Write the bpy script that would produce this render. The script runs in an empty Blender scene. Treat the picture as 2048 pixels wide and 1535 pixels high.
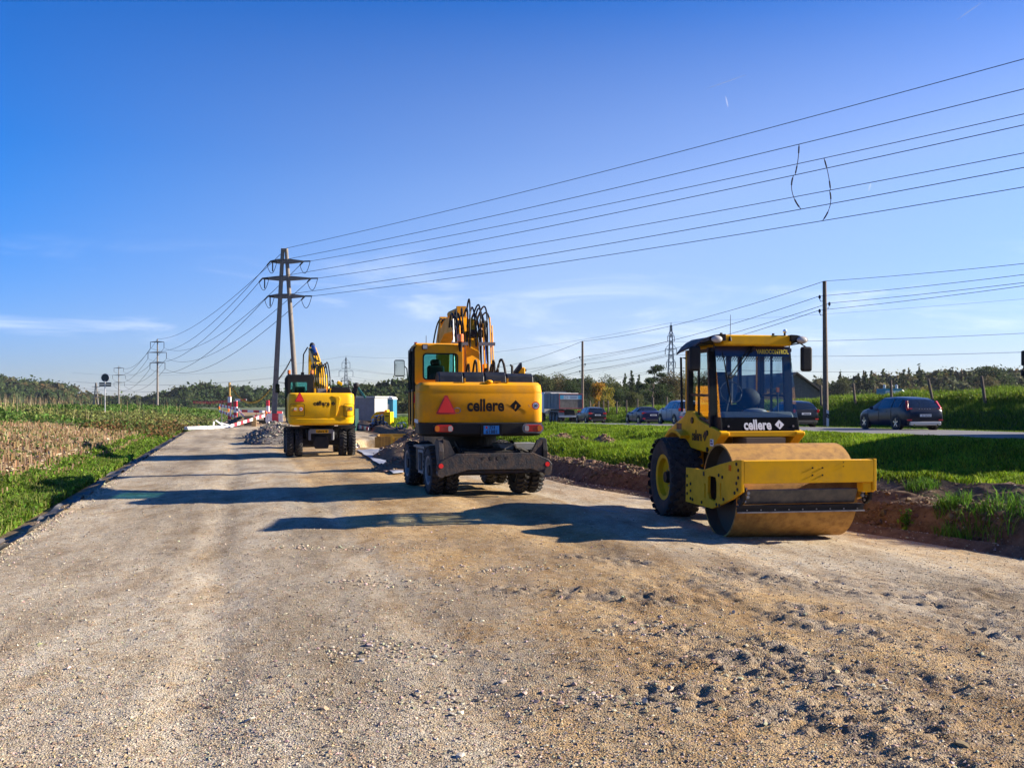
import bpy, bmesh, math, random
import numpy as np
from mathutils import Vector, Matrix, Euler

SC = bpy.context.scene
COL = SC.collection
PI = math.pi
R = math.radians

# ------------------------------------------------------------------ camera
F, CXP, HORIZON, CAM_Z = 2000.0, 1024.0, 800.0, 2.1      # focal length and horizon in photograph pixels
cam_data = bpy.data.cameras.new('camera')
cam_data.sensor_width = 36.0
cam_data.lens = 36.0 * F / 2048.0
cam_data.shift_y = (HORIZON - 767.5) / 2048.0
cam_data.clip_start, cam_data.clip_end = 0.1, 30000.0
cam = bpy.data.objects.new('camera', cam_data)
cam.location = (0, 0, CAM_Z); cam.rotation_euler = (R(90), 0, 0)
COL.objects.link(cam); SC.camera = cam

# ------------------------------------------------------------------ sun and sky
SUN_AZ, SUN_EL = R(83.0), R(23.0)                         # clockwise from +Y, above the horizon
to_sun = Vector((math.sin(SUN_AZ) * math.cos(SUN_EL), math.cos(SUN_AZ) * math.cos(SUN_EL), math.sin(SUN_EL)))
sun_data = bpy.data.lights.new('sun', 'SUN')
sun_data.energy, sun_data.angle, sun_data.color = 5.0, R(0.53), (1.0, 0.89, 0.73)
sun = bpy.data.objects.new('sun', sun_data)
sun.rotation_euler = to_sun.to_track_quat('Z', 'Y').to_euler(); sun.location = to_sun * 60
COL.objects.link(sun)

world = bpy.data.worlds.new('World'); SC.world = world; world.use_nodes = True
wn, wl = world.node_tree.nodes, world.node_tree.links
for n in list(wn): wn.remove(n)
w_out = wn.new('ShaderNodeOutputWorld'); w_bg = wn.new('ShaderNodeBackground')
sky = wn.new('ShaderNodeTexSky'); sky.sky_type = 'NISHITA'; sky.sun_disc = False
sky.sun_elevation, sky.sun_rotation = SUN_EL, SUN_AZ
sky.altitude, sky.air_density, sky.dust_density, sky.ozone_density = 450, 1.0, 0.25, 3.0
# the photographed sky: deep blue away from the sun, paler toward the sun and the horizon
tc = wn.new('ShaderNodeTexCoord'); sep = wn.new('ShaderNodeSeparateXYZ'); wl.new(tc.outputs['Generated'], sep.inputs[0])
def wmath(op, a, b=None, c=None, clamp=False):
    n = wn.new('ShaderNodeMath'); n.operation = op; n.use_clamp = clamp
    for i, v in enumerate((a, b, c)):
        if v is None: continue
        if isinstance(v, (int, float)): n.inputs[i].default_value = v
        else: wl.new(v, n.inputs[i])
    return n.outputs[0]
def wmix(blend, fac, a, b):
    n = wn.new('ShaderNodeMix'); n.data_type = 'RGBA'; n.blend_type = blend
    for k, v in (('Factor', fac), ('A', a), ('B', b)):
        if isinstance(v, (int, float)): n.inputs[k].default_value = v
        elif isinstance(v, tuple): n.inputs[k].default_value = (*v, 1)
        else: wl.new(v, n.inputs[k])
    return n.outputs['Result']
dt = wn.new('ShaderNodeVectorMath'); dt.operation = 'DOT_PRODUCT'; wl.new(tc.outputs['Generated'], dt.inputs[0]); dt.inputs[1].default_value = to_sun
el_ = wmath('MAXIMUM', sep.outputs['Z'], 0.0)
hor = wmath('MAXIMUM', wmath('MULTIPLY_ADD', el_, -4.2 / .4, 4.12), .05)
glow = wmath('MINIMUM', wmath('MULTIPLY', wmath('MAXIMUM', wmath('ADD', dt.outputs['Value'], .30), 0.0), hor), 1.35)
hs = wn.new('ShaderNodeHueSaturation'); hs.inputs['Saturation'].default_value = 1.55; wl.new(sky.outputs[0], hs.inputs['Color'])
tint = wmix('MULTIPLY', 1.0, hs.outputs[0], (.70, .80, 1.24))
fall = wn.new('ShaderNodeMapRange'); fall.interpolation_type = 'SMOOTHSTEP'; fall.inputs['From Max'].default_value = .22; fall.inputs['To Min'].default_value = .74; fall.inputs['To Max'].default_value = 1.0
wl.new(el_, fall.inputs['Value'])
glc = wmix('MULTIPLY', 1.0, (1.60, 1.34, .45), glow)
comb = wn.new('ShaderNodeCombineColor'); [wl.new(fall.outputs[0] if i < 2 else wmath('MULTIPLY_ADD', fall.outputs[0], .35, .65), comb.inputs[i]) for i in range(3)]
blue = wmix('MULTIPLY', 1.0, wmix('ADD', 1.0, tint, glc), comb.outputs[0])
# thin cirrus wisps low in the sky, the same all round
mp = wn.new('ShaderNodeMapping')
mp.inputs['Scale'].default_value = (2.6, 2.6, 15.0); mp.inputs['Rotation'].default_value = (0.10, 0.05, 0.0)
wl.new(tc.outputs['Generated'], mp.inputs['Vector'])
nz = wn.new('ShaderNodeTexNoise'); nz.inputs['Scale'].default_value = 1.9; nz.inputs['Detail'].default_value = 7
nz.inputs['Roughness'].default_value = 0.58; nz.inputs['Distortion'].default_value = 0.55
wl.new(mp.outputs[0], nz.inputs['Vector'])
cr = wn.new('ShaderNodeMapRange'); cr.interpolation_type = 'SMOOTHSTEP'
cr.inputs['From Min'].default_value, cr.inputs['From Max'].default_value = 0.50, 0.80
cr.inputs['To Max'].default_value = 0.48
wl.new(nz.outputs[0], cr.inputs['Value'])
el = wn.new('ShaderNodeMapRange'); el.interpolation_type = 'SMOOTHSTEP'
el.inputs['From Min'].default_value, el.inputs['From Max'].default_value = 0.17, 0.075
wl.new(sep.outputs['Z'], el.inputs['Value'])
ml = wn.new('ShaderNodeMath'); ml.operation = 'MULTIPLY'
wl.new(cr.outputs[0], ml.inputs[0]); wl.new(el.outputs[0], ml.inputs[1])
mx = wn.new('ShaderNodeMix'); mx.data_type = 'RGBA'
wl.new(ml.outputs[0], mx.inputs['Factor']); wl.new(blue, mx.inputs['A'])
mx.inputs['B'].default_value = (8.2, 8.6, 9.6, 1)
wl.new(mx.outputs['Result'], w_bg.inputs['Color'])
w_bg.inputs['Strength'].default_value = 0.053
wl.new(w_bg.outputs[0], w_out.inputs['Surface'])

SC.view_settings.view_transform = 'Standard'; SC.view_settings.look = 'None'
SC.view_settings.gamma = 1.0; SC.view_settings.use_curve_mapping = False
SC.view_settings.exposure = 1.5
SC.cycles.use_denoising = True
SC.cycles.max_bounces = 6; SC.cycles.diffuse_bounces = 3; SC.cycles.glossy_bounces = 3
SC.cycles.transparent_max_bounces = 12; SC.cycles.transmission_bounces = 4

# ------------------------------------------------------------------ helpers
def P(px, py, Y):
    """photograph pixel at a known depth -> world point"""
    return Vector(((px - CXP) / F * Y, Y, CAM_Z + (HORIZON - py) / F * Y))
def GY(py, z=0.0):
    """depth at which a ground point of height z shows on photograph row py"""
    return (CAM_Z - z) * F / (py - HORIZON)

def mat(name, color=(.5, .5, .5), rough=.5, metal=0.0, noise=None, bump=None, coat=0.0, spec=0.5, vcol=None, trans=0.0):
    """noise = (scale, second colour, amount, coords) mottling, bump = (scale, strength), vcol = attribute that multiplies"""
    m = bpy.data.materials.new(name); m.use_nodes = True
    nt = m.node_tree; b = nt.nodes['Principled BSDF']
    b.inputs['Roughness'].default_value = rough; b.inputs['Metallic'].default_value = metal
    b.inputs['Coat Weight'].default_value = coat; b.inputs['Coat Roughness'].default_value = 0.08
    b.inputs['Specular IOR Level'].default_value = spec
    col = None
    tcn = nt.nodes.new('ShaderNodeTexCoord')
    c4 = (*color, 1)
    b.inputs['Base Color'].default_value = c4
    if noise:
        n = nt.nodes.new('ShaderNodeTexNoise'); n.inputs['Scale'].default_value = noise[0]
        n.inputs['Detail'].default_value = 6; n.inputs['Roughness'].default_value = .65
        nt.links.new(tcn.outputs['Object'], n.inputs['Vector'])
        r = nt.nodes.new('ShaderNodeMapRange'); r.inputs['From Min'].default_value = .42; r.inputs['From Max'].default_value = .68
        r.inputs['To Max'].default_value = noise[2]
        nt.links.new(n.outputs[0], r.inputs['Value'])
        x = nt.nodes.new('ShaderNodeMix'); x.data_type = 'RGBA'
        x.inputs['A'].default_value = c4; x.inputs['B'].default_value = (*noise[1], 1)
        nt.links.new(r.outputs[0], x.inputs['Factor']); col = x.outputs['Result']
        rr = nt.nodes.new('ShaderNodeMapRange'); rr.inputs['To Min'].default_value = rough; rr.inputs['To Max'].default_value = min(1, rough + .3)
        nt.links.new(r.outputs[0], rr.inputs['Value']); nt.links.new(rr.outputs[0], b.inputs['Roughness'])
    if vcol:
        a = nt.nodes.new('ShaderNodeAttribute'); a.attribute_name = vcol
        if col is None: nt.links.new(a.outputs['Color'], b.inputs['Base Color'])
        else:
            x2 = nt.nodes.new('ShaderNodeMix'); x2.data_type = 'RGBA'; x2.blend_type = 'MULTIPLY'; x2.inputs['Factor'].default_value = 1
            nt.links.new(col, x2.inputs['A']); nt.links.new(a.outputs['Color'], x2.inputs['B']); col = x2.outputs['Result']
    if col is not None: nt.links.new(col, b.inputs['Base Color'])
    if bump:
        n2 = nt.nodes.new('ShaderNodeTexNoise'); n2.inputs['Scale'].default_value = bump[0]; n2.inputs['Detail'].default_value = 5
        nt.links.new(tcn.outputs['Object'], n2.inputs['Vector'])
        bp = nt.nodes.new('ShaderNodeBump'); bp.inputs['Strength'].default_value = bump[1]; bp.inputs['Distance'].default_value = .02
        nt.links.new(n2.outputs[0], bp.inputs['Height']); nt.links.new(bp.outputs[0], b.inputs['Normal'])
    if trans:
        t = nt.nodes.new('ShaderNodeBsdfTranslucent'); mxs = nt.nodes.new('ShaderNodeMixShader'); mxs.inputs[0].default_value = trans
        if vcol: nt.links.new(a.outputs['Color'], t.inputs['Color'])
        else: t.inputs['Color'].default_value = c4
        nt.links.new(b.outputs[0], mxs.inputs[1]); nt.links.new(t.outputs[0], mxs.inputs[2])
        nt.links.new(mxs.outputs[0], nt.nodes['Material Output'].inputs['Surface'])
    return m

def glass(name, tint, refl=0.12):
    m = bpy.data.materials.new(name); m.use_nodes = True; nt = m.node_tree
    for n in list(nt.nodes): nt.nodes.remove(n)
    o = nt.nodes.new('ShaderNodeOutputMaterial'); t = nt.nodes.new('ShaderNodeBsdfTransparent'); g = nt.nodes.new('ShaderNodeBsdfGlossy')
    t.inputs['Color'].default_value = (*tint, 1); g.inputs['Roughness'].default_value = .03
    fr = nt.nodes.new('ShaderNodeLayerWeight'); fr.inputs['Blend'].default_value = .5
    pw = nt.nodes.new('ShaderNodeMath'); pw.operation = 'POWER'; pw.inputs[1].default_value = 4.5; nt.links.new(fr.outputs['Facing'], pw.inputs[0])
    ad = nt.nodes.new('ShaderNodeMath'); ad.operation = 'ADD'; ad.inputs[1].default_value = refl; ad.use_clamp = True
    nt.links.new(pw.outputs[0], ad.inputs[0])
    x = nt.nodes.new('ShaderNodeMixShader')
    nt.links.new(ad.outputs[0], x.inputs[0]); nt.links.new(t.outputs[0], x.inputs[1]); nt.links.new(g.outputs[0], x.inputs[2])
    nt.links.new(x.outputs[0], o.inputs['Surface'])
    return m

def emit(name, color, strength):
    m = mat(name, color, .3)
    b = m.node_tree.nodes['Principled BSDF']; b.inputs['Emission Color'].default_value = (*color, 1); b.inputs['Emission Strength'].default_value = strength
    return m

def tag(o, label=None, cat=None, group=None, kind=None):
    if label: o['label'] = label
    if cat: o['category'] = cat
    if group: o['group'] = group
    if kind: o['kind'] = kind
    return o
def thing(name, label, cat, loc=(0, 0, 0), rz=0.0, group=None, rot=None):
    o = bpy.data.objects.new(name, None); COL.objects.link(o)
    o.empty_display_size = .2
    o.location = loc; o.rotation_euler = rot if rot else (0, 0, rz)
    return tag(o, label, cat, group)
def copy_tree(o, parent=None):
    c = o.copy(); COL.objects.link(c)
    if parent: c.parent = parent
    for ch in o.children: copy_tree(ch, c)
    return c

class MB:
    """collects shapes; build() links them as ONE mesh object"""
    def __init__(s): s.v = []; s.f = []; s.sm = []
    def add(s, vs, fs, smooth=False):
        o = len(s.v); s.v += [tuple(v) for v in vs]
        s.f += [tuple(i + o for i in f) for f in fs]; s.sm += [smooth] * len(fs); return s
    def box(s, x0, x1, y0, y1, z0, z1):
        v = [(x0, y0, z0), (x1, y0, z0), (x1, y1, z0), (x0, y1, z0), (x0, y0, z1), (x1, y0, z1), (x1, y1, z1), (x0, y1, z1)]
        return s.add(v, [(0, 3, 2, 1), (4, 5, 6, 7), (0, 1, 5, 4), (1, 2, 6, 5), (2, 3, 7, 6), (3, 0, 4, 7)])
    def obox(s, c, size, rot=(0, 0, 0)):
        m = Euler(rot).to_matrix(); c = Vector(c); h = Vector(size) / 2
        v = [c + m @ Vector((sx * h.x, sy * h.y, sz * h.z)) for sz in (-1, 1) for sx, sy in ((-1, -1), (1, -1), (1, 1), (-1, 1))]
        return s.add(v, [(0, 3, 2, 1), (4, 5, 6, 7), (0, 1, 5, 4), (1, 2, 6, 5), (2, 3, 7, 6), (3, 0, 4, 7)])
    def bar(s, a, b, w, h=None, up=(0, 0, 1)):
        """rectangular bar between two points"""
        a, b = Vector(a), Vector(b); h = h or w; d = (b - a).normalized(); u = Vector(up)
        if abs(d.dot(u)) > .98: u = Vector((1, 0, 0))
        r = d.cross(u).normalized(); u = r.cross(d)
        v = [p + r * sx * w / 2 + u * sz * h / 2 for p in (a, b) for sx, sz in ((-1, -1), (1, -1), (1, 1), (-1, 1))]
        return s.add(v, [(0, 3, 2, 1), (4, 5, 6, 7), (0, 1, 5, 4), (1, 2, 6, 5), (2, 3, 7, 6), (3, 0, 4, 7)])
    def prism(s, pts, axis, a0, a1):
        """polygon extruded along an axis; x: (y,z) y: (x,z) z: (x,y)"""
        def q(p, a): return {'x': (a, p[0], p[1]), 'y': (p[0], a, p[1]), 'z': (p[0], p[1], a)}[axis]
        n = len(pts); v = [q(p, a0) for p in pts] + [q(p, a1) for p in pts]
        f = [tuple(range(n)), tuple(range(2 * n - 1, n - 1, -1))] + [(i, (i + 1) % n, n + (i + 1) % n, n + i) for i in range(n)]
        return s.add(v, f)
    def cyl(s, a, b, r0, r1=None, n=14, caps=True, smooth=True):
        a, b = Vector(a), Vector(b); r1 = r0 if r1 is None else r1; d = (b - a).normalized()
        u = Vector((0, 0, 1)) if abs(d.z) < .95 else Vector((1, 0, 0))
        x = d.cross(u).normalized(); y = d.cross(x)
        v = [p + (x * math.cos(2 * PI * i / n) + y * math.sin(2 * PI * i / n)) * r for p, r in ((a, r0), (b, r1)) for i in range(n)]
        s.add(v, [(i, (i + 1) % n, n + (i + 1) % n, n + i) for i in range(n)], smooth)
        if caps:
            s.add(v[:n], [tuple(range(n))]); s.add(v[n:], [tuple(range(n))])
        return s
    def tube(s, pts, r, n=6, smooth=True):
        pts = [Vector(p) for p in pts]; k = len(pts); v = []
        for i, p in enumerate(pts):
            d = (pts[min(i + 1, k - 1)] - pts[max(i - 1, 0)]).normalized()
            u = Vector((0, 0, 1)) if abs(d.z) < .93 else Vector((1, 0, 0))
            x = d.cross(u).normalized(); y = d.cross(x)
            rr = r[i] if isinstance(r, (list, tuple)) else r
            v += [p + (x * math.cos(2 * PI * j / n) + y * math.sin(2 * PI * j / n)) * rr for j in range(n)]
        f = [(i * n + j, i * n + (j + 1) % n, (i + 1) * n + (j + 1) % n, (i + 1) * n + j) for i in range(k - 1) for j in range(n)]
        f += [tuple(range(n)), tuple(range((k - 1) * n, k * n))]
        return s.add(v, f, smooth)
    def lathe(s, prof, c, axis='x', n=32, smooth=True, closed=False):
        """profile (a, r): a along the axis"""
        c = Vector(c); v = []
        for a, r in prof:
            for i in range(n):
                t = 2 * PI * i / n; p, q = r * math.cos(t), r * math.sin(t)
                v.append(c + Vector({'x': (a, p, q), 'y': (p, a, q), 'z': (p, q, a)}[axis]))
        k = len(prof); f = []
        for i in range(k if closed else k - 1):
            j = (i + 1) % k
            f += [(i * n + m, i * n + (m + 1) % n, j * n + (m + 1) % n, j * n + m) for m in range(n)]
        return s.add(v, f, smooth)
    def build(s, name, material, parent=None, bevel=0.0, seg=2, loc=None, rot=None, recalc=True, sharp=None):
        me = bpy.data.meshes.new(name); me.from_pydata(s.v, [], s.f)
        me.polygons.foreach_set('use_smooth', s.sm)
        if recalc:
            bm = bmesh.new(); bm.from_mesh(me); bmesh.ops.remove_doubles(bm, verts=bm.verts, dist=1e-5) if sharp is None else None
            bmesh.ops.recalc_face_normals(bm, faces=bm.faces); bm.to_mesh(me); bm.free()
        if any(s.sm):
            try: me.set_sharp_from_angle(angle=R(38))
            except Exception: pass
        me.materials.append(material)
        o = bpy.data.objects.new(name, me); COL.objects.link(o)
        if parent: o.parent = parent
        if loc is not None: o.location = loc
        if rot is not None: o.rotation_euler = rot
        if bevel:
            b = o.modifiers.new('Bevel', 'BEVEL'); b.width = bevel; b.segments = seg; b.limit_method = 'ANGLE'; b.angle_limit = R(32); b.harden_normals = True
        return o

def np_mesh(name, verts, faces, material, parent=None, color=None, smooth=False, nsides=3):
    """big numpy mesh; faces (n, nsides); color per vertex (n,3)"""
    me = bpy.data.meshes.new(name); verts = np.asarray(verts, np.float32); faces = np.asarray(faces, np.int32)
    me.vertices.add(len(verts)); me.vertices.foreach_set('co', verts.ravel())
    me.loops.add(faces.size); me.loops.foreach_set('vertex_index', faces.ravel())
    me.polygons.add(len(faces)); me.polygons.foreach_set('loop_start', np.arange(0, faces.size, nsides, dtype=np.int32))
    me.polygons.foreach_set('use_smooth', np.full(len(faces), smooth))
    me.update(calc_edges=True)
    if color is not None:
        a = me.color_attributes.new('Col', 'FLOAT_COLOR', 'POINT'); c = np.ones((len(verts), 4), np.float32); c[:, :3] = color
        a.data.foreach_set('color', c.ravel())
    me.materials.append(material)
    o = bpy.data.objects.new(name, me); COL.objects.link(o)
    if parent: o.parent = parent
    return o

_txt = {}
def text_mesh(body, bold):
    if (body, bold) not in _txt:
        cu = bpy.data.curves.new('t', 'FONT'); cu.body = body; cu.size = 1; cu.offset = bold; cu.extrude = .02; cu.resolution_u = 3
        t = bpy.data.objects.new('t', cu); COL.objects.link(t); bpy.context.view_layer.update()
        _txt[body, bold] = bpy.data.meshes.new_from_object(t.evaluated_get(bpy.context.evaluated_depsgraph_get()))
        bpy.data.objects.remove(t); bpy.data.curves.remove(cu)
    return _txt[body, bold].copy()
for _b, _o in (('cellere', .03), ('VARIOCONTROL', .025), ('30', .02), ('ZH', .01), ('61881', .01), ('ZH 568 667', .005)): text_mesh(_b, _o)   # while the scene is still empty
def lettering(body, width, height, material, parent, loc, rot, bold=0.02, name='lettering', depth=.003, spacing=1.0):
    """flat raised letters fitted to width x height, centred on loc"""
    me = text_mesh(body, bold)
    n = len(me.vertices); co = np.empty(n * 3, np.float32); me.vertices.foreach_get('co', co); co = co.reshape(-1, 3)
    lo, hi = co.min(0), co.max(0); co = (co - (lo + hi) / 2) / (hi - lo) * np.array([width, height, depth])
    me.vertices.foreach_set('co', co.astype(np.float32).ravel()); me.materials.clear(); me.materials.append(material); me.name = name
    o = bpy.data.objects.new(name, me); COL.objects.link(o); o.parent = parent; o.location = loc; o.rotation_euler = rot
    return o

# value noise for terrain and scatter
def _hash(ix, iy, seed):
    h = (ix.astype(np.int64) * 374761393 + iy.astype(np.int64) * 668265263 + seed * 974711) & 0x7fffffff
    h = ((h ^ (h >> 13)) * 1274126177) & 0x7fffffff
    return ((h ^ (h >> 16)) & 0xffff) / 65535.0
def vnoise(x, y, s=1.0, seed=0):
    x = np.asarray(x, float) * s; y = np.asarray(y, float) * s
    ix, iy = np.floor(x), np.floor(y); fx, fy = x - ix, y - iy
    fx = fx * fx * (3 - 2 * fx); fy = fy * fy * (3 - 2 * fy)
    a, b, c, d = _hash(ix, iy, seed), _hash(ix + 1, iy, seed), _hash(ix, iy + 1, seed), _hash(ix + 1, iy + 1, seed)
    return (a * (1 - fx) + b * fx) * (1 - fy) + (c * (1 - fx) + d * fx) * fy - .5
def fbm(x, y, s=1.0, oct=4, seed=0, gain=.5):
    t, a = 0, 1.0
    for i in range(oct): t = t + a * vnoise(x + 17.3 * i, y - 9.1 * i, s * 2 ** i, seed + i); a *= gain
    return t
def sstep(a, b, x):
    t = np.clip((np.asarray(x, float) - a) / (b - a), 0, 1); return t * t * (3 - 2 * t)
RNG = np.random.default_rng(7)
# ------------------------------------------------------------------ the lie of the land
def edgeL(y):
    y = np.asarray(y, float); return np.where(y < 70, -7.4 - (y - 14.5) * .2757, -22.7 - (y - 70) * .15)
def edgeR(y):
    y = np.asarray(y, float); return np.where(y < 26, 7.5 - (y - 14.5) * .53, 1.405 - (y - 26) * .27)
def edgeM(y): return 21.66 - .2125 * np.asarray(y, float)               # near edge of the main road
def roadZ(y): return np.interp(y, [-30, 0, 30, 45, 75, 100, 160], [1.2, 1.1, .93, .77, .33, -.17, -1.4])
ROAD_W = 7.2
ROAD_RZ = math.atan(.2125)                                              # heading of the main road
def gravelZ(x, y):
    c = np.asarray(x, float) + .27 * (np.asarray(y, float) - 16)
    return .05 - .044 * np.clip(c - 1, 0, 9) - .015 * np.clip(-c, 0, 20)
def pitZ(x, y):
    u = (x - (-5.95 - .10 * (y - 48))); return -.75 * sstep(43.5, 46.5, y) * sstep(54.5, 53.5, y) * sstep(1.7, 1.2, np.abs(u))
def rough_mask(x, y):
    m = sstep(-.3, 1.5, x - .10 * (y - 7)) * sstep(14.2, 11.5, y + .25 * (x - 3)) * sstep(3.0, 4.5, y)
    return m * (.25 + .75 * sstep(-.28, .18, fbm(x, y, .55, 3, 5)))
def px_ground(pts): return [((px - CXP) / F * GY(py, -.02), GY(py, -.02)) for px, py in pts]
TRACKS = [px_ground(t) for t in (((1130, 1118), (1420, 1152), (1750, 1188), (2120, 1215)), ((980, 1185), (1250, 1205), (1500, 1232), (1800, 1290), (2150, 1335)), ((1180, 1250), (1420, 1290), (1620, 1345), (1850, 1440), (2000, 1560)),
    ((1380, 1330), (1650, 1362), (1900, 1385), (2150, 1400)), ((1250, 1400), (1480, 1420), (1700, 1480), (1850, 1570)), ((1560, 1225), (1800, 1240), (2120, 1290)))]
def tracks(x, y):
    """lug prints pressed by turning tyres: ridge height and how much a point lies on a track"""
    x, y = np.asarray(x, float), np.asarray(y, float); h = np.zeros_like(x); on = np.zeros_like(x); sel = (y > 4.5) & (y < 14.5) & (x > -1.5)
    if not sel.any(): return h, on
    X, Y = x[sel], y[sel]; H = np.zeros_like(X); O = np.zeros_like(X)
    for k, tr in enumerate(TRACKS):
        s0 = 0.0
        for (ax, ay), (bx_, by_) in zip(tr[:-1], tr[1:]):
            L = math.hypot(bx_ - ax, by_ - ay); ux, uy = (bx_ - ax) / L, (by_ - ay) / L; t = (X - ax) * ux + (Y - ay) * uy; d = (X - ax) * -uy + (Y - ay) * ux
            w = sstep(.34, .20, np.abs(d + .06 * vnoise(X, Y, 2.5, 70 + k))) * sstep(-.10, .05, t) * sstep(L + .10, L - .05, t)
            q = .5 + .5 * np.sin(2 * PI * ((s0 + t) / .20 + 1.1 * np.abs(d)) + 1.5 * vnoise(X, Y, 3, 80 + k)); q = sstep(.25, .85, q)
            m = sstep(-.30, .15, fbm(X, Y, 1.4, 3, 90 + k)); w = w * m
            H = np.where(w > O, w * (.020 * q * (.6 + 1.3 * vnoise(X, Y, 7, 95)) + .030 * np.clip(fbm(X * 3 + Y, Y * 8, 1.0, 3, 96), -.1, 1) - .006), H); O = np.maximum(O, w); s0 += L
    h[sel] = H; on[sel] = O; return h, on
def gravel_detail(x, y):
    rm = rough_mask(x, y)
    near = sstep(40, 18, y); th, on = tracks(x, y)
    h = .030 * fbm(x, y, .5, 2, 11) + .016 * fbm(x, y, 2.2, 3, 12) + th
    h = h + rm * (.035 * np.abs(fbm(x * .8 + .25 * y, y, 3.6, 3, 21)) + .075 * np.clip(fbm(x * 2.4 + .6 * y, y * 6.5, 1.0, 3, 22) - .04, 0, 1))
    h = h + near * (.006 + .010 * rm + .018 * on) * fbm(x, y, 13, 3, 31) * 1.6
    h = h + .045 * np.clip(fbm(x, y, 1.3, 4, 41) - .34, 0, 1) * near           # scattered clods
    # wheel ruts along the road
    c = x + .27 * (y - 16)
    h = h + pitZ(x, y)
    for c0 in (-4.6, -2.6, .6, 2.7): h = h - .030 * np.exp(-((c - c0 - .25 * vnoise(y, y * 0, .2, 3)) / .30) ** 2)
    return h
FD = [0, .25, .85, 1.4, 2.2, 4, 8, 13, 30, 80, 600]
FZ = [-.06, -.10, -.30, -.24, .05, .22, .55, .9, 1.2, 1.3, 1.3]
def fieldZ(x, y):
    d = (edgeL(y) - x) * .96
    return np.interp(d, FD, FZ) + gravelZ(edgeL(y), y) * np.clip(1 - d / .7, 0, 1) + .05 * fbm(x, y, .35, 3, 51) * sstep(.5, 3, d)
SS = [0, .3, .65, 1.0, 1.5, 2.2, 3.2, 4.2, 5.2, 6.6, 8.5]
SZ = [-.18, -.07, -.16, .26, .36, -.26, -.28, .16, .36, .0, -.12]
def bankZ(x, y):
    s = x - edgeR(y); w = edgeM(y) - edgeR(y); zr = roadZ(y)
    base = np.interp(s, SS, SZ)
    k = sstep(0, 1, np.clip((s - (w - 5.2)) / 2.8, 0, 1)) * .88 + .12 * sstep(2.6, .6, w - s)  # shoulder, then a steep grass slope
    z = base * (1 - k) + (zr - .02 - .20 * sstep(.2, 2.4, w - s)) * k
    lump = sstep(.8, 1.6, s) * sstep(7.5, 5.5, s)
    z = z + lump * (.16 * fbm(x, y, .7, 3, 61) + .11 * np.abs(fbm(x, y, 3.5, 4, 62))) + (1 - lump) * .04 * fbm(x, y, .6, 2, 63) * sstep(.2, 1.5, s) * sstep(0, 2, edgeM(y) - x)
    un = sstep(5.5, 7.5, s) * sstep(1.2, 3.5, edgeM(y) - x); z = z + un * (.48 * fbm(s * 1.0, y * .22, .42, 3, 64) + .16 * fbm(x, y, .9, 3, 65))
    g = gravelZ(edgeR(y), y)
    return np.where(s < .02, g, np.where(s < .65, z + (g + .18) * (1 - s / .65), z))
def farbankZ(x, y):
    d = (x - edgeM(y) - ROAD_W) * .98
    z = np.interp(d, [0, 1.2, 1.7, 3.0, 5.0, 7.0, 14, 60, 700], [-.03, -.03, .12, .85, 1.42, 1.55, 1.5, .6, .3]) * np.interp(y, [60, 95], [1, .74])
    return roadZ(np.minimum(y, 150)) + z + (.26 * fbm(x, y, .35, 3, 71) + .12 * fbm(x, y, 1.1, 2, 72)) * sstep(1.4, 3, d)
def groundZ(x, y):
    x, y = np.asarray(x, float), np.asarray(y, float)
    return np.where(x < edgeL(y), fieldZ(x, y), np.where(x < edgeR(y), gravelZ(x, y) + gravel_detail(x, y), np.where(x < edgeM(y), bankZ(x, y),
           np.where(x < edgeM(y) + ROAD_W, roadZ(y), farbankZ(x, y)))))
def gz(x, y): return float(groundZ(np.array([x]), np.array([y]))[0])

def strip(name, xa, xb, ts, ys, zfun, material, color=None, label=None):
    ys = np.asarray(ys); ts = np.asarray(ts)
    Yg, T = np.meshgrid(ys, ts, indexing='ij'); X = xa(Yg) * (1 - T) + xb(Yg) * T
    Z = zfun(X, Yg); v = np.stack([X, Yg, Z], -1).reshape(-1, 3)
    n, m = len(ys), len(ts); i = np.arange(n - 1)[:, None] * m + np.arange(m - 1)[None, :]
    f = np.stack([i, i + 1, i + 1 + m, i + m], -1).reshape(-1, 4)
    c = color(X, Yg).reshape(-1, 3) if color else None
    o = np_mesh(name, v, f, material, color=c, smooth=True, nsides=4)
    o['kind'] = 'structure'
    return o

def ground_mat(name, nodesfun):
    m = bpy.data.materials.new(name); m.use_nodes = True; nt = m.node_tree; b = nt.nodes['Principled BSDF']
    b.inputs['Roughness'].default_value = .95; b.inputs['Specular IOR Level'].default_value = .15
    nodesfun(nt, b); return m
def N(nt, t, **kw):
    n = nt.nodes.new(t)
    for k, v in kw.items(): setattr(n, k, v)
    return n
def mixc(nt, fac, a, b, blend='MIX'):
    x = N(nt, 'ShaderNodeMix', data_type='RGBA', blend_type=blend)
    for sock, val in (('Factor', fac), ('A', a), ('B', b)):
        if hasattr(val, 'is_linked') or hasattr(val, 'links'): nt.links.new(val, x.inputs[sock])
        else: x.inputs[sock].default_value = val if sock == 'Factor' else (*val, 1)
    return x.outputs['Result']
def noise_n(nt, vec, scale, detail=5, rough=.6, lo=.35, hi=.65):
    n = N(nt, 'ShaderNodeTexNoise'); n.inputs['Scale'].default_value = scale; n.inputs['Detail'].default_value = detail; n.inputs['Roughness'].default_value = rough
    nt.links.new(vec, n.inputs['Vector'])
    r = N(nt, 'ShaderNodeMapRange'); r.inputs['From Min'].default_value = lo; r.inputs['From Max'].default_value = hi
    nt.links.new(n.outputs[0], r.inputs['Value']); return r.outputs[0]

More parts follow.
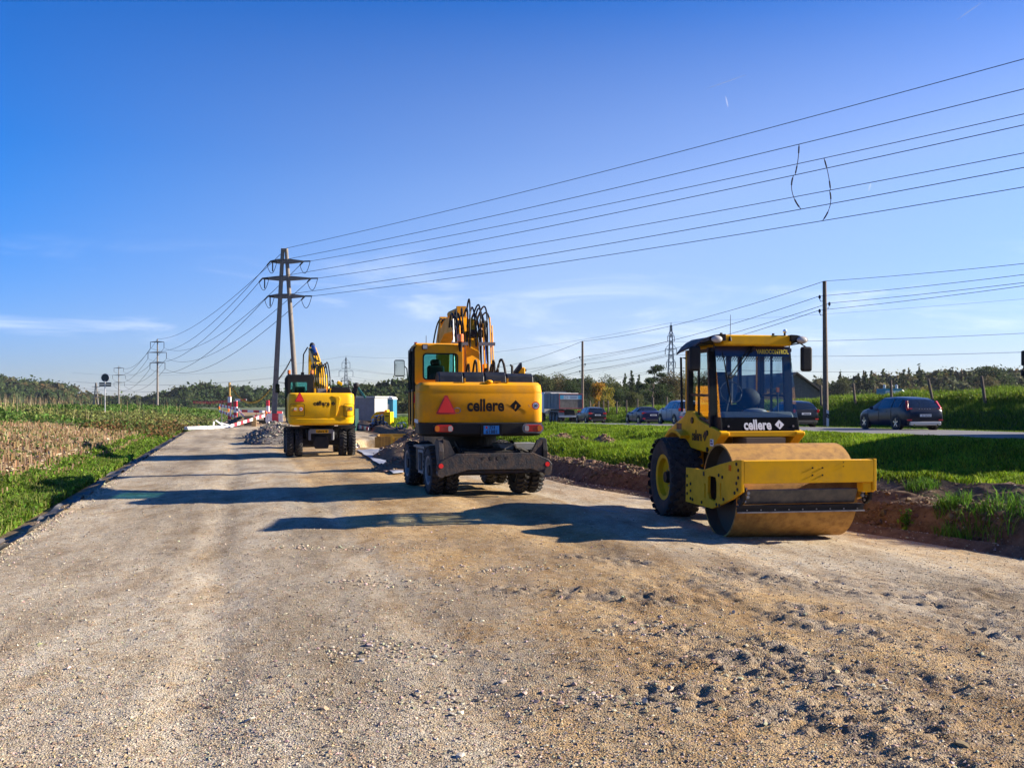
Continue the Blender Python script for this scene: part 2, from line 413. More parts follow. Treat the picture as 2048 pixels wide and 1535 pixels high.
def gravel_nodes(nt, b):
    tcn = N(nt, 'ShaderNodeTexCoord'); vec = tcn.outputs['Object']
    at = N(nt, 'ShaderNodeAttribute', attribute_name='Col'); sp = N(nt, 'ShaderNodeSeparateColor'); nt.links.new(at.outputs['Color'], sp.inputs[0])
    vo = N(nt, 'ShaderNodeTexVoronoi', feature='F1'); vo.inputs['Scale'].default_value = 70; nt.links.new(vec, vo.inputs['Vector'])
    vs = N(nt, 'ShaderNodeSeparateColor'); nt.links.new(vo.outputs['Color'], vs.inputs[0])
    stone = mixc(nt, vs.outputs['Red'], (.27, .238, .185), (.55, .495, .395))
    tan = mixc(nt, noise_n(nt, vec, 2.2), (.46, .31, .125), (.63, .455, .225))
    tan = mixc(nt, noise_n(nt, vec, 30, 4, .7), tan, (.30, .21, .12))
    mud = mixc(nt, noise_n(nt, vec, 6), (.20, .165, .125), (.36, .31, .245))
    f1 = N(nt, 'ShaderNodeMath', operation='MULTIPLY_ADD'); nt.links.new(noise_n(nt, vec, 9, 6, .75), f1.inputs[0]); f1.inputs[1].default_value = .9; f1.use_clamp = True
    ad = N(nt, 'ShaderNodeMath', operation='SUBTRACT'); nt.links.new(sp.outputs['Red'], ad.inputs[0]); ad.inputs[1].default_value = .45
    nt.links.new(ad.outputs[0], f1.inputs[2])
    col = mixc(nt, f1.outputs[0], stone, tan)
    f2 = N(nt, 'ShaderNodeMath', operation='MULTIPLY', use_clamp=True); nt.links.new(sp.outputs['Green'], f2.inputs[0]); nt.links.new(noise_n(nt, vec, 4, 6, .7, .3, .6), f2.inputs[1])
    col = mixc(nt, f2.outputs[0], col, mud)
    dk = mixc(nt, noise_n(nt, vec, 70, 3, .7, .5, .72), (1, 1, 1), (.62, .58, .52))
    col = mixc(nt, 1.0, col, dk, 'MULTIPLY')
    col = mixc(nt, 1.0, col, mixc(nt, sp.outputs['Blue'], (.70, .665, .62), (1.15, 1.14, 1.12)), 'MULTIPLY')
    mp = N(nt, 'ShaderNodeMapping'); mp.inputs['Scale'].default_value = (1.25, .42, 1); mp.inputs['Rotation'].default_value = (0, 0, R(-15)); nt.links.new(vec, mp.inputs['Vector'])
    col = mixc(nt, 1.0, col, mixc(nt, noise_n(nt, mp.outputs[0], 1.5, 7, .72, .46, .70), (1, 1, 1), (.66, .56, .44)), 'MULTIPLY')      # damp earth blotches
    col = mixc(nt, 1.0, col, mixc(nt, noise_n(nt, vec, 7, 6, .75, .52, .70), (1, 1, 1), (.70, .63, .54)), 'MULTIPLY')
    nt.links.new(col, b.inputs['Base Color'])
    bp = N(nt, 'ShaderNodeBump'); bp.inputs['Strength'].default_value = .8; bp.inputs['Distance'].default_value = .012
    nn = N(nt, 'ShaderNodeTexNoise'); nn.inputs['Scale'].default_value = 45; nn.inputs['Detail'].default_value = 5; nn.inputs['Roughness'].default_value = .7; nt.links.new(vec, nn.inputs['Vector'])
    iv = N(nt, 'ShaderNodeMath', operation='SUBTRACT'); nt.links.new(nn.outputs[0], iv.inputs[0]); nt.links.new(vo.outputs['Distance'], iv.inputs[1])
    nt.links.new(iv.outputs[0], bp.inputs['Height']); nt.links.new(bp.outputs[0], b.inputs['Normal'])
def gravel_col(x, y):
    c = x + .27 * (y - 16); lane_n = fbm(c * 1.5, y * .12, .9, 4, 85)                     # streaks drawn out along the road
    cc = c + 1.3 * fbm(x, y, .3, 3, 81) + 1.2 * lane_n
    tan = sstep(-3.4, -1.4, cc) * (1 - .85 * sstep(.9, 2.6, cc)) + .25 * sstep(4.6, 6.5, cc)
    tan = np.clip(tan * .95 + .30 * fbm(x, y, .8, 3, 83) + .25 * lane_n + .03, 0, 1)
    on = tracks(x, y)[1]
    mud = np.clip(on * 1.0 + rough_mask(x, y) * .40 + .55 * sstep(.08, .42, fbm(x, y, .7, 3, 84)), 0, 1)
    pale = np.clip(.58 + 1.1 * lane_n + .5 * fbm(x, y, .5, 3, 86) - .55 * sstep(.3, 2.4, cc) * sstep(15, 11, y), 0, 1)
    return np.stack([tan, mud, pale], -1)
ys_g = np.concatenate([np.linspace(-25, 4, 24)[:-1], np.exp(np.arange(math.log(4.0), math.log(15), .0050)), np.exp(np.arange(math.log(15.0), math.log(135), .0085))])
M_gravel = ground_mat('gravel', gravel_nodes)
ts_g = np.linspace(0, 1, 520)
strip('gravel_road', edgeL, edgeR, ts_g, ys_g, lambda x, y: gravelZ(x, y) + gravel_detail(x, y) * sstep(0, .3, x - edgeL(y)) * sstep(0, .3, edgeR(y) - x), M_gravel, gravel_col)

def soil_grass_nodes(soilA, soilB, grassA, grassB):
    def f(nt, b):
        vec = N(nt, 'ShaderNodeTexCoord').outputs['Object']
        at = N(nt, 'ShaderNodeAttribute', attribute_name='Col'); sp = N(nt, 'ShaderNodeSeparateColor'); nt.links.new(at.outputs['Color'], sp.inputs[0])
        soil = mixc(nt, noise_n(nt, vec, 5, 6, .7), soilA, soilB)
        vo = N(nt, 'ShaderNodeTexVoronoi'); vo.inputs['Scale'].default_value = 18; nt.links.new(vec, vo.inputs['Vector'])
        r = N(nt, 'ShaderNodeMapRange'); r.inputs['From Min'].default_value = .20; r.inputs['From Max'].default_value = .12; r.inputs['To Max'].default_value = .25; nt.links.new(vo.outputs['Distance'], r.inputs['Value'])
        soil = mixc(nt, r.outputs[0], soil, (.36, .29, .21))
        grass = mixc(nt, noise_n(nt, vec, 3, 5, .7), grassA, grassB)
        nt.links.new(mixc(nt, sp.outputs['Red'], soil, grass), b.inputs['Base Color'])
        bp = N(nt, 'ShaderNodeBump'); bp.inputs['Strength'].default_value = .8; bp.inputs['Distance'].default_value = .04
        nn = N(nt, 'ShaderNodeTexNoise'); nn.inputs['Scale'].default_value = 14; nn.inputs['Detail'].default_value = 6; nn.inputs['Roughness'].default_value = .7; nt.links.new(vec, nn.inputs['Vector'])
        nt.links.new(nn.outputs[0], bp.inputs['Height']); nt.links.new(bp.outputs[0], b.inputs['Normal'])
    return f
M_bank = ground_mat('soil_and_grass', soil_grass_nodes((.075, .048, .029), (.185, .125, .077), (.035, .06, .012), (.06, .09, .018)))
M_field = ground_mat('field_soil', soil_grass_nodes((.16, .11, .065), (.28, .2, .12), (.05, .075, .018), (.08, .10, .03)))
M_far = ground_mat('far_meadow', soil_grass_nodes((.1, .1, .04), (.1, .1, .04), (.045, .075, .018), (.07, .09, .03)))
def bank_grass(x, y):
    s = x - edgeR(y)
    T = np.interp(y, [16, 21, 28], [5.6, 5.0, 2.6]); g = sstep(T, T + 1.0, s + 1.6 * fbm(x, y, .45, 3, 91)) + .6 * sstep(2.0, 2.5, s) * sstep(4.0, 3.4, s) * sstep(-.05, .15, fbm(x, y, .5, 3, 92))
    return np.clip(g, 0, 1)
ys_b = np.concatenate([np.linspace(-25, 10, 18)[:-1], np.exp(np.arange(math.log(10.0), math.log(160), .011))])
ts_b = np.concatenate([np.linspace(0, .12, 46)[:-1], np.linspace(.12, .6, 110)[:-1], np.linspace(.6, 1, 40)])
strip('roadside_bank', edgeR, edgeM, ts_b, ys_b, bankZ, M_bank, lambda x, y: np.stack([bank_grass(x, y)] * 3, -1))
ys_c = np.concatenate([np.linspace(-25, 10, 12)[:-1], np.exp(np.arange(math.log(10.0), math.log(160), .03))])
ts_f = 1 - np.concatenate([[0, .0004, .0008, .0015, .0023], np.linspace(.0035, .03, 60), np.linspace(.035, .2, 40), np.linspace(.25, 1, 12)])[::-1]
def fieldcol(x, y):
    d = edgeL(y) - x; g = np.clip(sstep(.5, 1.0, d) * sstep(3.2, 2.2, d) + sstep(7, 9, d), 0, 1); return np.stack([g] * 3, -1)
strip('field', lambda y: edgeL(y) - 300, edgeL, ts_f, ys_b, fieldZ, M_field, fieldcol)
strip('grass_embankment', lambda y: edgeM(y) + ROAD_W, lambda y: edgeM(y) + ROAD_W + 300, np.concatenate([np.linspace(0, .02, 24), np.linspace(.025, .2, 24), np.linspace(.3, 1, 8)]), ys_c, farbankZ, M_far, lambda x, y: np.stack([np.ones_like(x)] * 3, -1))
def asphalt_nodes(nt, b):
    vec = N(nt, 'ShaderNodeTexCoord').outputs['Object']
    c = mixc(nt, noise_n(nt, vec, .7, 5), (.15, .145, .14), (.20, .19, .185)); c = mixc(nt, noise_n(nt, vec, 60, 3), c, (.11, .105, .1))
    nt.links.new(c, b.inputs['Base Color']); b.inputs['Roughness'].default_value = .75; b.inputs['Specular IOR Level'].default_value = .4
strip('main_road', edgeM, lambda y: edgeM(y) + ROAD_W, np.linspace(0, 1, 12), ys_c, lambda x, y: roadZ(y) + .03 * (1 - ((x - edgeM(y)) / 3.6 - 1) ** 2), ground_mat('asphalt', asphalt_nodes))
# far ground sheet reaching the horizon
M_plain = ground_mat('plain', soil_grass_nodes((.1, .1, .04), (.1, .1, .04), (.05, .08, .02), (.09, .10, .035)))
g = MB(); g.add([(-9000, -4000, -1.6), (9000, -4000, -1.6), (9000, 14000, -1.6), (-9000, 14000, -1.6)], [(0, 1, 2, 3)])
go = g.build('ground', mat('far_ground', (.06, .085, .025), .95, noise=(.01, (.12, .11, .05), .8))); go['kind'] = 'structure'
# rising ground behind the site that carries the fields and woods
def hill(name, x0, x1, y0, y1, zf, nx=40, ny=16):
    xs = np.linspace(x0, x1, nx); ys = np.linspace(y0, y1, ny); Yg, X = np.meshgrid(ys, xs, indexing='ij'); Z = zf(X, Yg)
    i = np.arange(ny - 1)[:, None] * nx + np.arange(nx - 1)[None, :]
    o = np_mesh(name, np.stack([X, Yg, Z], -1).reshape(-1, 3), np.stack([i, i + 1, i + 1 + nx, i + nx], -1).reshape(-1, 4), M_hill, smooth=True, nsides=4); o['kind'] = 'structure'; return o
M_hill = mat('forest_floor', (.03, .035, .016), .95, noise=(.02, (.045, .05, .02), 1))
# ------------------------------------------------------------------ vegetation
M_leaf = mat('leaf', (.05, .1, .02), .7, vcol='Col', trans=.35, spec=.12)
M_straw = mat('straw', (.4, .3, .15), .8, vcol='Col', spec=.2)
M_bark = mat('bark', (.07, .05, .035), .9, noise=(6, (.12, .09, .065), 1), bump=(20, .6))

def jit(cols, n, rng, amt=.25):
    cols = np.asarray(cols, float); c = cols[rng.integers(0, len(cols), n)]
    return np.clip(c * (1 + amt * rng.standard_normal((n, 1))) * (1 + .08 * rng.standard_normal((n, 3))), .004, 1)
def blades(p, h, w, lean, col, rng, seg=2):
    """p (n,3) roots; bent blades"""
    n = len(p); a = rng.uniform(0, 2 * PI, n); d = np.stack([np.cos(a), np.sin(a), np.zeros(n)], -1)
    fa = a + PI / 2 + rng.normal(0, .5, n); s = np.stack([np.cos(fa), np.sin(fa), np.zeros(n)], -1) * (w / 2)[:, None]
    up = np.array([0, 0, 1.0]); L = (lean * h)[:, None]
    if seg == 1:
        v = np.stack([p - s, p + s, p + up * h[:, None] + d * L], 1); f = np.arange(n * 3).reshape(n, 3)
        return v.reshape(-1, 3), f, np.repeat(col, 3, 0)
    m = p + up * (h * .6)[:, None] + d * L * .35
    v = np.stack([p - s, p + s, m + s * .8, m - s * .8, p + up * (h * (1 - .25 * lean))[:, None] + d * L], 1)
    b = np.arange(n)[:, None] * 5; f = np.concatenate([b + [0, 1, 2], b + [0, 2, 3], b + [3, 2, 4]], 0)
    return v.reshape(-1, 3), f, np.repeat(col, 5, 0)
def leaves(p, size, col, rng, flat=.0):
    """randomly turned leaf triangles pairs (diamond)"""
    n = len(p); u = rng.standard_normal((n, 3)); u[:, 2] *= (1 - flat); u /= np.linalg.norm(u, axis=1)[:, None]
    t = rng.standard_normal((n, 3)); t -= (t * u).sum(1)[:, None] * u; t /= np.linalg.norm(t, axis=1)[:, None]
    s = size[:, None]
    v = np.stack([p - u * s * .5, p + t * s * .3, p + u * s * .5, p - t * s * .3], 1)
    b = np.arange(n)[:, None] * 4; f = np.concatenate([b + [0, 1, 2], b + [0, 2, 3]], 0)
    return v.reshape(-1, 3), f, np.repeat(col, 4, 0)
class Cloud:
    def __init__(s): s.v = []; s.f = []; s.c = []; s.n = 0
    def add(s, vfc):
        v, f, c = vfc; s.v.append(v); s.f.append(f + s.n); s.c.append(c); s.n += len(v)
    def build(s, name, material, parent=None):
        return np_mesh(name, np.concatenate(s.v), np.concatenate(s.f), material, parent, np.concatenate(s.c))
def scatter(n, y0, y1, xa, xb, rng, power=1.0):
    """points between two edge curves; more of them near the camera"""
    u = rng.uniform(0, 1, n); y = y0 * (y1 / y0) ** u if power else rng.uniform(y0, y1, n)
    a, b = xa(y), xb(y); x = a + (b - a) * rng.uniform(0, 1, n); return x, y
def vis(x, y, m=.06):
    return np.abs(x / y) < .512 + m + .14

rng = np.random.default_rng(11)
# left verge: fresh green weeds along the ditch
cl = Cloud(); n = 105000
x, y = scatter(n, 11, 75, lambda y: edgeL(y) - 2.5, lambda y: edgeL(y) - .62, rng); k = vis(x, y); x, y = x[k], y[k]
dd = edgeL(y) - x
k = rng.uniform(0, 1, len(x)) < np.clip(1.2 - 1.6 * np.maximum(dd - 1.5, 0) + .6 * fbm(x, y, .8, 3, 101), .05, 1) ; x, y = x[k], y[k]; dd = dd[k]
hh = (.15 + .20 * np.clip(fbm(x, y, 1.1, 3, 102) + .35, 0, 1)) * sstep(.1, .9, dd) * np.interp(y, [15, 45], [1, .6]) + .05
z = fieldZ(x, y) + hh * rng.uniform(.1, 1.0, len(x))
sz = rng.uniform(.05, .10, len(x)) * (1 + y / 60)
cc = jit([(.10, .19, .015), (.15, .24, .02), (.065, .13, .012)], len(x), rng) * (1 + .7 * fbm(x, y, 1.3, 3, 103))[:, None]
cl.add(leaves(np.stack([x, y, z], -1), sz, cc, rng))
x2, y2 = x[::2], y[::2]
cl.add(blades(np.stack([x2, y2, fieldZ(x2, y2)], -1), hh[::2] * rng.uniform(.8, 1.5, len(x2)), .012 + .0006 * y2, rng.uniform(.1, .6, len(x2)), jit([(.12, .2, .02), (.17, .23, .04), (.22, .21, .07)], len(x2), rng), rng))
tag(cl.build('verge_weeds', M_leaf), kind='stuff')
# reddish brown dock and dead weeds where the stubble meets the verge far on
cl = Cloud(); n = 9000
x, y = scatter(n, 54, 78, lambda y: edgeL(y) - 5.5, lambda y: edgeL(y) - .5, rng)
k = rng.uniform(0, 1, n) < .7 * sstep(52, 66, y); x, y = x[k], y[k]
cl.add(leaves(np.stack([x, y, fieldZ(x, y) + rng.uniform(0, .55, len(x))], -1), rng.uniform(.12, .26, len(x)), jit([(.16, .085, .035), (.12, .09, .03), (.08, .10, .03)], len(x), rng), rng))
tag(cl.build('dead_weeds', M_leaf), kind='stuff')
# maize stubble: upright stalks in rows and flattened straw
cl = Cloud(); rows = []
for d0 in np.arange(1.7, 13.5, .62):
    yy = np.arange(14, 68, .15); yy = yy + rng.uniform(-.06, .06, len(yy)); rows.append(np.stack([edgeL(yy) - d0 + rng.normal(0, .05, len(yy)), yy], -1))
rw = np.concatenate(rows); x, y = rw[:, 0], rw[:, 1]; k = vis(x, y) & (y < 60 + 6 * fbm(x, y, .2, 2, 7)) & (rng.uniform(0, 1, len(x)) < .8); x, y = x[k], y[k]
h = rng.uniform(.16, .36, len(x)); a = rng.uniform(0, 2 * PI, len(x)); ln = rng.uniform(0, .3, len(x)) * h
p0 = np.stack([x, y, fieldZ(x, y) - .02], -1); p1 = p0 + np.stack([np.cos(a) * ln, np.sin(a) * ln, h], -1)
rad = .011 + .0003 * y; ang = np.array([0, 2.1, 4.2]); off = np.stack([np.cos(ang), np.sin(ang), 0 * ang], -1)
v = np.concatenate([(p0[:, None] + off * rad[:, None, None]), (p1[:, None] + off * rad[:, None, None] * .9)], 1)
b = np.arange(len(x))[:, None] * 6
f = np.concatenate([b + q for q in ([0, 1, 4], [0, 4, 3], [1, 2, 5], [1, 5, 4], [2, 0, 3], [2, 3, 5], [3, 4, 5])], 0)
cl.add((v.reshape(-1, 3), f, np.repeat(jit([(.27, .18, .09), (.17, .11, .055), (.34, .245, .135)], len(x), rng, .2), 6, 0)))
n = 42000; x, y = scatter(n, 15, 64, lambda y: edgeL(y) - 12, lambda y: edgeL(y) - 1.5, rng); k = vis(x, y); x, y = x[k], y[k]; n = len(x)
a = rng.uniform(0, 2 * PI, n); L = rng.uniform(.12, .45, n); t = np.stack([np.cos(a) * L, np.sin(a) * L, rng.normal(.02, .06, n)], -1) / 2
w = np.stack([-np.sin(a), np.cos(a), rng.normal(0, .5, n)], -1) * (.012 + .0004 * y)[:, None]
c0 = np.stack([x, y, fieldZ(x, y) + rng.uniform(.01, .09, n)], -1)
v = np.stack([c0 - t - w, c0 - t + w, c0 + t + w, c0 + t - w], 1).reshape(-1, 3); b = np.arange(n)[:, None] * 4
cl.add((v, np.concatenate([b + [0, 1, 2], b + [0, 2, 3]], 0), np.repeat(jit([(.29, .21, .12), (.42, .33, .21), (.15, .10, .055)], n, rng, .2), 4, 0)))
tag(cl.build('maize_stubble', M_straw), kind='stuff')
cl = Cloud(); n = 26000; x, y = scatter(n, 16, 66, lambda y: edgeL(y) - 12, lambda y: edgeL(y) - 2.4, rng)
k = vis(x, y) & (fbm(x, y, .5, 3, 111) > -.05); x, y = x[k], y[k]
cl.add(leaves(np.stack([x, y, fieldZ(x, y) + rng.uniform(.02, .2, len(x))], -1), rng.uniform(.06, .14, len(x)), jit([(.07, .13, .025), (.10, .13, .03)], len(x), rng), rng))
tag(cl.build('stubble_weeds', M_leaf), kind='stuff')
# tall green cover crop behind the stubble
cl = Cloud(); n = 115000
x, y = scatter(n, 40, 120, lambda y: edgeL(y) - 75, lambda y: edgeL(y) - .6, rng); dd = edgeL(y) - x
st = 8.5 + 1.5 * fbm(x, y, .15, 3, 5)
k = vis(x, y, .03) & ((dd > st) | (y > 62 + 5 * fbm(x, y, .3, 2, 9))); x, y, dd = x[k], y[k], dd[k]
hm = (.45 + .45 * np.clip(fbm(x, y, .16, 3, 121) + .4, 0, 1)) * sstep(.2, 3, dd)
pal = np.where((fbm(x, y, .07, 3, 131) > .08)[:, None], jit([(.16, .18, .05), (.13, .15, .045)], len(x), rng), jit([(.075, .145, .025), (.10, .17, .035), (.055, .11, .02)], len(x), rng))
z = fieldZ(x, y) + hm * np.sqrt(rng.uniform(.0, 1, len(x)))
cl.add(leaves(np.stack([x, y, z], -1), rng.uniform(.14, .30, len(x)), pal, rng))
tag(cl.build('cover_crop', M_leaf), kind='stuff')
# dry seed stalks against the skyline
cl = Cloud(); n = 7000; x, y = scatter(n, 62, 125, lambda y: edgeL(y) - 60, lambda y: edgeL(y) - 3, rng)
k = vis(x, y, .03) & (rng.uniform(0, 1, n) < np.clip(.35 + 1.6 * fbm(x, y, .12, 3, 141), 0, 1) * sstep(3, 12, edgeL(y) - x)); x, y = x[k], y[k]
cl.add(blades(np.stack([x, y, fieldZ(x, y) + .3], -1), rng.uniform(.7, 1.6, len(x)), rng.uniform(.02, .045, len(x)), rng.uniform(.02, .25, len(x)), jit([(.32, .24, .13), (.25, .18, .10), (.38, .30, .18)], len(x), rng, .2), rng, 1))
tag(cl.build('dry_seed_stalks', M_straw), kind='stuff')

# right: grass between the soil ridge and the main road, and along the road
cl = Cloud(); n = 370000
x, y = scatter(n, 14, 110, lambda y: edgeR(y) + 1.9, lambda y: edgeM(y) - .05, rng); k = vis(x, y, .03); x, y = x[k], y[k]
k = rng.uniform(0, 1, len(x)) < bank_grass(x, y); x, y = x[k], y[k]
tuft = np.clip(fbm(x, y, 1.2, 3, 151) + .4, 0, 1)
gc = jit([(.16, .25, .012), (.22, .31, .018), (.10, .17, .01)], len(x), rng, .2) * (1 + .6 * fbm(x, y, .5, 3, 152))[:, None]
nr = y < 34
for sel, seg in ((nr, 2), (~nr, 1)):
    q = np.stack([x, y, bankZ(x, y)], -1)[sel]
    cl.add(blades(q, (.10 + .17 * tuft[sel]) * (.35 + .65 * sstep(.3, 3.0, (edgeM(y) - x)[sel])) * rng.uniform(.6, 1.3, sel.sum()), .009 + .00085 * y[sel], rng.uniform(.2, .9, sel.sum()), gc[sel], rng, seg))
tag(cl.build('verge_grass', M_leaf), kind='stuff')
cl = Cloud(); n = 170000
x, y = scatter(n, 25, 130, lambda y: edgeM(y) + ROAD_W + .05, lambda y: edgeM(y) + ROAD_W + 8.5, rng); k = vis(x, y, .03); x, y = x[k], y[k]
dd = x - edgeM(y) - ROAD_W; top = sstep(3.6, 5.4, dd)
hh = .07 + .10 * sstep(1.2, 2, dd) + top * (.12 + .30 * np.clip(fbm(x, y, .5, 3, 161) + .3, 0, 1))
cl.add(blades(np.stack([x, y, farbankZ(x, y)], -1), hh * rng.uniform(.6, 1.4, len(x)), .012 + .0008 * y, rng.uniform(.2, .8, len(x)), jit([(.12, .20, .016), (.17, .25, .025), (.08, .14, .014)], len(x), rng, .2), rng, 1))
k = top > .3; xx, yy = x[k][::4], y[k][::4]
cl.add(leaves(np.stack([xx, yy, farbankZ(xx, yy) + rng.uniform(.05, .42, len(xx))], -1), rng.uniform(.1, .22, len(xx)), jit([(.13, .19, .02), (.18, .23, .03), (.08, .12, .015)], len(xx), rng), rng))
tag(cl.build('embankment_grass', M_leaf), kind='stuff')

# single tufts standing on the bare soil
def tuft_thing(px, py, Y, r, hgt, label, nb=260, broad=False):
    c = P(px, py, Y); x0 = c.x; z0 = gz(x0, Y); cl = Cloud()
    a = rng.uniform(0, 2 * PI, nb); q = r * np.sqrt(rng.uniform(0, 1, nb)); x = x0 + q * np.cos(a); y = Y + q * np.sin(a) * .8
    root = np.stack([x, y, groundZ(x, y) - .02], -1) - [x0, Y, z0]
    gcol = jit([(.10, .22, .02), (.14, .27, .03), (.07, .16, .015)], nb, rng, .2)
    if broad:
        root[:, :2] *= .35; st = root.copy(); st[:, 2] += rng.uniform(.1, 1, nb) * hgt; st[:, :2] += rng.normal(0, .045, (nb, 2)); cl.add(leaves(st, rng.uniform(.05, .10, nb), gcol, rng))
        cl.add(blades(root[:8] * .5, np.full(8, hgt), np.full(8, .012), rng.uniform(0, .2, 8), gcol[:8], rng, 2))
    else: cl.add(blades(root, hgt * rng.uniform(.5, 1.1, nb), rng.uniform(.010, .018, nb), rng.uniform(.3, 1.0, nb), gcol, rng, 2))
    o = cl.build('grass_tuft', M_leaf); o.location = (x0, Y, z0); tag(o, label, 'plant', 'plants growing on the bare soil')
for a in ((1895, 945, 19.2, .55, .32, 'broad bright grass tuft on top of the soil ridge, right of the roller'),
          (1958, 962, 18.6, .45, .28, 'grass tuft on the soil ridge crest, next right of the broad one'),
          (1905, 1020, 16.9, .32, .30, 'grass tuft halfway down the soil slope, right of the roller'),
          (1925, 1050, 16.2, .45, .30, 'grass clump at the foot of the soil slope, above the brown berm'),
          (2025, 1022, 15.9, .55, .45, 'largest grass clump in the ditch at the right edge'),
          (1345, 930, 22.6, .35, .5, 'dark grass tuft behind the roller tyre'),
          (1845, 905, 21.0, .35, .25, 'small grass tuft at the left end of the soil ridge, right of the roller beam')): tuft_thing(*a)
tuft_thing(2022, 960, 17.6, .22, .42, 'tall upright leafy weed on the soil ridge at the right edge', 150, True)
tuft_thing(1813, 990, 17.2, .14, .22, 'small leafy weed alone on the bare soil right of the roller', 90, True)

# ------------------------------------------------------------------ trees
def crown_cloud(lobes, nleaf, size, cols, rng, shell=.55):
    """lobes (x,y,z,rx,ry,rz): leaf faces spread through each lobe, denser near its surface"""
    cl = Cloud(); vol = np.array([l[3] * l[4] * l[5] for l in lobes]) ** .67; ns = np.maximum((nleaf * vol / vol.sum()).astype(int), 12)
    for l, k in zip(lobes, ns):
        d = rng.standard_normal((k, 3)); d /= np.linalg.norm(d, axis=1)[:, None]; r = shell + (1 - shell) * rng.uniform(0, 1, k) ** .5
        r = r * (1 + .22 * rng.standard_normal(k)); p = np.array(l[:3]) + d * r[:, None] * np.array(l[3:6])
        c = jit(cols, k, rng, .22) * rng.uniform(.75, 1.3); cl.add(leaves(p, size * rng.uniform(.6, 1.4, k), c, rng))
    return cl
def broad_lobes(h, r, rng, n=14, low=.25):
    L = []
    for i in range(n):
        t = rng.uniform(low, .92); rr = r * math.sqrt(max(.08, 1 - ((t - .55) / .5) ** 2)); a = rng.uniform(0, 2 * PI); q = rr * rng.uniform(.3, .8); s = r * rng.uniform(.3, .5)
        L.append((q * math.cos(a), q * math.sin(a), h * t, s, s, s * rng.uniform(.7, .95)))
    L.append((0, 0, h * .62, r * .6, r * .6, h * .25)); L.append((0, 0, h * .86, r * .4, r * .4, h * .14)); return L
GREENS = {'dark': [(.035, .06, .018), (.05, .075, .02), (.025, .045, .014)], 'olive': [(.07, .085, .025), (.085, .09, .03), (.05, .065, .02)],
          'brown': [(.10, .075, .03), (.085, .075, .03), (.07, .07, .025)], 'orange': [(.45, .20, .02), (.38, .25, .03), (.30, .17, .02)], 'yellow': [(.34, .27, .03), (.28, .24, .04), (.16, .16, .03)]}
TREES = {}
def tree_proto(key, kind, col, h, r, nleaf, size, seed):
    rg = np.random.default_rng(seed); tr = MB(); lobes = []
    if kind == 'broad':
        tr.tube([(0, 0, -.3), (.05 * r, 0, h * .25), (-.03 * r, .04 * r, h * .55), (0, 0, h * .85)], [h * .022, h * .018, h * .012, h * .004], 7)
        for i in range(6):
            a = rg.uniform(0, 2 * PI); z = h * rg.uniform(.25, .55); tr.tube([(0, 0, z), (r * .35 * math.cos(a), r * .35 * math.sin(a), z + h * .14), (r * .7 * math.cos(a), r * .7 * math.sin(a), z + h * .24)], [h * .009, h * .006, h * .002], 5)
        lobes = broad_lobes(h, r, rg)
    elif kind == 'conifer':
        tr.tube([(0, 0, -.3), (0, 0, h * .6), (0, 0, h)], [h * .016, h * .009, h * .001], 7)
        for i in range(11):
            t = .12 + .86 * i / 10; rr = r * (1.02 - t) ** .85
            for j in range(5):
                a = rg.uniform(0, 2 * PI); lobes.append((rr * .5 * math.cos(a), rr * .5 * math.sin(a), h * t + rg.uniform(-.2, .2), rr * .6 + .1, rr * .6 + .1, h * .045))
    else:   # scots pine: bare leaning trunk with flat clumps
        tr.tube([(0, 0, -.3), (.2, 0, h * .4), (-.3, 0, h * .7), (-.5, 0, h * .95)], [h * .02, h * .015, h * .01, h * .004], 7)
        for q in ((-.9, .2, .93, 1.2), (.3, .1, .86, .9), (-1.9, 0, .80, .9), (.8, .3, .70, 1.0), (1.9, 0, .58, 1.0), (-.6, -.4, .72, .8), (1.2, 0, .46, .9), (-1.7, .2, .58, .6)):
            lobes.append((q[0] * h / 10, q[1] * h / 10, q[2] * h, q[3] * h / 10, q[3] * h / 10, q[3] * h / 22))
            tr.tube([(-.2, 0, h * (q[2] - .12)), (q[0] * h / 10, q[1] * h / 10, q[2] * h)], [h * .006, h * .002], 5)
    root = thing('tree', '-', 'tree'); tr.build('trunk', M_bark, root)
    crown_cloud(lobes, nleaf, size, GREENS[col], rg).build('crown', M_leaf, root)
    TREES[key] = [root, h, False]
def plant_tree(key, px, ptop, Y, label, name='tree', width=1.0, zb=None):
    root, h, used = TREES[key]; t = root if not used else copy_tree(root); TREES[key][2] = True
    X = (px - CXP) / F * Y; zb = -1.2 if zb is None else zb; top = CAM_Z + (HORIZON - ptop) / F * Y; s = (top - zb) / h
    t.name = name; t.location = (X, Y, zb); t.scale = (s * width, s * width, s); t.rotation_euler = (0, 0, rng.uniform(0, 6.28)); tag(t, label, 'tree', 'trees beyond the main road')
    return t
tree_proto('b1', 'broad', 'dark', 10, 3.8, 3600, .42, 1); tree_proto('b2', 'broad', 'olive', 10, 3.6, 3600, .42, 2)
tree_proto('b3', 'broad', 'brown', 10, 4.4, 4200, .38, 3); tree_proto('or', 'broad', 'orange', 10, 3.4, 3000, .50, 4)
tree_proto('ye', 'broad', 'yellow', 10, 3.6, 2600, .50, 5); tree_proto('c1', 'conifer', 'dark', 12, 2.5, 3400, .45, 6)
tree_proto('p1', 'pine', 'dark', 10, 3, 2600, .30, 8); tree_proto('b4', 'broad', 'olive', 10, 5.0, 3600, .42, 9)
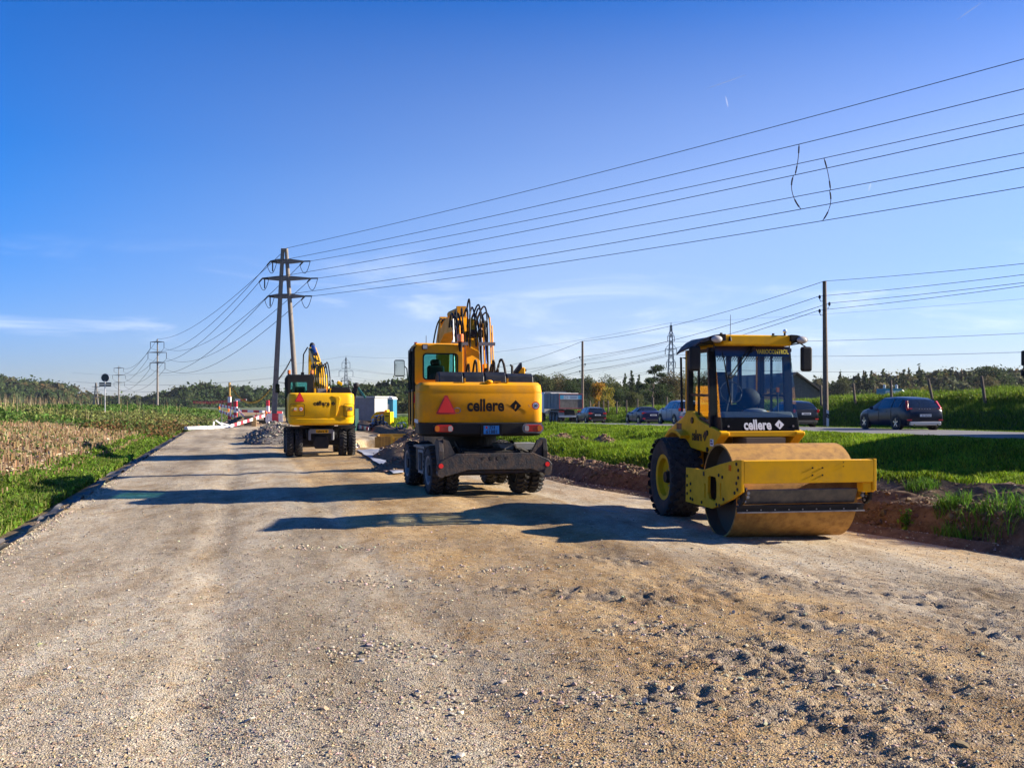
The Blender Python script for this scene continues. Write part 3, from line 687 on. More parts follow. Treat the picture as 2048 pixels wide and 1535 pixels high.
for a in (('b2', 1088, 750, 250, 'olive round tree above the tipper truck, beside the orange excavator', 'tree'),
          ('b3', 1117, 746, 255, 'brownish full-crowned tree above the tipper truck', 'tree'),
          ('b1', 1146, 759, 250, 'dark green tree just left of the bare wooden pole', 'tree'),
          ('b2', 1182, 753, 245, 'slim olive tree just right of the bare wooden pole', 'tree', .7),
          ('or', 1198, 766, 165, 'orange autumn maple behind the fence posts', 'maple_tree', .75),
          ('ye', 1212, 772, 160, 'yellow autumn tree touching the orange maple', 'maple_tree', .7),
          ('b4', 1226, 757, 260, 'wide olive tree right of the autumn trees', 'tree', .8),
          ('c1', 1250, 748, 265, 'leftmost of the three dark spruces', 'spruce_tree'),
          ('c1', 1263, 743, 268, 'tallest spruce, middle one of the three', 'spruce_tree'),
          ('c1', 1278, 751, 262, 'rightmost of the three dark spruces', 'spruce_tree'),
          ('b1', 1238, 775, 235, 'low dark tree in front of the spruces', 'tree', 1.2),
          ('b2', 1270, 784, 225, 'low olive bush-like tree below the spruces', 'tree', 1.4),
          ('p1', 1306, 728, 190, 'tall scots pine with flat clumps, left of the roller', 'pine_tree', 1.0),
          ('b3', 1345, 742, 200, 'brown wide-crowned tree between the pine and the roller', 'tree', 1.0),
          ('b1', 1325, 766, 196, 'dark lower tree at the foot of the pine', 'tree', 1.2),
          ('b4', 1372, 752, 205, 'olive tree partly behind the roller mirror', 'tree', .9),
          ('b3', 1410, 742, 210, 'brown tree seen through the roller side window', 'tree', 1.0),
          ('b1', 1455, 748, 215, 'tree seen through the roller windscreen', 'tree', 1.0)):
    plant_tree(*a[:5], name=a[5], width=a[6] if len(a) > 6 else 1.0)
for i, (key, px, pt, Y, w, lab) in enumerate((('c1', 1717, 748, 330, 1.0, 'dark spruce left of a close pair, in the right-hand wood'), ('c1', 1731, 744, 332, 1.1, 'left spruce of the close pair standing out of the right-hand wood'), ('c1', 1743, 743, 330, 1.1, 'right spruce of the close pair standing out of the right-hand wood'),
        ('c1', 1807, 741, 335, 1.0, 'spruce with pointed top above the navy hatchback'), ('c1', 1843, 742, 335, .9, 'small spruce top right of the navy hatchback roof'), ('b1', 1988, 731, 325, 1.1, 'tallest round tree of the wood at the far right'),
        ('b3', 1978, 750, 300, .8, 'rust brown round tree behind the rightmost fence post'), ('ye', 1845, 774, 290, .5, 'small yellow tree above the hedge right of the hatchback'), ('ye', 1857, 770, 292, .4, 'tiny yellow tree beside the leaning fence post'),
        ('b2', 1682, 757, 310, 1.0, 'olive tree just right of the tall wooden pole'))):
    t = plant_tree(key, px, pt, Y, lab, width=w, name='spruce_tree' if key == 'c1' else 'tree'); t['group'] = 'trees of the right-hand wood'
# far woods that read as one mass
_ib = bmesh.new(); bmesh.ops.create_icosphere(_ib, subdivisions=2, radius=1); CORE_V = np.array([v.co[:] for v in _ib.verts]); CORE_F = np.array([[v.index for v in f.verts] for f in _ib.faces]); _ib.free()
def wood(name, spots, cols, rng, nleaf=520, lf=.20):
    cl = Cloud()
    for x, y, zb, zt, r, con in spots:
        h = zt - zb; cset = GREENS[cols[rng.integers(0, len(cols))]]
        if con: lobes = [(0, 0, zb + h * t, r * (1.05 - t) * .75, r * (1.05 - t) * .75, h * .10) for t in (.2, .4, .58, .74, .88, .97)]
        else:
            lobes = [(0, 0, zt - r * .8, r * .75, r * .75, r * .7), (0, 0, zb + h * .3, r * .75, r * .75, h * .32)]
            for i in range(7):
                a = rng.uniform(0, 2 * PI); lobes.append((r * .6 * math.cos(a), r * .6 * math.sin(a), zt - r * rng.uniform(.35, 1.4), r * .42, r * .42, r * .38))
        k = crown_cloud(lobes, nleaf, r * lf, cset, rng, .75); cl.add((np.concatenate(k.v) + [x, y, 0], np.concatenate(k.f), np.concatenate(k.c)))
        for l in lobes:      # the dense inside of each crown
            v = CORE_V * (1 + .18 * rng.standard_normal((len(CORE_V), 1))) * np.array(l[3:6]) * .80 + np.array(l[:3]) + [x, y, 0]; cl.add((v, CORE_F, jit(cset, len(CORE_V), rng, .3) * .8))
    return tag(cl.build(name, M_leaf), kind='stuff')
def ridge_spots(prof, Y0, rows, dy, step, r, zb, rng, con=.0, drop=4):
    S = []; px = [p[0] for p in prof]; py = [p[1] for p in prof]
    for k in range(rows):
        Y = Y0 - k * dy; stp = step * F / Y
        for q in np.arange(px[0], px[-1], stp):
            qx = q + rng.uniform(-.4, .4) * stp; yt = np.interp(qx, px, py) + k * drop + rng.uniform(-2.5, 4.0); Yj = Y + rng.uniform(-.4, .4) * dy
            p = P(qx, yt, Yj); S.append((p.x, p.y, zb if zb is not None else p.z - 14, p.z, r * rng.uniform(.75, 1.3), rng.uniform() < con))
    return S
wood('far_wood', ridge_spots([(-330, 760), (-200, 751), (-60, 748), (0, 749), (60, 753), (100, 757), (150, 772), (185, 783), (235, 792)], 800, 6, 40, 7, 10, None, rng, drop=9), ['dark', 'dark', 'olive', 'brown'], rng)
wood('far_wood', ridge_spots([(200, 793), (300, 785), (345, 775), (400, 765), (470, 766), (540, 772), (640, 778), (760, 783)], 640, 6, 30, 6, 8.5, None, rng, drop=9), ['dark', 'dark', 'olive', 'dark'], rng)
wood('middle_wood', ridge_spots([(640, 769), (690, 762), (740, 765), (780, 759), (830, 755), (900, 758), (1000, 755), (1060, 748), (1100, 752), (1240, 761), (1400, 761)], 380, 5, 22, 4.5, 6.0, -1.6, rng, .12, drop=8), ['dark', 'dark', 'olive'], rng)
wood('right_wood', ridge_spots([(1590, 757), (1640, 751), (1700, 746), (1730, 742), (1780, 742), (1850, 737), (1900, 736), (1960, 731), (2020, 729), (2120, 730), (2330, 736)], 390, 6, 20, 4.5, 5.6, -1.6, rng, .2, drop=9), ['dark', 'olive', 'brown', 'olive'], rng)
hill('hillside', -760, -60, 620, 1000, lambda x, y: np.interp(y, [620, 800, 1000], [-1.7, .5, 1]) + 9 * sstep(-330, -460, x) * sstep(600, 860, y))
hill('distant_ridge', -1500, 1700, 2600, 3400, lambda x, y: -2 + (12 + 9 * fbm(x, y, .006, 4, 3)) * sstep(2600, 2900, y), 120, 14)
wood('wood_behind_camera', [(x_, -70 + rng.uniform(-12, 12), -1, rng.uniform(9, 14), 5, False) for x_ in np.arange(-75, 60, 6.5)], ['dark', 'olive'], rng, 200)
# ------------------------------------------------------------------ machine materials
M_yel = mat('roller_yellow', (.76, .39, .003), .45, noise=(4, (.55, .29, .02), .7), coat=.02, spec=.15)
M_org = mat('excavator_orange_yellow', (.76, .315, .006), .5, noise=(3.5, (.55, .25, .03), .8), coat=0, spec=.12)
M_yel2 = mat('bright_yellow_paint', (.86, .455, .003), .42, noise=(3, (.66, .36, .02), .7), coat=.03, spec=.15)
M_blk = mat('black_plastic', (.010, .010, .012), .5, noise=(4, (.024, .022, .02), .6), spec=.25)
M_dark = mat('dark_steel', (.015, .015, .017), .6, noise=(5, (.045, .036, .027), .8), bump=(40, .2), spec=.25)
M_blade = mat('worn_blade_steel', (.018, .020, .027), .55, metal=.2, noise=(7, (.085, .05, .032), .85), bump=(30, .3))
M_rub = mat('dusty_rubber', (.018, .018, .02), .85, noise=(6, (.065, .057, .046), .8), bump=(60, .2))
M_drum = mat('sandy_drum_coating', (.44, .235, .055), .55, noise=(7, (.25, .125, .04), 1.0), bump=(70, .3), spec=.3)
M_steel = mat('bare_steel', (.33, .33, .34), .38, metal=.85, noise=(9, (.2, .18, .16), .8))
M_chr = mat('chrome', (.8, .8, .82), .1, metal=1)
M_red = mat('red_lens', (.42, .012, .012), .2, coat=.4)
M_redp = mat('red_reflector', (.72, .02, .02), .35)
M_redd = mat('dark_red_border', (.45, .02, .02), .5)
M_ora = mat('orange_lens', (.75, .17, .01), .2, coat=.5)
M_wht = mat('white_paint', (.75, .75, .75), .4, noise=(4, (.6, .58, .55), .5))
M_gryl = mat('light_grey_print', (.52, .54, .58), .5)
M_gry = mat('grey_paint', (.20, .205, .21), .5, noise=(4, (.14, .135, .13), .7))
M_blu = mat('blue_plate', (.03, .25, .60), .4)
M_ylt = mat('yellow_print', (.48, .42, .02), .5)
M_blkp = mat('black_print', (.007, .007, .008), .55, spec=.2)
M_lens = mat('headlamp_glass', (.42, .40, .37), .15, coat=.4)
M_mir = mat('mirror_glass', (.6, .62, .62), .03, metal=1)
M_gl = glass('cab_glass', (.80, .88, .86), .07)
M_glb = glass('tinted_windscreen', (.62, .72, .80), .09)
M_glg = glass('green_glass', (.30, .62, .60), .08)
M_band = mat('dark_blue_band', (.012, .017, .045), .25, coat=.3)
M_int = mat('cab_interior', (.018, .02, .024), .7, spec=.2)
M_brz = mat('brown_tint', (.045, .026, .013), .5, spec=.2)

from mathutils.geometry import tessellate_polygon
def holed(mb, outer, inners, axis, a0, a1):
    """plate with holes"""
    def q(p, a): return {'x': (a, p[0], p[1]), 'y': (p[0], a, p[1]), 'z': (p[0], p[1], a)}[axis]
    loops = [outer] + inners; flat = [p for l in loops for p in l]
    tris = tessellate_polygon([[Vector((p[0], p[1], 0)) for p in l] for l in loops]); n = len(flat)
    f = [tuple(t) for t in tris] + [tuple(i + n for i in reversed(t)) for t in tris]; o = 0
    for l in loops:
        k = len(l); f += [(o + i, o + (i + 1) % k, n + o + (i + 1) % k, n + o + i) for i in range(k)]; o += k
    return mb.add([q(p, a0) for p in flat] + [q(p, a1) for p in flat], f)
def rrect(x0, x1, y0, y1, r=.05, n=4):
    out = []
    for cx, cy, a in ((x1 - r, y1 - r, 0), (x0 + r, y1 - r, 90), (x0 + r, y0 + r, 180), (x1 - r, y0 + r, 270)):
        out += [(cx + r * math.cos(R(a + 90 * i / n)), cy + r * math.sin(R(a + 90 * i / n))) for i in range(n + 1)]
    return out
def logo(parent, loc, rot, size, material):
    """diamond emblem with a slanted inner slot"""
    s = size / 2; h = MB()
    holed(h, [(0, -s), (s, 0), (0, s), (-s, 0)], [[(-.22 * s, -.62 * s), (.10 * s, -.32 * s), (.16 * s, .28 * s), (-.04 * s, .22 * s)]], 'z', 0, .003)
    return h.build('emblem', material, parent, loc=loc, rot=rot)
def ellipsoid(mb, c, r, n=12, m=8):
    v = []; f = []
    for i in range(m + 1):
        t = PI * i / m
        for j in range(n):
            a = 2 * PI * j / n; v.append((c[0] + r[0] * math.sin(t) * math.cos(a), c[1] + r[1] * math.sin(t) * math.sin(a), c[2] + r[2] * math.cos(t)))
    for i in range(m):
        for j in range(n): f.append((i * n + j, i * n + (j + 1) % n, (i + 1) * n + (j + 1) % n, (i + 1) * n + j))
    return mb.add(v, f, True)
def share(o, parent, loc=None, rot=None):
    c = bpy.data.objects.new(o.name.split('.')[0], o.data); COL.objects.link(c); c.parent = parent
    if loc is not None: c.location = loc
    if rot is not None: c.rotation_euler = rot
    for m in o.modifiers:
        if m.type == 'BEVEL':
            b = c.modifiers.new('Bevel', 'BEVEL'); b.width, b.segments, b.limit_method, b.angle_limit = m.width, m.segments, m.limit_method, m.angle_limit
    return c

# ------------------------------------------------------------------ road roller
RX, RY = 4.30, 16.2
rol = thing('road_roller', 'yellow single-drum road roller with glazed cab facing the camera, on the gravel', 'roller', (RX, RY, gz(RX, RY) - .005), R(9.5))
d = MB().lathe([(-.80, .02), (-.80, .715), (-.99, .72), (-.99, .75), (.99, .75), (.99, .72), (.80, .715), (.80, .02)], (0, 0, .75), 'x', 72)
drum = d.build('drum', M_drum, rol); drum['label'] = 'wide smooth steel drum, sandy brown'
MB().cyl((-.86, 0, .75), (-.80, 0, .75), .22, n=20).build('drum_hub', M_dark, drum)
for sx in (-1, 1): MB().lathe([(sx * .803, .03), (sx * .803, .712), (sx * .985, .716)], (0, 0, .75), 'x', 56).build('drum_end', mat('drum_end_brown', (.05, .04, .028), .8, noise=(4, (.09, .07, .045), .9)) if sx < 0 else bpy.data.materials['drum_end_brown'], drum)  # liner in the hollow ends, its dark brown standing in for shade
plate = [(1.25, 1.04), (.38, 1.06), (-.33, 1.195), (-.98, 1.30), (-1.19, 1.31), (-1.19, .83), (-.84, .70), (-.39, .566), (.02, .46), (1.27, .45)]
hole = [(-.18, .66), (-.10, .59), (.14, .61), (.20, .70), (.19, .95), (.10, .98), (-.14, .97), (-.18, .90)]
slots = [[(y - .022, z0), (y + .022, z0), (y + .022, z1), (y - .022, z1)] for y, z0, z1 in ((-.36, .66, .90), (.33, .60, .84))]
for sx in (-1, 1):
    p = holed(MB(), plate, [hole] + slots, 'x', sx * (1.06 if sx < 0 else 1.01), sx * (1.11 if sx < 0 else 1.06)).build('side_plate', M_yel, rol, bevel=.008)
    if sx < 0:
        bolts = [(1.17, .90), (1.17, .74), (1.17, .60), (1.00, .78), (1.00, .66), (1.00, .53), (.90, .52), (-1.02, 1.24), (-1.09, 1.15), (-1.09, 1.04), (-1.02, .95), (-1.06, .86), (-.95, .80), (.46, .52), (-.50, .66), (-.20, .55), (-.32, .55), (-.45, 1.0), (-.30, 1.02)]
        b0 = None
        for by, bz in bolts:
            if b0 is None: b0 = MB().cyl((0, 0, 0), (-.014, 0, 0), .026, n=8, smooth=False).build('bolt', M_dark, p, loc=(-1.11, by, bz))
            else: share(b0, p, (-1.11, by, bz))
        MB().box(-1.122, -1.11, -.80, -.72, 1.12, 1.21).build('reflector', M_ora, p)
        MB().box(-1.118, -1.11, .34, .40, .96, 1.03).build('lashing_eye', M_dark, p)
beam = MB().box(-1.06, 1.01, -1.19, -1.0, .955, 1.295).build('front_beam', M_yel, rol, bevel=.008)
for bx, bz in ((.02, 1.07), (.18, 1.07), (.02, 1.18), (.18, 1.18), (.52, 1.26), (.52, 1.20)):
    r_ = .014 if bx < .5 else .008
    MB().cyl((bx, -1.19, bz), (bx, -1.197, bz), r_, n=8).build('bolt', M_blkp, beam)
MB().box(-1.06, 1.01, .98, 1.2, .5, 1.0).build('rear_beam', M_yel, rol, bevel=.01)
MB().box(.86, 1.008, -1.15, -.95, .80, .954).build('beam_gusset', M_yel, rol, bevel=.02)
scr = MB(); scr.prism([(-.99, .84), (-.97, .85), (-.86, .64), (-.88, .62)], 'x', -.92, .86)
scr = scr.build('scraper_plate', mat('scraper_paint', (.05, .055, .075), .35, metal=.5, noise=(5, (.16, .15, .14), .7)), rol)
MB().box(-1.03, 1.0, -.93, -.80, .565, .60).build('scraper_beam', M_dark, scr)
MB().box(-1.05, 1.0, -.90, -.86, .50, .562).build('scraper_blade', M_blk, scr)
MB().box(-1.05, 1.02, -.915, -.902, .485, .505).build('scraper_edge', M_steel, scr)
sb = None
for i in range(9):
    if sb is None: sb = MB().cyl((0, 0, 0), (0, -.012, 0), .012, n=6).build('bolt', M_steel, scr, loc=(-.9, -.902, .53))
    else: share(sb, scr, (-.9 + i * .225, -.902, .53))
for sx in (-1, 1):
    br = holed(MB(), [(-1.05, .93), (-1.12, .85), (-1.08, .68), (-.95, .60), (-.86, .64), (-.84, .78), (-.93, .92)], [[(-1.01, .82), (-1.03, .76), (-.99, .70), (-.95, .74), (-.96, .80)]], 'x', sx * 1.0, sx * 1.04).build('scraper_bracket', M_blk, rol)
    for by, bz in ((-1.03, .86), (-.95, .86), (-.99, .67)): MB().cyl((sx * .98, by, bz), (sx * .955, by, bz), .022, n=8).build('bolt', M_steel, br)
    MB().cyl((sx * .93, -1.0, .80), (sx * .93, -1.04, .80), .026, n=8).build('bolt', M_steel, br)
    MB().cyl((sx * .93, -.98, .74), (sx * .93, -1.02, .74), .026, n=8).build('bolt', M_steel, br)
# rear chassis
XC = .15
MB().box(XC - .42, XC + .42, .95, 4.1, .55, 1.25).build('chassis', M_dark, rol, bevel=.03)
MB().cyl((XC - .8, 2.86, .755), (XC + .8, 2.86, .755), .16, n=16).build('rear_axle', M_dark, rol)
MB().box(XC - .35, XC + .35, .78, 1.4, 1.2, 1.56).build('front_bulkhead', mat('grey_brown_panel', (.10, .075, .05), .6), rol)
def tyre_profile(w, r, rim): return [(-w * .40, rim), (-w * .5, rim + (r - rim) * .35), (-w * .5, r - .10), (-w * .44, r - .045), (-w * .2, r - .028), (w * .2, r - .028), (w * .44, r - .045), (w * .5, r - .10), (w * .5, rim + (r - rim) * .35), (w * .40, rim)]
def roller_tread(w, r):
    t = MB(); nb = 26
    for row in range(7):
        a0 = (row % 2) * .5; xx = (row - 3) * w * .155; rr = r - (.028 if abs(row - 3) < 3 else .045)
        for i in range(nb):
            a = 2 * PI * (i + a0) / nb; ca, sa = math.cos(a), math.sin(a); V = []
            for q, sc in ((rr - .012, 1.0), (r - (.004 if abs(row - 3) < 3 else .032), .90)):
                for k in range(6):
                    b = PI / 6 + k * PI / 3; dx = .058 * w / .56 * math.cos(b) * sc * 1.15; dt = .082 * math.sin(b) * sc
                    V.append((xx + dx, q * ca - dt * sa, q * sa + dt * ca))
            t.add(V, [(6, 7, 8, 9, 10, 11)] + [(k, (k + 1) % 6, 6 + (k + 1) % 6, 6 + k) for k in range(6)])
    return t
wheel0 = None
for sx in (-1, 1):
    px_ = XC + sx * .91
    ty = MB().lathe(tyre_profile(.56, .755, .42), (0, 0, 0), 'x', 56).build('wheel', M_rub, rol, loc=(px_, 2.86, .75), rot=(0, 0, PI if sx > 0 else 0)); ty['label'] = 'large rear drive wheel with diamond tread'
    if wheel0 is None:
        wheel0 = ty; tr0 = roller_tread(.56, .755).build('tread', M_rub, ty, recalc=False)
        rim0 = MB().lathe([(-.10, .03), (-.10, .2), (-.13, .34), (-.22, .36), (-.235, .43), (-.21, .43), (-.19, .39), (.2, .39)], (0, 0, 0), 'x', 40).build('rim', M_yel, ty)
        hub0 = MB().cyl((-.10, 0, 0), (-.20, 0, 0), .12, .10, n=18).build('hub', M_dark, ty)
        nut0 = MB().cyl((-.10, 0, 0), (-.125, 0, 0), .018, n=6).build('wheel_nut', M_steel, ty, loc=(0, .16, 0))
        nuts = [(0, .16 * math.cos(a), .16 * math.sin(a)) for a in np.arange(1, 8) * PI / 4]
        for q in nuts: share(nut0, ty, q)
    else: share(tr0, ty); share(rim0, ty); share(hub0, ty)
# bodywork under and behind the cab
side = [(2.64, 2.0), (2.42, 2.0), (2.2, 1.97), (1.97, 1.85), (1.42, 1.75), (.90, 1.655), (.90, 1.60), (1.45, 1.27), (2.39, 1.32), (2.89, 1.52), (2.9, 1.77)]
body = MB().prism(side, 'x', XC - .77, XC - .60).build('side_panel', M_yel, rol, bevel=.02)
MB().prism(side, 'x', XC + .60, XC + .77).build('side_panel', M_yel, rol, bevel=.02)
lettering('cellere', .52, .20, M_blkp, body, (XC - .772, 2.05, 1.56), (R(90), 0, R(-90)), .03)
logo(body, (XC - .772, 1.64, 1.56), (R(90), 0, R(-90)), .19, M_blkp)
MB().box(XC - .774, XC - .77, 1.22, 1.38, 1.40, 1.52).build('sticker', M_wht, body)
for bz in (1.425, 1.475): MB().box(XC - .777, XC - .7745, 1.245 + (.03 if bz > 1.45 else 0), 1.355 + (.01 if bz > 1.45 else 0), bz, bz + .03).build('print_line', mat('blue_print', (.04, .035, .16), .5), body)
for by, bz, r_ in ((2.28, 1.83, .06), (1.52, 1.62, .05), (1.50, 1.33, .045)):
    MB().cyl((XC - .77, by, bz), (XC - .79, by, bz), r_, n=16).build('grommet', M_blk, body)
hood = MB().prism([(2.66, 2.02), (3.0, 2.0), (4.25, 1.62), (4.45, 1.3), (4.45, .9), (2.66, .9)], 'x', XC - .62, XC + .62).build('engine_hood', M_yel, rol, bevel=.09, seg=3)
fp = [(2.86 + .92 * math.cos(a), .75 + .90 * math.sin(a)) for a in np.linspace(R(48), R(118), 9)]
fp += [(2.86 + .86 * math.cos(a), .75 + .84 * math.sin(a)) for a in np.linspace(R(118), R(48), 9)]
MB().prism(fp, 'x', XC - .95, XC - .6).build('fender', M_yel, rol)
MB().prism(fp, 'x', XC + .6, XC + .95).build('fender', M_yel, rol)
MB().box(XC - .628, XC - .62, 3.1, 3.6, 1.35, 1.75).build('air_grille', M_blk, hood)
# cab
CX0, CX1 = XC - .70, XC + .70
fy = lambda z: 1.0 + .24 * max(0, z - 1.66)
MB().box(CX0, CX1, .93, 1.03, 1.575, 1.665).build('front_sill', M_yel, rol, bevel=.01)
blackp = MB().prism([(fy(1.668), 1.668), (fy(1.9), 1.9), (fy(1.9) + .03, 1.9), (fy(1.668) + .03, 1.668)], 'x', CX0, CX1).build('front_panel', mat('gloss_black_glass', (.004, .004, .004), .3, spec=.08), rol)
lettering('cellere', .50, .185, M_gryl, blackp, (XC - .05, fy(1.78) - .006, 1.775), (R(90 - 13.5), 0, 0), .03)
logo(blackp, (XC + .35, fy(1.78) - .004, 1.775), (R(90 - 13.5), 0, 0), .17, M_gryl)
for bx in (CX0 + .12, CX1 - .10): MB().cyl((bx, fy(1.75), 1.75), (bx, fy(1.75) - .015, 1.75), .018, n=10).build('bolt', M_steel, blackp)
ws = MB().add([(CX0, fy(1.9), 1.9), (CX1, fy(1.9), 1.9), (CX1 - .0, fy(3.0), 3.0), (CX0, fy(3.0), 3.0)], [(0, 1, 2, 3)]).build('windscreen', M_glb, rol)
band = MB().prism([(fy(2.96), 2.96), (fy(3.14), 3.14), (fy(3.14) + .02, 3.14), (fy(2.96) + .02, 2.96)], 'x', CX0, CX1).build('sun_band', M_band, rol)
lettering('VARIOCONTROL', .60, .085, M_ylt, band, (XC + .36, fy(3.055) - .004, 3.05), (R(90 - 13.5), 0, 0), .025)
dot = MB()
for i in range(31):
    for j in range(3):
        zz = 2.945 - j * .028; xx = CX0 + .03 + (i + .5 * (j % 2)) * .0445
        dot.add([(xx + .02 * math.cos(k * PI / 3 + PI / 6) * (1 - .12 * j), fy(zz) - .004, zz + .014 * math.sin(k * PI / 3 + PI / 6) * (1 - .12 * j)) for k in range(6)], [tuple(range(6))])
dob = dot.build('dot_pattern', M_blkp, band); dob['kind'] = 'stuff'
for sx, x in ((-1, CX0), (1, CX1)):
    fr = MB()
    fr.bar((x, 1.40, 1.72), (x, 1.52, 3.12), .07, .14, (1, 0, 0)); fr.bar((x, 2.62, 1.9), (x, 2.60, 3.12), .09, .10, (1, 0, 0)); fr.bar((x, 1.36, 3.08), (x, 2.66, 3.08), .06); fr.bar((x, 1.40, 1.76), (x, 2.64, 1.94), .08)
    fr.bar((x, 1.50, 2.28), (x, 2.64, 2.30), .045)
    fr.bar((x, 2.14, 1.9), (x, 2.14, 3.1), .035)
    f_ = fr.build('door_frame', M_blk, rol)
    MB().add([(x, fy(1.9), 1.9), (x, 2.62, 1.92), (x, 2.6, 3.1), (x, fy(3.1), 3.1)], [(0, 1, 2, 3)]).build('side_window', M_gl, rol)
    MB().prism([(1.0, 1.67), (1.42, 1.74), (1.42, 1.93), (fy(1.9), 1.9)], 'x', x - .01, x + .01).build('door_panel', M_blkp, rol)
    MB().box(x - .045, x + .045, 2.64, 2.76, 1.98, 3.13).build('rear_post', M_yel, rol, bevel=.015)
    MB().box(x - .03 * 1 - (.03 if sx < 0 else -.06), x + (.0 if sx < 0 else .06), 1.42, 1.50, 1.86, 1.98).build('hinge', M_blk, rol)
    MB().box(x - .03 - (.03 if sx < 0 else -.06), x + (.0 if sx < 0 else .06), 1.42, 1.50, 2.75, 2.86).build('hinge', M_blk, rol)
rw = MB(); rw.box(CX0, CX1, 2.68, 2.74, 1.9, 2.12); rw.box(XC + .05, XC + .13, 2.66, 2.73, 2.12, 3.12); rw.box(XC + .28, XC + .34, 2.66, 2.73, 2.12, 3.12)
rw.build('rear_wall', M_brz, rol)
MB().add([(CX0, 2.70, 2.12), (CX1, 2.70, 2.12), (CX1, 2.70, 3.1), (CX0, 2.70, 3.1)], [(0, 1, 2, 3)]).build('rear_window', M_gl, rol)
MB().box(CX0 + .02, CX1 - .02, 1.12, 2.66, 1.60, 1.66).build('cab_floor', M_int, rol)
dash = MB().prism([(1.07, 1.67), (1.07, 1.93), (1.16, 2.0), (1.45, 1.98), (1.5, 1.67)], 'x', CX0 + .06, CX1 - .06).build('dashboard', mat('grey_dash', (.11, .12, .115), .5, noise=(8, (.07, .075, .07), .6)), rol, bevel=.03)
ellipsoid(MB(), (XC + .02, 1.3, 2.0), (.22, .15, .06)).build('instrument_cowl', M_gry, dash)
seat = MB(); seat.box(XC - .45, XC + .08, 1.9, 2.4, 1.95, 2.12); seat.box(XC - .42, XC + .05, 2.32, 2.48, 2.1, 2.72)
st = seat.build('seat', M_int, rol, bevel=.06); ellipsoid(MB(), (XC + .12, 1.85, 2.22), (.24, .16, .20)).build('seat_console', M_int, st)
MB().cyl((XC - .45, 1.55, 1.9), (XC - .30, 1.66, 2.32), .03).build('steering_column', M_int, rol)
MB().tube([(XC - .28 + .2 * math.cos(a), 1.66 + .06 * math.sin(a), 2.34 + .19 * math.sin(a)) for a in np.linspace(0, 2 * PI, 17)], .016).build('steering_wheel', M_int, rol)
MB().tube([(XC + .45, 1.3, 1.98), (XC + .45, 1.32, 2.36)], .012).build('control_stalk', M_int, rol)
MB().box(XC + .43, XC + .475, 1.30, 1.34, 2.34, 2.42).build('stalk_knob', M_ora, rol)
# roof
rf = MB().box(XC - .62, XC + .64, 1.16, 2.78, 3.145, 3.33).build('roof', M_yel, rol, bevel=.03, seg=3)
def wing(sx):
    w = MB(); xs = [0, .12, .22, .30] if sx < 0 else [0, .1, .16, .20]; pr = []
    for y, droop in ((1.08, .0), (1.3, .015), (1.9, .04), (2.5, .09), (2.8, .14)):
        for x, dz in zip(xs, (.0, -.01, -.05, -.12)): pr.append((XC + sx * (.60 + x), y, 3.335 - droop * (x / .3) + dz * (.4 if y < 1.4 else 1)))
        for x, dz in zip(reversed(xs), (-.15, -.14, -.14, -.15)): pr.append((XC + sx * (.60 + x), y, 3.335 - droop * (x / .3) + dz * (.75 if y < 1.4 else 1)))
    f = [(i * 8 + j, i * 8 + (j + 1) % 8, (i + 1) * 8 + (j + 1) % 8, (i + 1) * 8 + j) for i in range(4) for j in range(8)] + [tuple(range(8)), tuple(range(32, 40))]
    return w.add(pr, f, True).build('roof_visor', M_blk, rf)
wing(-1); wing(1)
for x in (XC - .77, XC + .79):
    hl = ellipsoid(MB(), (x, 1.07, 3.245), (.105, .05, .062)).build('headlight', M_lens, rol)
    MB().lathe([(-.02, .062), (.03, .068), (.05, .05)], (0, 0, 0), 'y', 18).build('lamp_ring', M_blk, hl, loc=(x, 1.08, 3.245)).scale = (1.7, 1, 1)
ant = MB().cyl((XC - .50, 1.14, 3.27), (XC - .50, 1.12, 3.67), .006, .004, n=6); ant.cyl((XC - .50, 1.14, 3.22), (XC - .50, 1.14, 3.29), .03, .018, n=10); ant.build('antenna', M_blk, rol)
bc = MB().cyl((XC + .52, 1.18, 3.32), (XC + .52, 1.18, 3.37), .02, n=8).build('beacon_socket', M_blk, rol); ellipsoid(MB(), (XC + .52, 1.18, 3.40), (.035, .035, .035), 10, 6).build('beacon_cap', M_chr, bc)
for x in (XC - .60, XC + .36): MB().cyl((x, 1.3, 3.33), (x, 1.3, 3.37), .025, n=8).build('roof_bolt', M_blk, rf)
wp = MB(); q = lambda x, z, o=.02: (XC + x, fy(z) - o, z)
wp.tube([q(-.02, 3.19, .06), q(-.12, 3.06, .05), q(-.50, 2.60, .03)], .009); wp.tube([q(.06, 3.19, .06), q(-.05, 3.06, .05), q(-.45, 2.58, .03)], .009); wp.tube([q(-.50, 2.60, .03), q(-.45, 2.58, .03)], .012)
wpo = wp.build('wiper_arm', M_blk, rol); MB().tube([q(-.57, 3.04, .015), q(-.53, 2.6, .02), q(-.49, 2.12, .015)], [.006, .014, .006]).build('wiper_blade', M_blk, wpo)
MB().tube([q(.01, 3.19, .07), q(-.06, 3.04, .06)], .026, 8).build('wiper_motor', M_blk, wpo)
for sx, mx_, my_ in ((-1, -.95, 1.25), (1, 1.03, 1.10)):
    m_ = MB().box(mx_ - .10, mx_ + .10, my_ - .05, my_ + .05, 2.70, 3.13).build('mirror', M_blk, rol, bevel=.04, seg=3)
    MB().box(mx_ - .08, mx_ + .08, my_ + .051, my_ + .053, 2.75, 3.08).build('mirror_glass', M_mir, m_)
    a_ = MB(); xb = CX0 if sx < 0 else CX1
    a_.tube([(xb, 1.42, 3.0), (xb, 1.38, 3.17), (mx_ + .1 * -sx, my_ + .02, 3.19), (mx_, my_, 3.12)], .013); a_.build('mirror_arm', M_blk, m_)
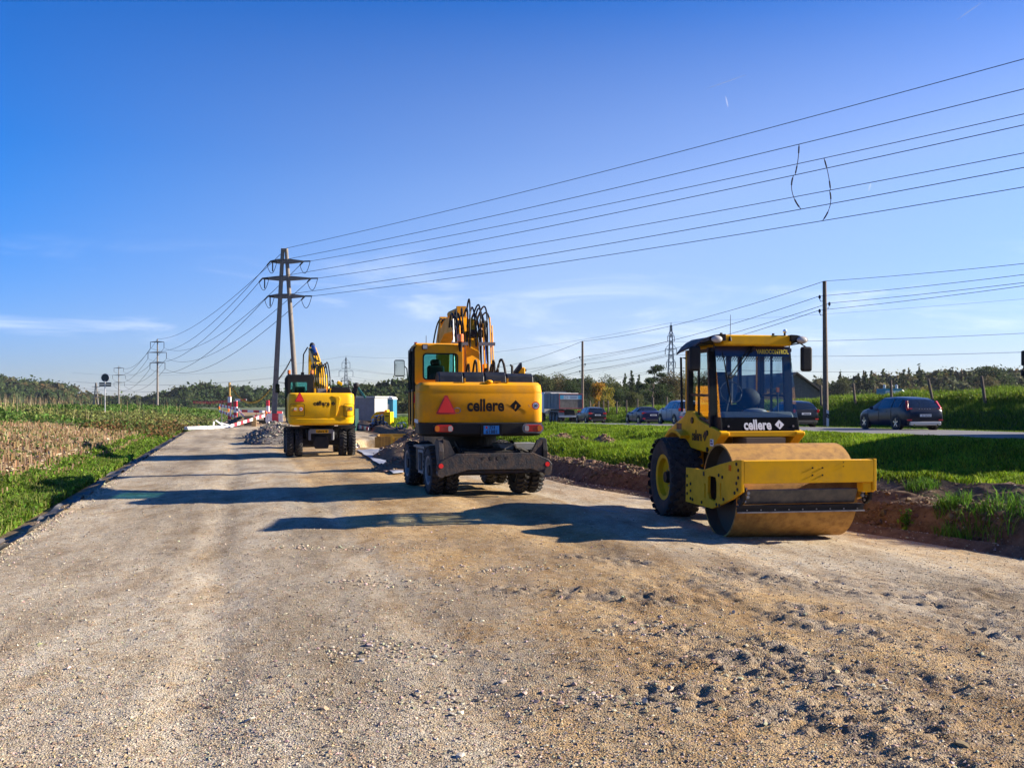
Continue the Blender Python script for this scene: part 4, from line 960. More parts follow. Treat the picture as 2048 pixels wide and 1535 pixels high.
MB().tube([(CX0 - .12, 2.72, 1.98), (CX0 - .14, 2.72, 3.0), (CX0 - .02, 2.72, 2.98)], .022, 8).build('grab_rail', M_blk, rol)

# ------------------------------------------------------------------ wheeled excavators
def lug_tyre(w, r, rim, lugs=26):
    t = MB().lathe(tyre_profile(w, r - .02, rim), (0, 0, 0), 'x', 44)
    for i in range(lugs):
        for s in (-1, 1):
            a = 2 * PI * (i + (.5 if s > 0 else 0)) / lugs; V = []
            for q in (r - .07, r):
                for xx, da in ((0, .10), (s * w * .22, .0), (s * w * .5, -.0), (s * w * .5, .085), (s * w * .24, .095), (0, .19)):
                    qq = q - (.03 if abs(xx) > w * .4 and q == r else 0); ang = a + da; V.append((xx, qq * math.cos(ang), qq * math.sin(ang)))
            t.add(V, [tuple(range(6, 12))] + [(k, (k + 1) % 6, 6 + (k + 1) % 6, 6 + k) for k in range(6)])
    return t
EXW = {}
def dual_wheels(root, r, w, ya, xs, key, rimm, dz=.0):
    for y in ya:
        for x in xs:
            if key not in EXW:
                ty = lug_tyre(w, r, r * .56).build('wheel', M_rub, root, loc=(x, y, r + dz), recalc=False)
                rm = MB().lathe([(-.02, .03), (-.02, r * .40), (-w * .42, r * .50), (-w * .46, r * .58), (-w * .38, r * .58), (w * .4, r * .5)], (0, 0, 0), 'x', 32).build('rim', rimm, ty)
                hb = MB().cyl((-w * .05, 0, 0), (-w * .45, 0, 0), r * .26, r * .2, n=16).build('hub', M_dark, ty)
                EXW[key] = (ty, rm, hb)
            else:
                a, b, c = EXW[key]; ty = share(a, root, (x, y, r + dz)); share(b, ty); share(c, ty)
            if x > 0: ty.rotation_euler = (0, 0, PI)
            ty.rotation_euler.x = rng.uniform(0, .3)
def arc_pts(a, b, top, n=14, side=(0, 0, 0)):
    a, b = Vector(a), Vector(b); return [a.lerp(b, t) + (Vector((0, 0, top)) + Vector(side)) * (4 * t * (1 - t)) for t in np.linspace(0, 1, n)]

def slow_triangle(parent, x, z, y, w, h, cut=.14):
    """red slow-vehicle triangle with clipped corners"""
    def tri(s):
        W, H = w * s, h * s; return [(x - W / 2, z - h / 2 + (h - H) * .38 + H * .06), (x - W / 2 + W * .05, z - h / 2 + (h - H) * .38), (x + W / 2 - W * .05, z - h / 2 + (h - H) * .38), (x + W / 2, z - h / 2 + (h - H) * .38 + H * .06), (x + W * cut / 2, z - h / 2 + (h - H) * .38 + H), (x - W * cut / 2, z - h / 2 + (h - H) * .38 + H)]
    o = MB().prism(tri(1.0), 'y', y, y - .012).build('warning_triangle', M_redd, parent)
    MB().prism(tri(.78), 'y', y - .0125, y - .016).build('triangle_centre', M_redp, o); return o
def speed_disc(parent, x, z, y, r):
    o = MB().cyl((x, y, z), (x, y - .006, z), r, n=24).build('speed_sign', M_redp, parent); i = MB().cyl((x, y - .0065, z), (x, y - .010, z), r * .76, n=24).build('sign_face', M_wht, o)
    lettering('30', r * .95, r * .75, M_blkp, o, (x, y - .0125, z), (R(90), 0, 0), .02)

# --- near excavator
E1 = thing('wheeled_excavator', 'nearest orange-yellow wheeled excavator with dozer blade, seen from behind', 'excavator', (-.63, 22.2, gz(-.63, 22.2) - .01), R(16))
dual_wheels(E1, .545, .28, (0, 2.6), (-1.13, -.80, .80, 1.13), 'e1', M_gry)
MB().box(-.42, .42, -.35, 3.0, .62, 1.02).build('chassis', M_dark, E1, bevel=.03)
for y in (0, 2.6): MB().cyl((-1.1, y, .545), (1.1, y, .545), .13, n=14).build('axle', M_dark, E1)
MB().cyl((0, 1.3, 1.0), (0, 1.3, 1.32), .62, n=28).build('slew_ring', M_dark, E1)
for sx in (-1, 1):
    stp = MB(); stp.box(sx * .45, sx * 1.22, .62, 1.92, .98, 1.03); stp.build('chequer_step', mat('chequer_plate', (.16, .17, .17), .4, metal=.6, bump=(120, .8)), E1)
    s2 = holed(MB(), [(.64, .42), (1.25, .42), (1.25, .95), (.64, .95)], [[(.70, .48), (1.19, .48), (1.19, .89), (.70, .89)]], 'x', sx * 1.18, sx * 1.24).build('step_frame', M_gry, E1)
    MB().box(sx * .5, sx * 1.17, .68, 1.9, .45, .97).build('tool_box', M_blk, E1)
    mud = MB(); mud.prism([(-.62, .95), (-.05, 1.18), (.10, 1.17), (-.02, 1.10), (-.5, .85)], 'x', sx * .62, sx * .66); mud.build('bracket', M_dark, E1)
MB().prism([(.25, 1.12), (1.18, 1.12), (1.22, 1.09), (1.1, .98), (.35, 1.0)], 'y', -.25, .35).build('chequer_deck', M_gry, E1)
# blade
bl = [(-1.24, .50), (-1.26, .70), (-1.18, .80), (-.85, .95), (.85, .95), (1.20, .80), (1.28, .70), (1.27, .52), (1.10, .50), (.82, .60), (-.60, .60), (-1.05, .48)]
bd = MB().prism(bl, 'y', -.98, -.90).build('dozer_blade', M_blade, E1, bevel=.012)
MB().box(-1.2, 1.2, -.90, -.86, .52, .58).build('blade_edge', M_blade, bd)
for sx in (-1, 1):
    MB().cyl((sx * 1.17, -.86, .545), (sx * 1.17, -1.03, .545), .085, n=16).build('blade_pin', M_blade, bd)
    MB().cyl((sx * 1.17, -.98, .70), (sx * 1.17, -.988, .70), .05, n=14).build('reflector', M_redp, bd)
    MB().prism([(-.90, .66), (-.72, .62), (-.45, 1.18), (-.62, 1.26), (-.84, 1.24), (-.90, 1.0)], 'x', sx * 1.10, sx * 1.20).build('stabiliser_arm', M_blk if sx > 0 else M_blade, E1, bevel=.01)
    MB().prism([(sx * 1.08, .80), (sx * .85, .95), (sx * .98, 1.22), (sx * 1.1, 1.26)], 'y', -.86, -.80).build('stabiliser_plate', M_blade, E1)
    for bx, bz, r_ in ((.0, .85, .045), (.18, .85, .03)): MB().cyl((sx * (bx + .08), -.98, bz), (sx * (bx + .08), -.985, bz), r_, n=12).build('bolt', M_dark, bd)
MB().prism([(-.62, .62), (-.62, .98), (.62, .98), (.62, .62)], 'y', -.78, -.30).build('blade_mount', M_dark, E1)
# front bucket resting far ahead shows under the machine
UL, UR = (0, 1.3, 0), (0, 0, R(-6.3))
def U1(mb, name, m, parent=None, **k):
    if parent is None: return mb.build(name, m, E1, loc=UL, rot=UR, **k)
    return mb.build(name, m, parent, **k)
def cw_profile(xw, yr, yf, rnd, n=6):
    """plan outline of a counterweight: rounded rear corners, slightly bowed"""
    pts = [(-xw, yf), (xw, yf)]
    for i in range(n + 1):
        a = R(0 - 90 * i / n); pts.append((xw - rnd + rnd * math.cos(a), yr + rnd + .05 + rnd * math.sin(a)))
    pts += [(0, yr)]
    for i in range(n + 1):
        a = R(-90 - 90 * i / n); pts.append((-xw + rnd + rnd * math.cos(a), yr + rnd + .05 + rnd * math.sin(a)))
    return pts
cwo = MB(); prof = [cw_profile(1.355, -2.10, -1.25, .20), ]
def loft_cw(levels, n_c=6):
    m = MB(); rings = []
    for z, xw, yr, yf, rnd in levels: rings.append([(p[0], p[1], z) for p in cw_profile(xw, yr, yf, rnd, n_c)])
    k = len(rings[0]); V = [p for r_ in rings for p in r_]
    F_ = [(i * k + j, i * k + (j + 1) % k, (i + 1) * k + (j + 1) % k, (i + 1) * k + j) for i in range(len(rings) - 1) for j in range(k)]
    m.add(V, F_, True); m.add(rings[0], [tuple(range(k))]); m.add(rings[-1], [tuple(range(k))]); return m
cw = U1(loft_cw([(1.60, 1.33, -2.09, -1.2, .22), (1.62, 1.345, -2.10, -1.2, .22), (2.20, 1.345, -2.11, -1.2, .22), (2.235, 1.33, -2.10, -1.2, .21), (2.255, 1.34, -2.105, -1.2, .21), (2.40, 1.325, -2.06, -1.2, .22), (2.455, 1.29, -1.98, -1.2, .24), (2.465, 1.25, -1.9, -1.2, .25)]), 'counterweight', M_org)
cw['label'] = 'orange-yellow counterweight with black lettering and red triangle'
bump = U1(loft_cw([(1.30, 1.22, -1.95, -1.0, .25), (1.315, 1.29, -2.06, -1.0, .24), (1.36, 1.335, -2.11, -1.0, .23), (1.58, 1.35, -2.125, -1.0, .22), (1.60, 1.335, -2.10, -1.0, .22)]), 'bumper', M_blk)
YB = -2.115
slow_triangle(cw, -.78, 1.98, YB + .002, .42, .40)
lettering('cellere', .80, .27, M_blkp, cw, (.07, YB - .005, 1.97), (R(90), 0, 0), .03)
logo(cw, (.72, YB, 1.955), (R(90), 0, 0), .25, M_blkp)
speed_disc(cw, 1.16, 1.96, YB + .008, .085)
MB().lathe([(-.01, .05), (.0, .065), (.01, .05)], (0, 0, 0), 'y', 16, closed=True).build('scrape_mark', M_gry, cw, loc=(-.54, YB + .005, 1.86)).scale = (1.2, .3, 1)
MB().tube([(1.0, YB, 1.98), (1.015, YB, 1.955), (1.02, YB, 1.93)], .006, 5).build('scrape_mark', M_dark, cw)
for x, z in ((-.83, 1.48), (1.10, 1.48)):
    po = MB().prism(rrect(x - .235, x + .235, 1.375, 1.575, .09), 'y', -2.128, -2.10).build('lamp_surround', M_blkp if x < 0 else M_gry, bump)
    lm = MB().prism(rrect(x - .195, x + .195, 1.40, 1.55, .07), 'y', -2.15, -2.128).build('tail_light', M_red, bump, bevel=.02)
    ox = x - .14 if x < 0 else x + .14; wx = x + .14 if x < 0 else x - .14
    MB().prism(rrect(ox - .045, ox + .045, 1.415, 1.535, .03), 'y', -2.155, -2.150).build('indicator', M_ora, lm)
    MB().prism(rrect(wx - .045, wx + .045, 1.415, 1.535, .03), 'y', -2.155, -2.150).build('reversing_lamp', M_lens, lm)
nr = holed(MB(), [(-.04, 1.32), (.42, 1.32), (.42, 1.57), (-.04, 1.57)], [[(.0, 1.34), (.38, 1.34), (.38, 1.545), (.0, 1.545)]], 'y', -2.16, -2.12).build('plate_recess', M_blkp, bump)
np_ = MB().box(.02, .36, -2.145, -2.135, 1.355, 1.535).build('number_plate', M_blu, bump)
lettering('ZH', .13, .06, M_blkp, np_, (.20, -2.148, 1.495), (R(90), 0, 0), .01); lettering('61881', .24, .075, M_blkp, np_, (.19, -2.148, 1.405), (R(90), 0, 0), .01)
MB().prism([(.065, 1.47), (.105, 1.47), (.105, 1.51), (.085, 1.525), (.065, 1.51)], 'y', -2.1475, -2.145).build('shield', M_redp, np_)
# engine deck and covers
dk = U1(MB().box(-.2, 1.32, -1.2, .9, 1.45, 2.42), 'engine_housing', M_org, bevel=.03)
U1(MB().box(-1.33, -.2, -1.25, -.62, 1.45, 2.44), 'side_housing', M_org, bevel=.05)
U1(MB().box(-1.2, 1.2, -1.2, 1.3, 1.30, 1.46), 'deck_frame', M_dark)
for i, (x0, x1) in enumerate(((-.90, -.38), (-.365, .08), (.095, .56), (.575, 1.16))):
    U1(MB().prism([(-1.86, 2.47), (-1.82, 2.60), (-1.68, 2.69 - .03 * (i == 3)), (-1.2, 2.70 - .03 * (i == 3)), (-.9, 2.6), (-.9, 2.42), (-1.86, 2.44)], 'x', x0, x1), 'engine_cover', mat('engine_cover_black', (.013, .015, .020), .4, noise=(4, (.03, .03, .032), .6), spec=.3) if i == 0 else bpy.data.materials['engine_cover_black'], bevel=.05, seg=3)
for x in (-.36, .57): U1(MB().box(x - .02, x + .02, -1.98, -1.9, 2.46, 2.55), 'lifting_lug', M_org, cw)
lk = ellipsoid(MB(), (.16, -2.0, 2.47), (.085, .05, .045)); U1(lk, 'hood_latch', M_org, cw); U1(MB().box(.28, .42, -2.0, -1.94, 2.465, 2.485), 'label_plate', M_org, cw)
mf = U1(MB().tube([(.80, -1.2, 2.6), (.80, -1.2, 2.84), (.76, -1.22, 2.86)], .028, 8), 'exhaust_pipe', M_dark)
U1(MB().prism([(.84, 2.68), (1.02, 2.92), (1.03, 2.80), (.93, 2.68)], 'y', -1.2, -.9), 'intake_hood', M_blk); U1(MB().box(.95, 1.12, -1.1, -.7, 2.66, 2.82), 'battery_box', M_org, bevel=.03)
# cab
cx0, cx1, cy0, cy1, cz0, cz1 = -1.33, -.24, -.62, 1.25, 1.45, 3.32
back = U1(holed(MB(), rrect(cx0, cx1, 2.4, cz1, .10), [rrect(-1.14, -.36, 2.55, 3.13, .07)], 'y', cy0, cy0 + .06), 'cab_rear_wall', M_org, bevel=.015)
U1(MB().add([(-1.14, cy0 + .03, 2.55), (-.36, cy0 + .03, 2.55), (-.36, cy0 + .03, 3.13), (-1.14, cy0 + .03, 3.13)], [(0, 1, 2, 3)]), 'rear_window', M_glg)
gk = holed(MB(), rrect(-1.155, -.345, 2.535, 3.145, .08), [rrect(-1.125, -.375, 2.565, 3.115, .06)], 'y', cy0 - .008, cy0 - .001); U1(gk, 'window_seal', M_blkp, back)
U1(MB().prism([(cy0 + .06, 3.30), (cy0 + .02, 3.34), (cy0 + .2, 3.38), (1.0, 3.37), (1.3, 3.25), (1.28, 3.2), (cy0 + .06, 3.24)], 'x', cx0 + .01, cx1 - .01), 'cab_roof', M_org, bevel=.04, seg=3)
for x, nm in ((cx0, 'l'), (cx1, 'r')):
    sd = MB(); sd.bar((x, cy0 + .11, 1.5), (x, cy0 + .11, 3.28), .05, .09, (1, 0, 0)); sd.bar((x, .45, 1.5), (x, .45, 3.3), .05, .09, (1, 0, 0)); sd.bar((x, 1.22, 1.5), (x, 1.15, 3.28), .05, .07, (1, 0, 0)); sd.bar((x, cy0 + .06, 3.26), (x, 1.2, 3.26), .05, .07); sd.bar((x, cy0 + .06, 2.30), (x, 1.2, 2.30), .05, .05)
    U1(sd, 'door_frame', M_blk if nm == 'l' else M_org)
    U1(MB().add([(x, cy0 + .1, 2.3), (x, 1.2, 2.3), (x, 1.15, 3.25), (x, cy0 + .1, 3.25)], [(0, 1, 2, 3)]), 'side_window', M_glg)
    U1(MB().box(x - .02, x + .02, cy0 + .07, 1.22, 1.46, 2.27), 'door_panel', M_org)
U1(MB().add([(cx0, 1.24, 2.0), (cx1, 1.24, 2.0), (cx1, 1.17, 3.25), (cx0, 1.17, 3.25)], [(0, 1, 2, 3)]), 'windscreen', M_glg)
es = MB(); es.box(-1.05, -.5, -.1, .5, 1.9, 2.3); es.box(-1.02, -.62, -.28, -.12, 2.2, 2.88); es.box(-.95, -.70, -.26, -.14, 2.86, 3.02); U1(es, 'seat', M_int, bevel=.06)
U1(MB().tube([(-1.40, -.2, 1.6), (-1.42, -.2, 3.0), (-1.34, -.2, 3.04)], .02, 8), 'grab_rail', M_blk)
mr = U1(MB().box(-1.78, -1.54, -.34, -.24, 2.62, 3.0), 'mirror', M_blk, bevel=.04, seg=3); MB().box(-1.765, -1.555, -.346, -.341, 2.645, 2.975).build('mirror_glass', M_mir, mr)
MB().tube([(-1.41, -.25, 2.52), (-1.47, -.25, 2.56), (-1.49, -.27, 2.8), (-1.55, -.28, 2.86)], .014, 6).build('mirror_arm', M_blk, mr)
U1(MB().prism([(-1.24, 2.02), (-1.36, 2.02), (-1.34, 2.22), (-1.30, 2.22)], 'y', -.60, -.57), 'warning_flag', M_redp)
wl_ = U1(MB().box(-1.17, -1.05, -.72, -.62, 3.22, 3.34), 'work_lamp', M_blk, bevel=.01); MB().box(-1.155, -1.065, -.724, -.721, 3.235, 3.325).build('lamp_lens', M_lens, wl_)
be = U1(MB().cyl((-.30, -.66, 3.40), (-.30, -.66, 3.58), .072, .068, n=18), 'beacon', M_ora, bevel=.01); MB().cyl((-.30, -.66, 3.18), (-.30, -.66, 3.40), .03, .06, n=12).build('beacon_mount', M_blk, be)
U1(MB().cyl((-1.05, -.3, 3.36), (-1.05, -.3, 3.56), .008, .006, n=6), 'antenna', M_blk); U1(MB().box(-1.33, -1.27, -.45, -.40, 3.34, 3.40), 'marker_lamp', M_redd)
U1(MB().prism(rrect(-1.24, -.62, 1.50, 2.35, .1), 'x', -1.352, -1.336), 'service_door', M_org) if False else None
wst = U1(MB().box(-1.352, -1.342, -1.75, -.75, 1.58, 1.66), 'white_stripe', M_wht)
# boom
def beam_path(mb, pts, wd, hs):
    """box beam in the y-z plane: points (y,z), width wd, depth per point"""
    V = []
    for i, (y, z) in enumerate(pts):
        y0, z0 = pts[max(i - 1, 0)]; y1, z1 = pts[min(i + 1, len(pts) - 1)]; d_ = Vector((y1 - y0, z1 - z0)).normalized(); n_ = Vector((-d_.y, d_.x))
        for sx, s in ((-1, -1), (1, -1), (1, 1), (-1, 1)): V.append((sx * wd / 2, y + n_.x * s * hs[i] / 2, z + n_.y * s * hs[i] / 2))
    k = len(pts); F_ = [(i * 4 + j, i * 4 + (j + 1) % 4, (i + 1) * 4 + (j + 1) % 4, (i + 1) * 4 + j) for i in range(k - 1) for j in range(4)] + [(0, 1, 2, 3), tuple(range(4 * k - 4, 4 * k))]
    return mb.add(V, F_)
def at_x(mb, dx): mb.v = [(v[0] + dx, v[1], v[2]) for v in mb.v]; return mb
BX = .17
bm1 = U1(at_x(beam_path(MB(), [(.35, 1.75), (.75, 2.6), (1.2, 3.5), (1.6, 4.0)], .34, [.34, .46, .46, .36]), BX), 'boom', M_org, bevel=.02)
def shear(mb): mb.v = [(v[0] - .04 * (v[1] - 1.6) - .02, v[1], v[2]) for v in mb.v]; return mb
bm2 = U1(shear(at_x(beam_path(MB(), [(1.45, 3.75), (3.0, 4.1), (4.6, 4.12), (5.9, 3.8)], .34, [.40, .44, .40, .34]), BX)), 'upper_boom', M_org, bevel=.02)
U1(shear(at_x(beam_path(MB(), [(5.55, 4.25), (6.0, 3.75), (6.35, 1.6)], .34, [.34, .55, .28]), BX)), 'stick', M_org, bevel=.02)
U1(shear(at_x(MB().prism([(5.6, .0), (6.9, .0), (7.1, .5), (6.7, 1.1), (6.2, 1.6), (5.9, 1.2), (5.5, .5)], 'x', -.6, .6), BX)), 'bucket', M_dark, bevel=.02)
for sx in (-1, 1):
    c_ = U1(at_x(MB().cyl((sx * .36, .75, 1.75), (sx * .36, 1.1, 2.95), .085, n=14), BX), 'lift_cylinder', M_org); MB().cyl((BX + sx * .36, 1.1, 2.95), (BX + sx * .36, 1.42, 3.95), .05, n=12).build('piston_rod', M_chr, c_)
    MB().cyl((BX + sx * .26, 1.44, 3.97), (BX + sx * .46, 1.44, 3.97), .09, n=14).build('pin', M_dark, c_)
for dx, z0, z1 in ((-.46, 2.3, 4.05), (-.30, 2.4, 3.9), (.28, 2.4, 3.95), (.44, 2.3, 4.1), (.50, 2.3, 3.9)): U1(MB().tube([(BX + dx, .55, z0), (BX + dx, .95, z1)], .017, 6), 'hydraulic_pipe', M_org if dx > -.4 else M_steel, bm1)
for z in (3.42, 3.45): pass
for dx in (-.32, .34): U1(MB().box(BX + dx - .20, BX + dx + .20, .70, .78, 3.40, 3.48), 'pipe_clamp', M_gry, bm1)
cr_ = MB(); cr_.bar((BX - .1, .52, 2.5), (BX + .12, .66, 2.9), .02); cr_.bar((BX + .12, .52, 2.5), (BX - .1, .66, 2.9), .02); U1(cr_, 'cross_brace', M_org, bm1)
for dx in (-.40, -.24, .20, .36):
    U1(MB().tube([(BX + dx, .60, 2.3), (BX + dx + .02, .86, 3.0), (BX + dx, 1.02, 3.6)] + arc_pts((BX + dx, 1.1, 3.8), (BX + dx * .9 - .05, 2.3, 3.95), .38, 8), .026, 7), 'hydraulic_hose', M_blk, bm1)
for dx in (-.26, .02, .24): U1(MB().box(BX + dx - .07, BX + dx + .07, .98, 1.14, 3.62, 3.80), 'valve_block', M_dark, bm1)
hz = [(-.42, 3.9, 1.9, 4.10, .42, .0), (-.34, 3.8, 1.8, 4.15, .50, -.05), (-.22, 3.8, 1.9, 4.2, .55, .0), (-.12, 3.7, 1.9, 4.2, .62, .05), (-.05, 3.9, 1.7, 4.3, .75, .03), (.10, 3.8, 1.9, 4.2, .60, .0), (.22, 3.9, 1.9, 4.2, .64, .05), (.30, 3.8, 1.8, 4.2, .55, .0), (.38, 3.9, 1.9, 4.15, .62, .06), (.47, 3.7, 1.9, 4.1, .55, .05)]
for i, (dx, z0, y1, z1, top, sd) in enumerate(hz):
    U1(MB().tube([(BX + dx, .80, 2.55)] + arc_pts((BX + dx, .95, z0), (BX + dx * .7, y1, z1), top * .62, 12, (sd, 0, 0)), .021, 7), 'hydraulic_hose', M_blk, bm1)
for i, (dx, w_) in enumerate(((-.36, .10), (-.25, .2), (-.10, .28), (.16, .22), (.30, .25), (.36, .18), (.46, .16))):
    U1(MB().tube(arc_pts((BX + dx, .5, 2.0), (BX + dx + w_ * .5, .15, 2.05), .80 + .1 * (i % 3), 12, (0, -.25, 0)), .026, 7), 'hydraulic_hose', M_blk, bm1)
U1(MB().tube(arc_pts((BX + .45, .4, 1.9), (BX + .78, .1, 1.9), 1.15, 16), .03, 8), 'large_hose_loop', M_blk, bm1)
lk2 = MB(); lk2.cyl((BX, 2.6, 4.42), (BX, 4.5, 4.46), .10, n=12); U1(shear(lk2), 'stick_cylinder', M_org, bm2); U1(shear(MB().cyl((BX, 4.5, 4.46), (BX, 5.55, 4.35), .05, n=10)), 'piston_rod', M_chr, bm2)
U1(shear(MB().prism([(2.5, 4.2), (2.8, 4.2), (2.7, 4.52), (2.55, 4.52)], 'x', BX - .12, BX + .12)), 'cylinder_mount', M_org, bm2); U1(shear(MB().prism([(5.3, 4.0), (5.75, 4.0), (5.65, 4.48), (5.45, 4.48)], 'x', BX - .16, BX + .16)), 'link_plate', M_org, bm2)
for k in range(4): U1(shear(MB().tube(arc_pts((BX - .2 + .1 * k, 4.6, 4.3), (BX - .26 + .1 * k, 6.25, 3.7), .30, 10), .022, 6)), 'hydraulic_hose', M_blk, bm2)

# --- far excavator
E2 = thing('wheeled_excavator', 'bright yellow wheeled excavator farther down the road, seen from behind, twin tyres', 'excavator', (-7.12, 37.2, gz(-7.12, 37.2) - .01), R(14.5))
dual_wheels(E2, .52, .26, (0, 2.6), (-1.13, -.80, .80, 1.13), 'e2', M_gry)
MB().box(-.42, .42, -.3, 3.0, .55, 1.0).build('chassis', M_dark, E2, bevel=.03)
for y in (0, 2.6): MB().box(-.9, .9, y - .13, y + .13, .42, .66).build('axle', M_dark, E2, bevel=.04)
MB().prism([(-.22, .30), (.25, .30), (.3, .5), (.2, .75), (-.2, .75), (-.3, .5)], 'y', -.35, -.2).build('differential', M_dark, E2, bevel=.03)
rb = MB().box(-.42, .42, -.42, -.32, .86, 1.02).build('rear_bracket', M_gry, E2); MB().box(-.2, .26, -.428, -.42, .88, 1.0).build('name_plate', M_yel2, rb); lettering('cellere', .28, .08, M_blkp, rb, (-.04, -.432, .94), (R(90), 0, 0), .03); logo(rb, (.18, -.43, .94), (R(90), 0, 0), .09, M_blkp)
MB().box(-.55, .55, -.3, -.15, .66, .90).build('towing_beam', M_dark, E2, bevel=.02)
MB().cyl((0, 1.3, .98), (0, 1.3, 1.22), .6, n=26).build('slew_ring', M_dark, E2)
for sx in (-1, 1):
    MB().box(sx * .45, sx * 1.28, -.35, -.1, 1.06, 1.12).build('mudguard', M_dark, E2); MB().box(sx * .5, sx * 1.2, .65, 1.95, .5, 1.05).build('tool_box', M_blk, E2, bevel=.03)
    MB().cyl((sx * .42, -.4, .62), (sx * .42, -.4, .98), .05, n=10).build('suspension_cylinder', M_gry, E2)
cw2 = loft_cw([(1.17, 1.05, -1.95, -1.0, .3), (1.19, 1.12, -2.02, -1.0, .3), (1.24, 1.17, -2.09, -1.0, .3), (1.40, 1.19, -2.11, -1.0, .3), (1.43, 1.185, -2.09, -1.0, .3), (1.46, 1.19, -2.11, -1.0, .3), (2.22, 1.19, -2.12, -1.0, .3), (2.31, 1.17, -2.08, -1.0, .3), (2.35, 1.10, -1.98, -1.0, .3)]).build('counterweight', M_yel2, E2, loc=(0, 1.3, 0))
cw2['label'] = 'rounded bright yellow counterweight with red triangle'
slow_triangle(cw2, -.80, 2.19, -2.115, .34, .33)
lettering('cellere', .58, .185, M_blkp, cw2, (-.02, -2.135, 1.97), (R(90), 0, 0), .03); logo(cw2, (.40, -2.13, 1.96), (R(90), 0, 0), .16, M_blkp)
for x0, x1 in ((-1.15, -.62), (.78, 1.15)):
    pk = holed(MB(), rrect(x0, x1, 1.50, 1.95, .05), [rrect(x0 + .014, x1 - .014, 1.514, 1.936, .045)], 'y', -2.122, -2.09).build('lamp_pocket_seam', M_blkp, cw2)
for x in (-.97, .98):
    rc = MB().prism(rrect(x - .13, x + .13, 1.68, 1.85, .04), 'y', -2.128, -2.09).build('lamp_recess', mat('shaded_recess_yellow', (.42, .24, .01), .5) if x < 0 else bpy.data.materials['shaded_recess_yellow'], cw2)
    MB().cyl((x + (.02 if x < 0 else .07), -2.10, 1.765), (x + (.02 if x < 0 else .07), -2.14, 1.765), .05, n=14).build('lamp', M_lens, rc); MB().box(x - .04, x + .03, -2.14, -2.125, 1.69, 1.73).build('reflector', M_ora, rc)
speed_disc(cw2, -.75, 1.765, -2.118, .075)
sw = MB().prism([(.35, 2.24), (.62, 2.22), (.66, 2.14), (.58, 1.7), (.50, 1.5), (.48, 1.52), (.50, 2.0), (.50, 2.12), (.46, 2.17)], 'y', -2.125, -2.08).build('moulded_ridge', M_yel2, cw2, bevel=.015)
U2 = lambda mb, name, m, parent=None, **k: mb.build(name, m, parent or E2, loc=None if parent else (0, 1.3, 0), **k)
U2(MB().box(-1.18, 1.18, -1.0, 1.3, 1.22, 1.5), 'deck_frame', M_dark); U2(MB().box(-.15, 1.18, -1.02, .9, 1.5, 2.28), 'engine_housing', M_yel2, bevel=.04); U2(MB().box(-1.19, -.2, -1.05, -.55, 1.3, 2.25), 'side_housing', M_yel2, bevel=.04)
U2(MB().prism([(.28, 2.30), (.30, 2.48), (.42, 2.58), (1.04, 2.56), (1.10, 2.45), (1.12, 2.30)], 'y', -1.7, -.5), 'engine_cover', M_blk, bevel=.04)
U2(MB().box(-.12, .22, -1.4, -1.1, 2.32, 2.5), 'valve_cover', M_gry, bevel=.02)
for x in (-.22, .34): U2(MB().box(x - .025, x + .025, -1.7, -1.6, 2.32, 2.52), 'lifting_lug', M_yel2)
U2(MB().tube([(1.08, -.9, 2.4), (1.08, -.9, 2.85)], .025, 8), 'exhaust_pipe', M_dark); U2(MB().tube([(1.08, -.95, 2.3), (1.07, -1.0, 2.82), (.80, -1.0, 2.82), (.80, -1.0, 2.5)], .022, 6), 'handrail', M_blk); U2(MB().obox((.72, -1.0, 2.72), (.2, .2, .12), (0, .5, 0)), 'mirror_housing', M_yel2, bevel=.02)
cb = holed(MB(), rrect(-1.17, -.22, 2.2, 3.02, .06), [rrect(-1.06, -.46, 2.36, 2.76, .03)], 'y', -.6, -.5); U2(cb, 'cab_rear_wall', M_blk); U2(MB().add([(-1.06, -.55, 2.36), (-.46, -.55, 2.36), (-.46, -.55, 2.76), (-1.06, -.55, 2.76)], [(0, 1, 2, 3)]), 'rear_window', M_glg)
U2(MB().box(-1.18, -.2, -.58, 1.3, 2.95, 3.05), 'cab_roof', M_blk, bevel=.03)
for x in (-1.17, -.24):
    sd = MB(); [sd.bar((x, y, 1.4), (x, y, 2.98), .06, .08, (1, 0, 0)) for y in (-.5, .45, 1.22)]; sd.bar((x, -.5, 2.2), (x, 1.22, 2.2), .05); U2(sd, 'door_frame', M_blk)
    U2(MB().add([(x, -.5, 2.2), (x, 1.2, 2.2), (x, 1.2, 2.95), (x, -.5, 2.95)], [(0, 1, 2, 3)]), 'side_window', M_glg); U2(MB().box(x - .02, x + .02, -.48, 1.22, 1.4, 2.18), 'door_panel', M_yel2)
U2(MB().add([(-1.15, 1.25, 1.8), (-.25, 1.25, 1.8), (-.25, 1.2, 2.95), (-1.15, 1.2, 2.95)], [(0, 1, 2, 3)]), 'windscreen', M_glg)
U2(MB().box(-.9, -.5, -.3, .0, 1.9, 2.6), 'seat', M_int, bevel=.06)
for x in (-1.12, -.28):
    be = U2(MB().cyl((x, -.5, 3.08), (x, -.5, 3.22), .065, .06, n=14), 'beacon', M_ora, bevel=.01); MB().cyl((x, -.5, 3.02), (x, -.5, 3.08), .05, n=12).build('beacon_mount', M_blk, be)
U2(MB().box(-.68, -.56, -.5, -.4, 3.04, 3.14), 'roof_lamp', M_blk); U2(MB().tube([(-1.24, -.3, 1.5), (-1.26, -.3, 2.9), (-1.18, -.3, 3.0)], .02, 6), 'grab_rail', M_blk)
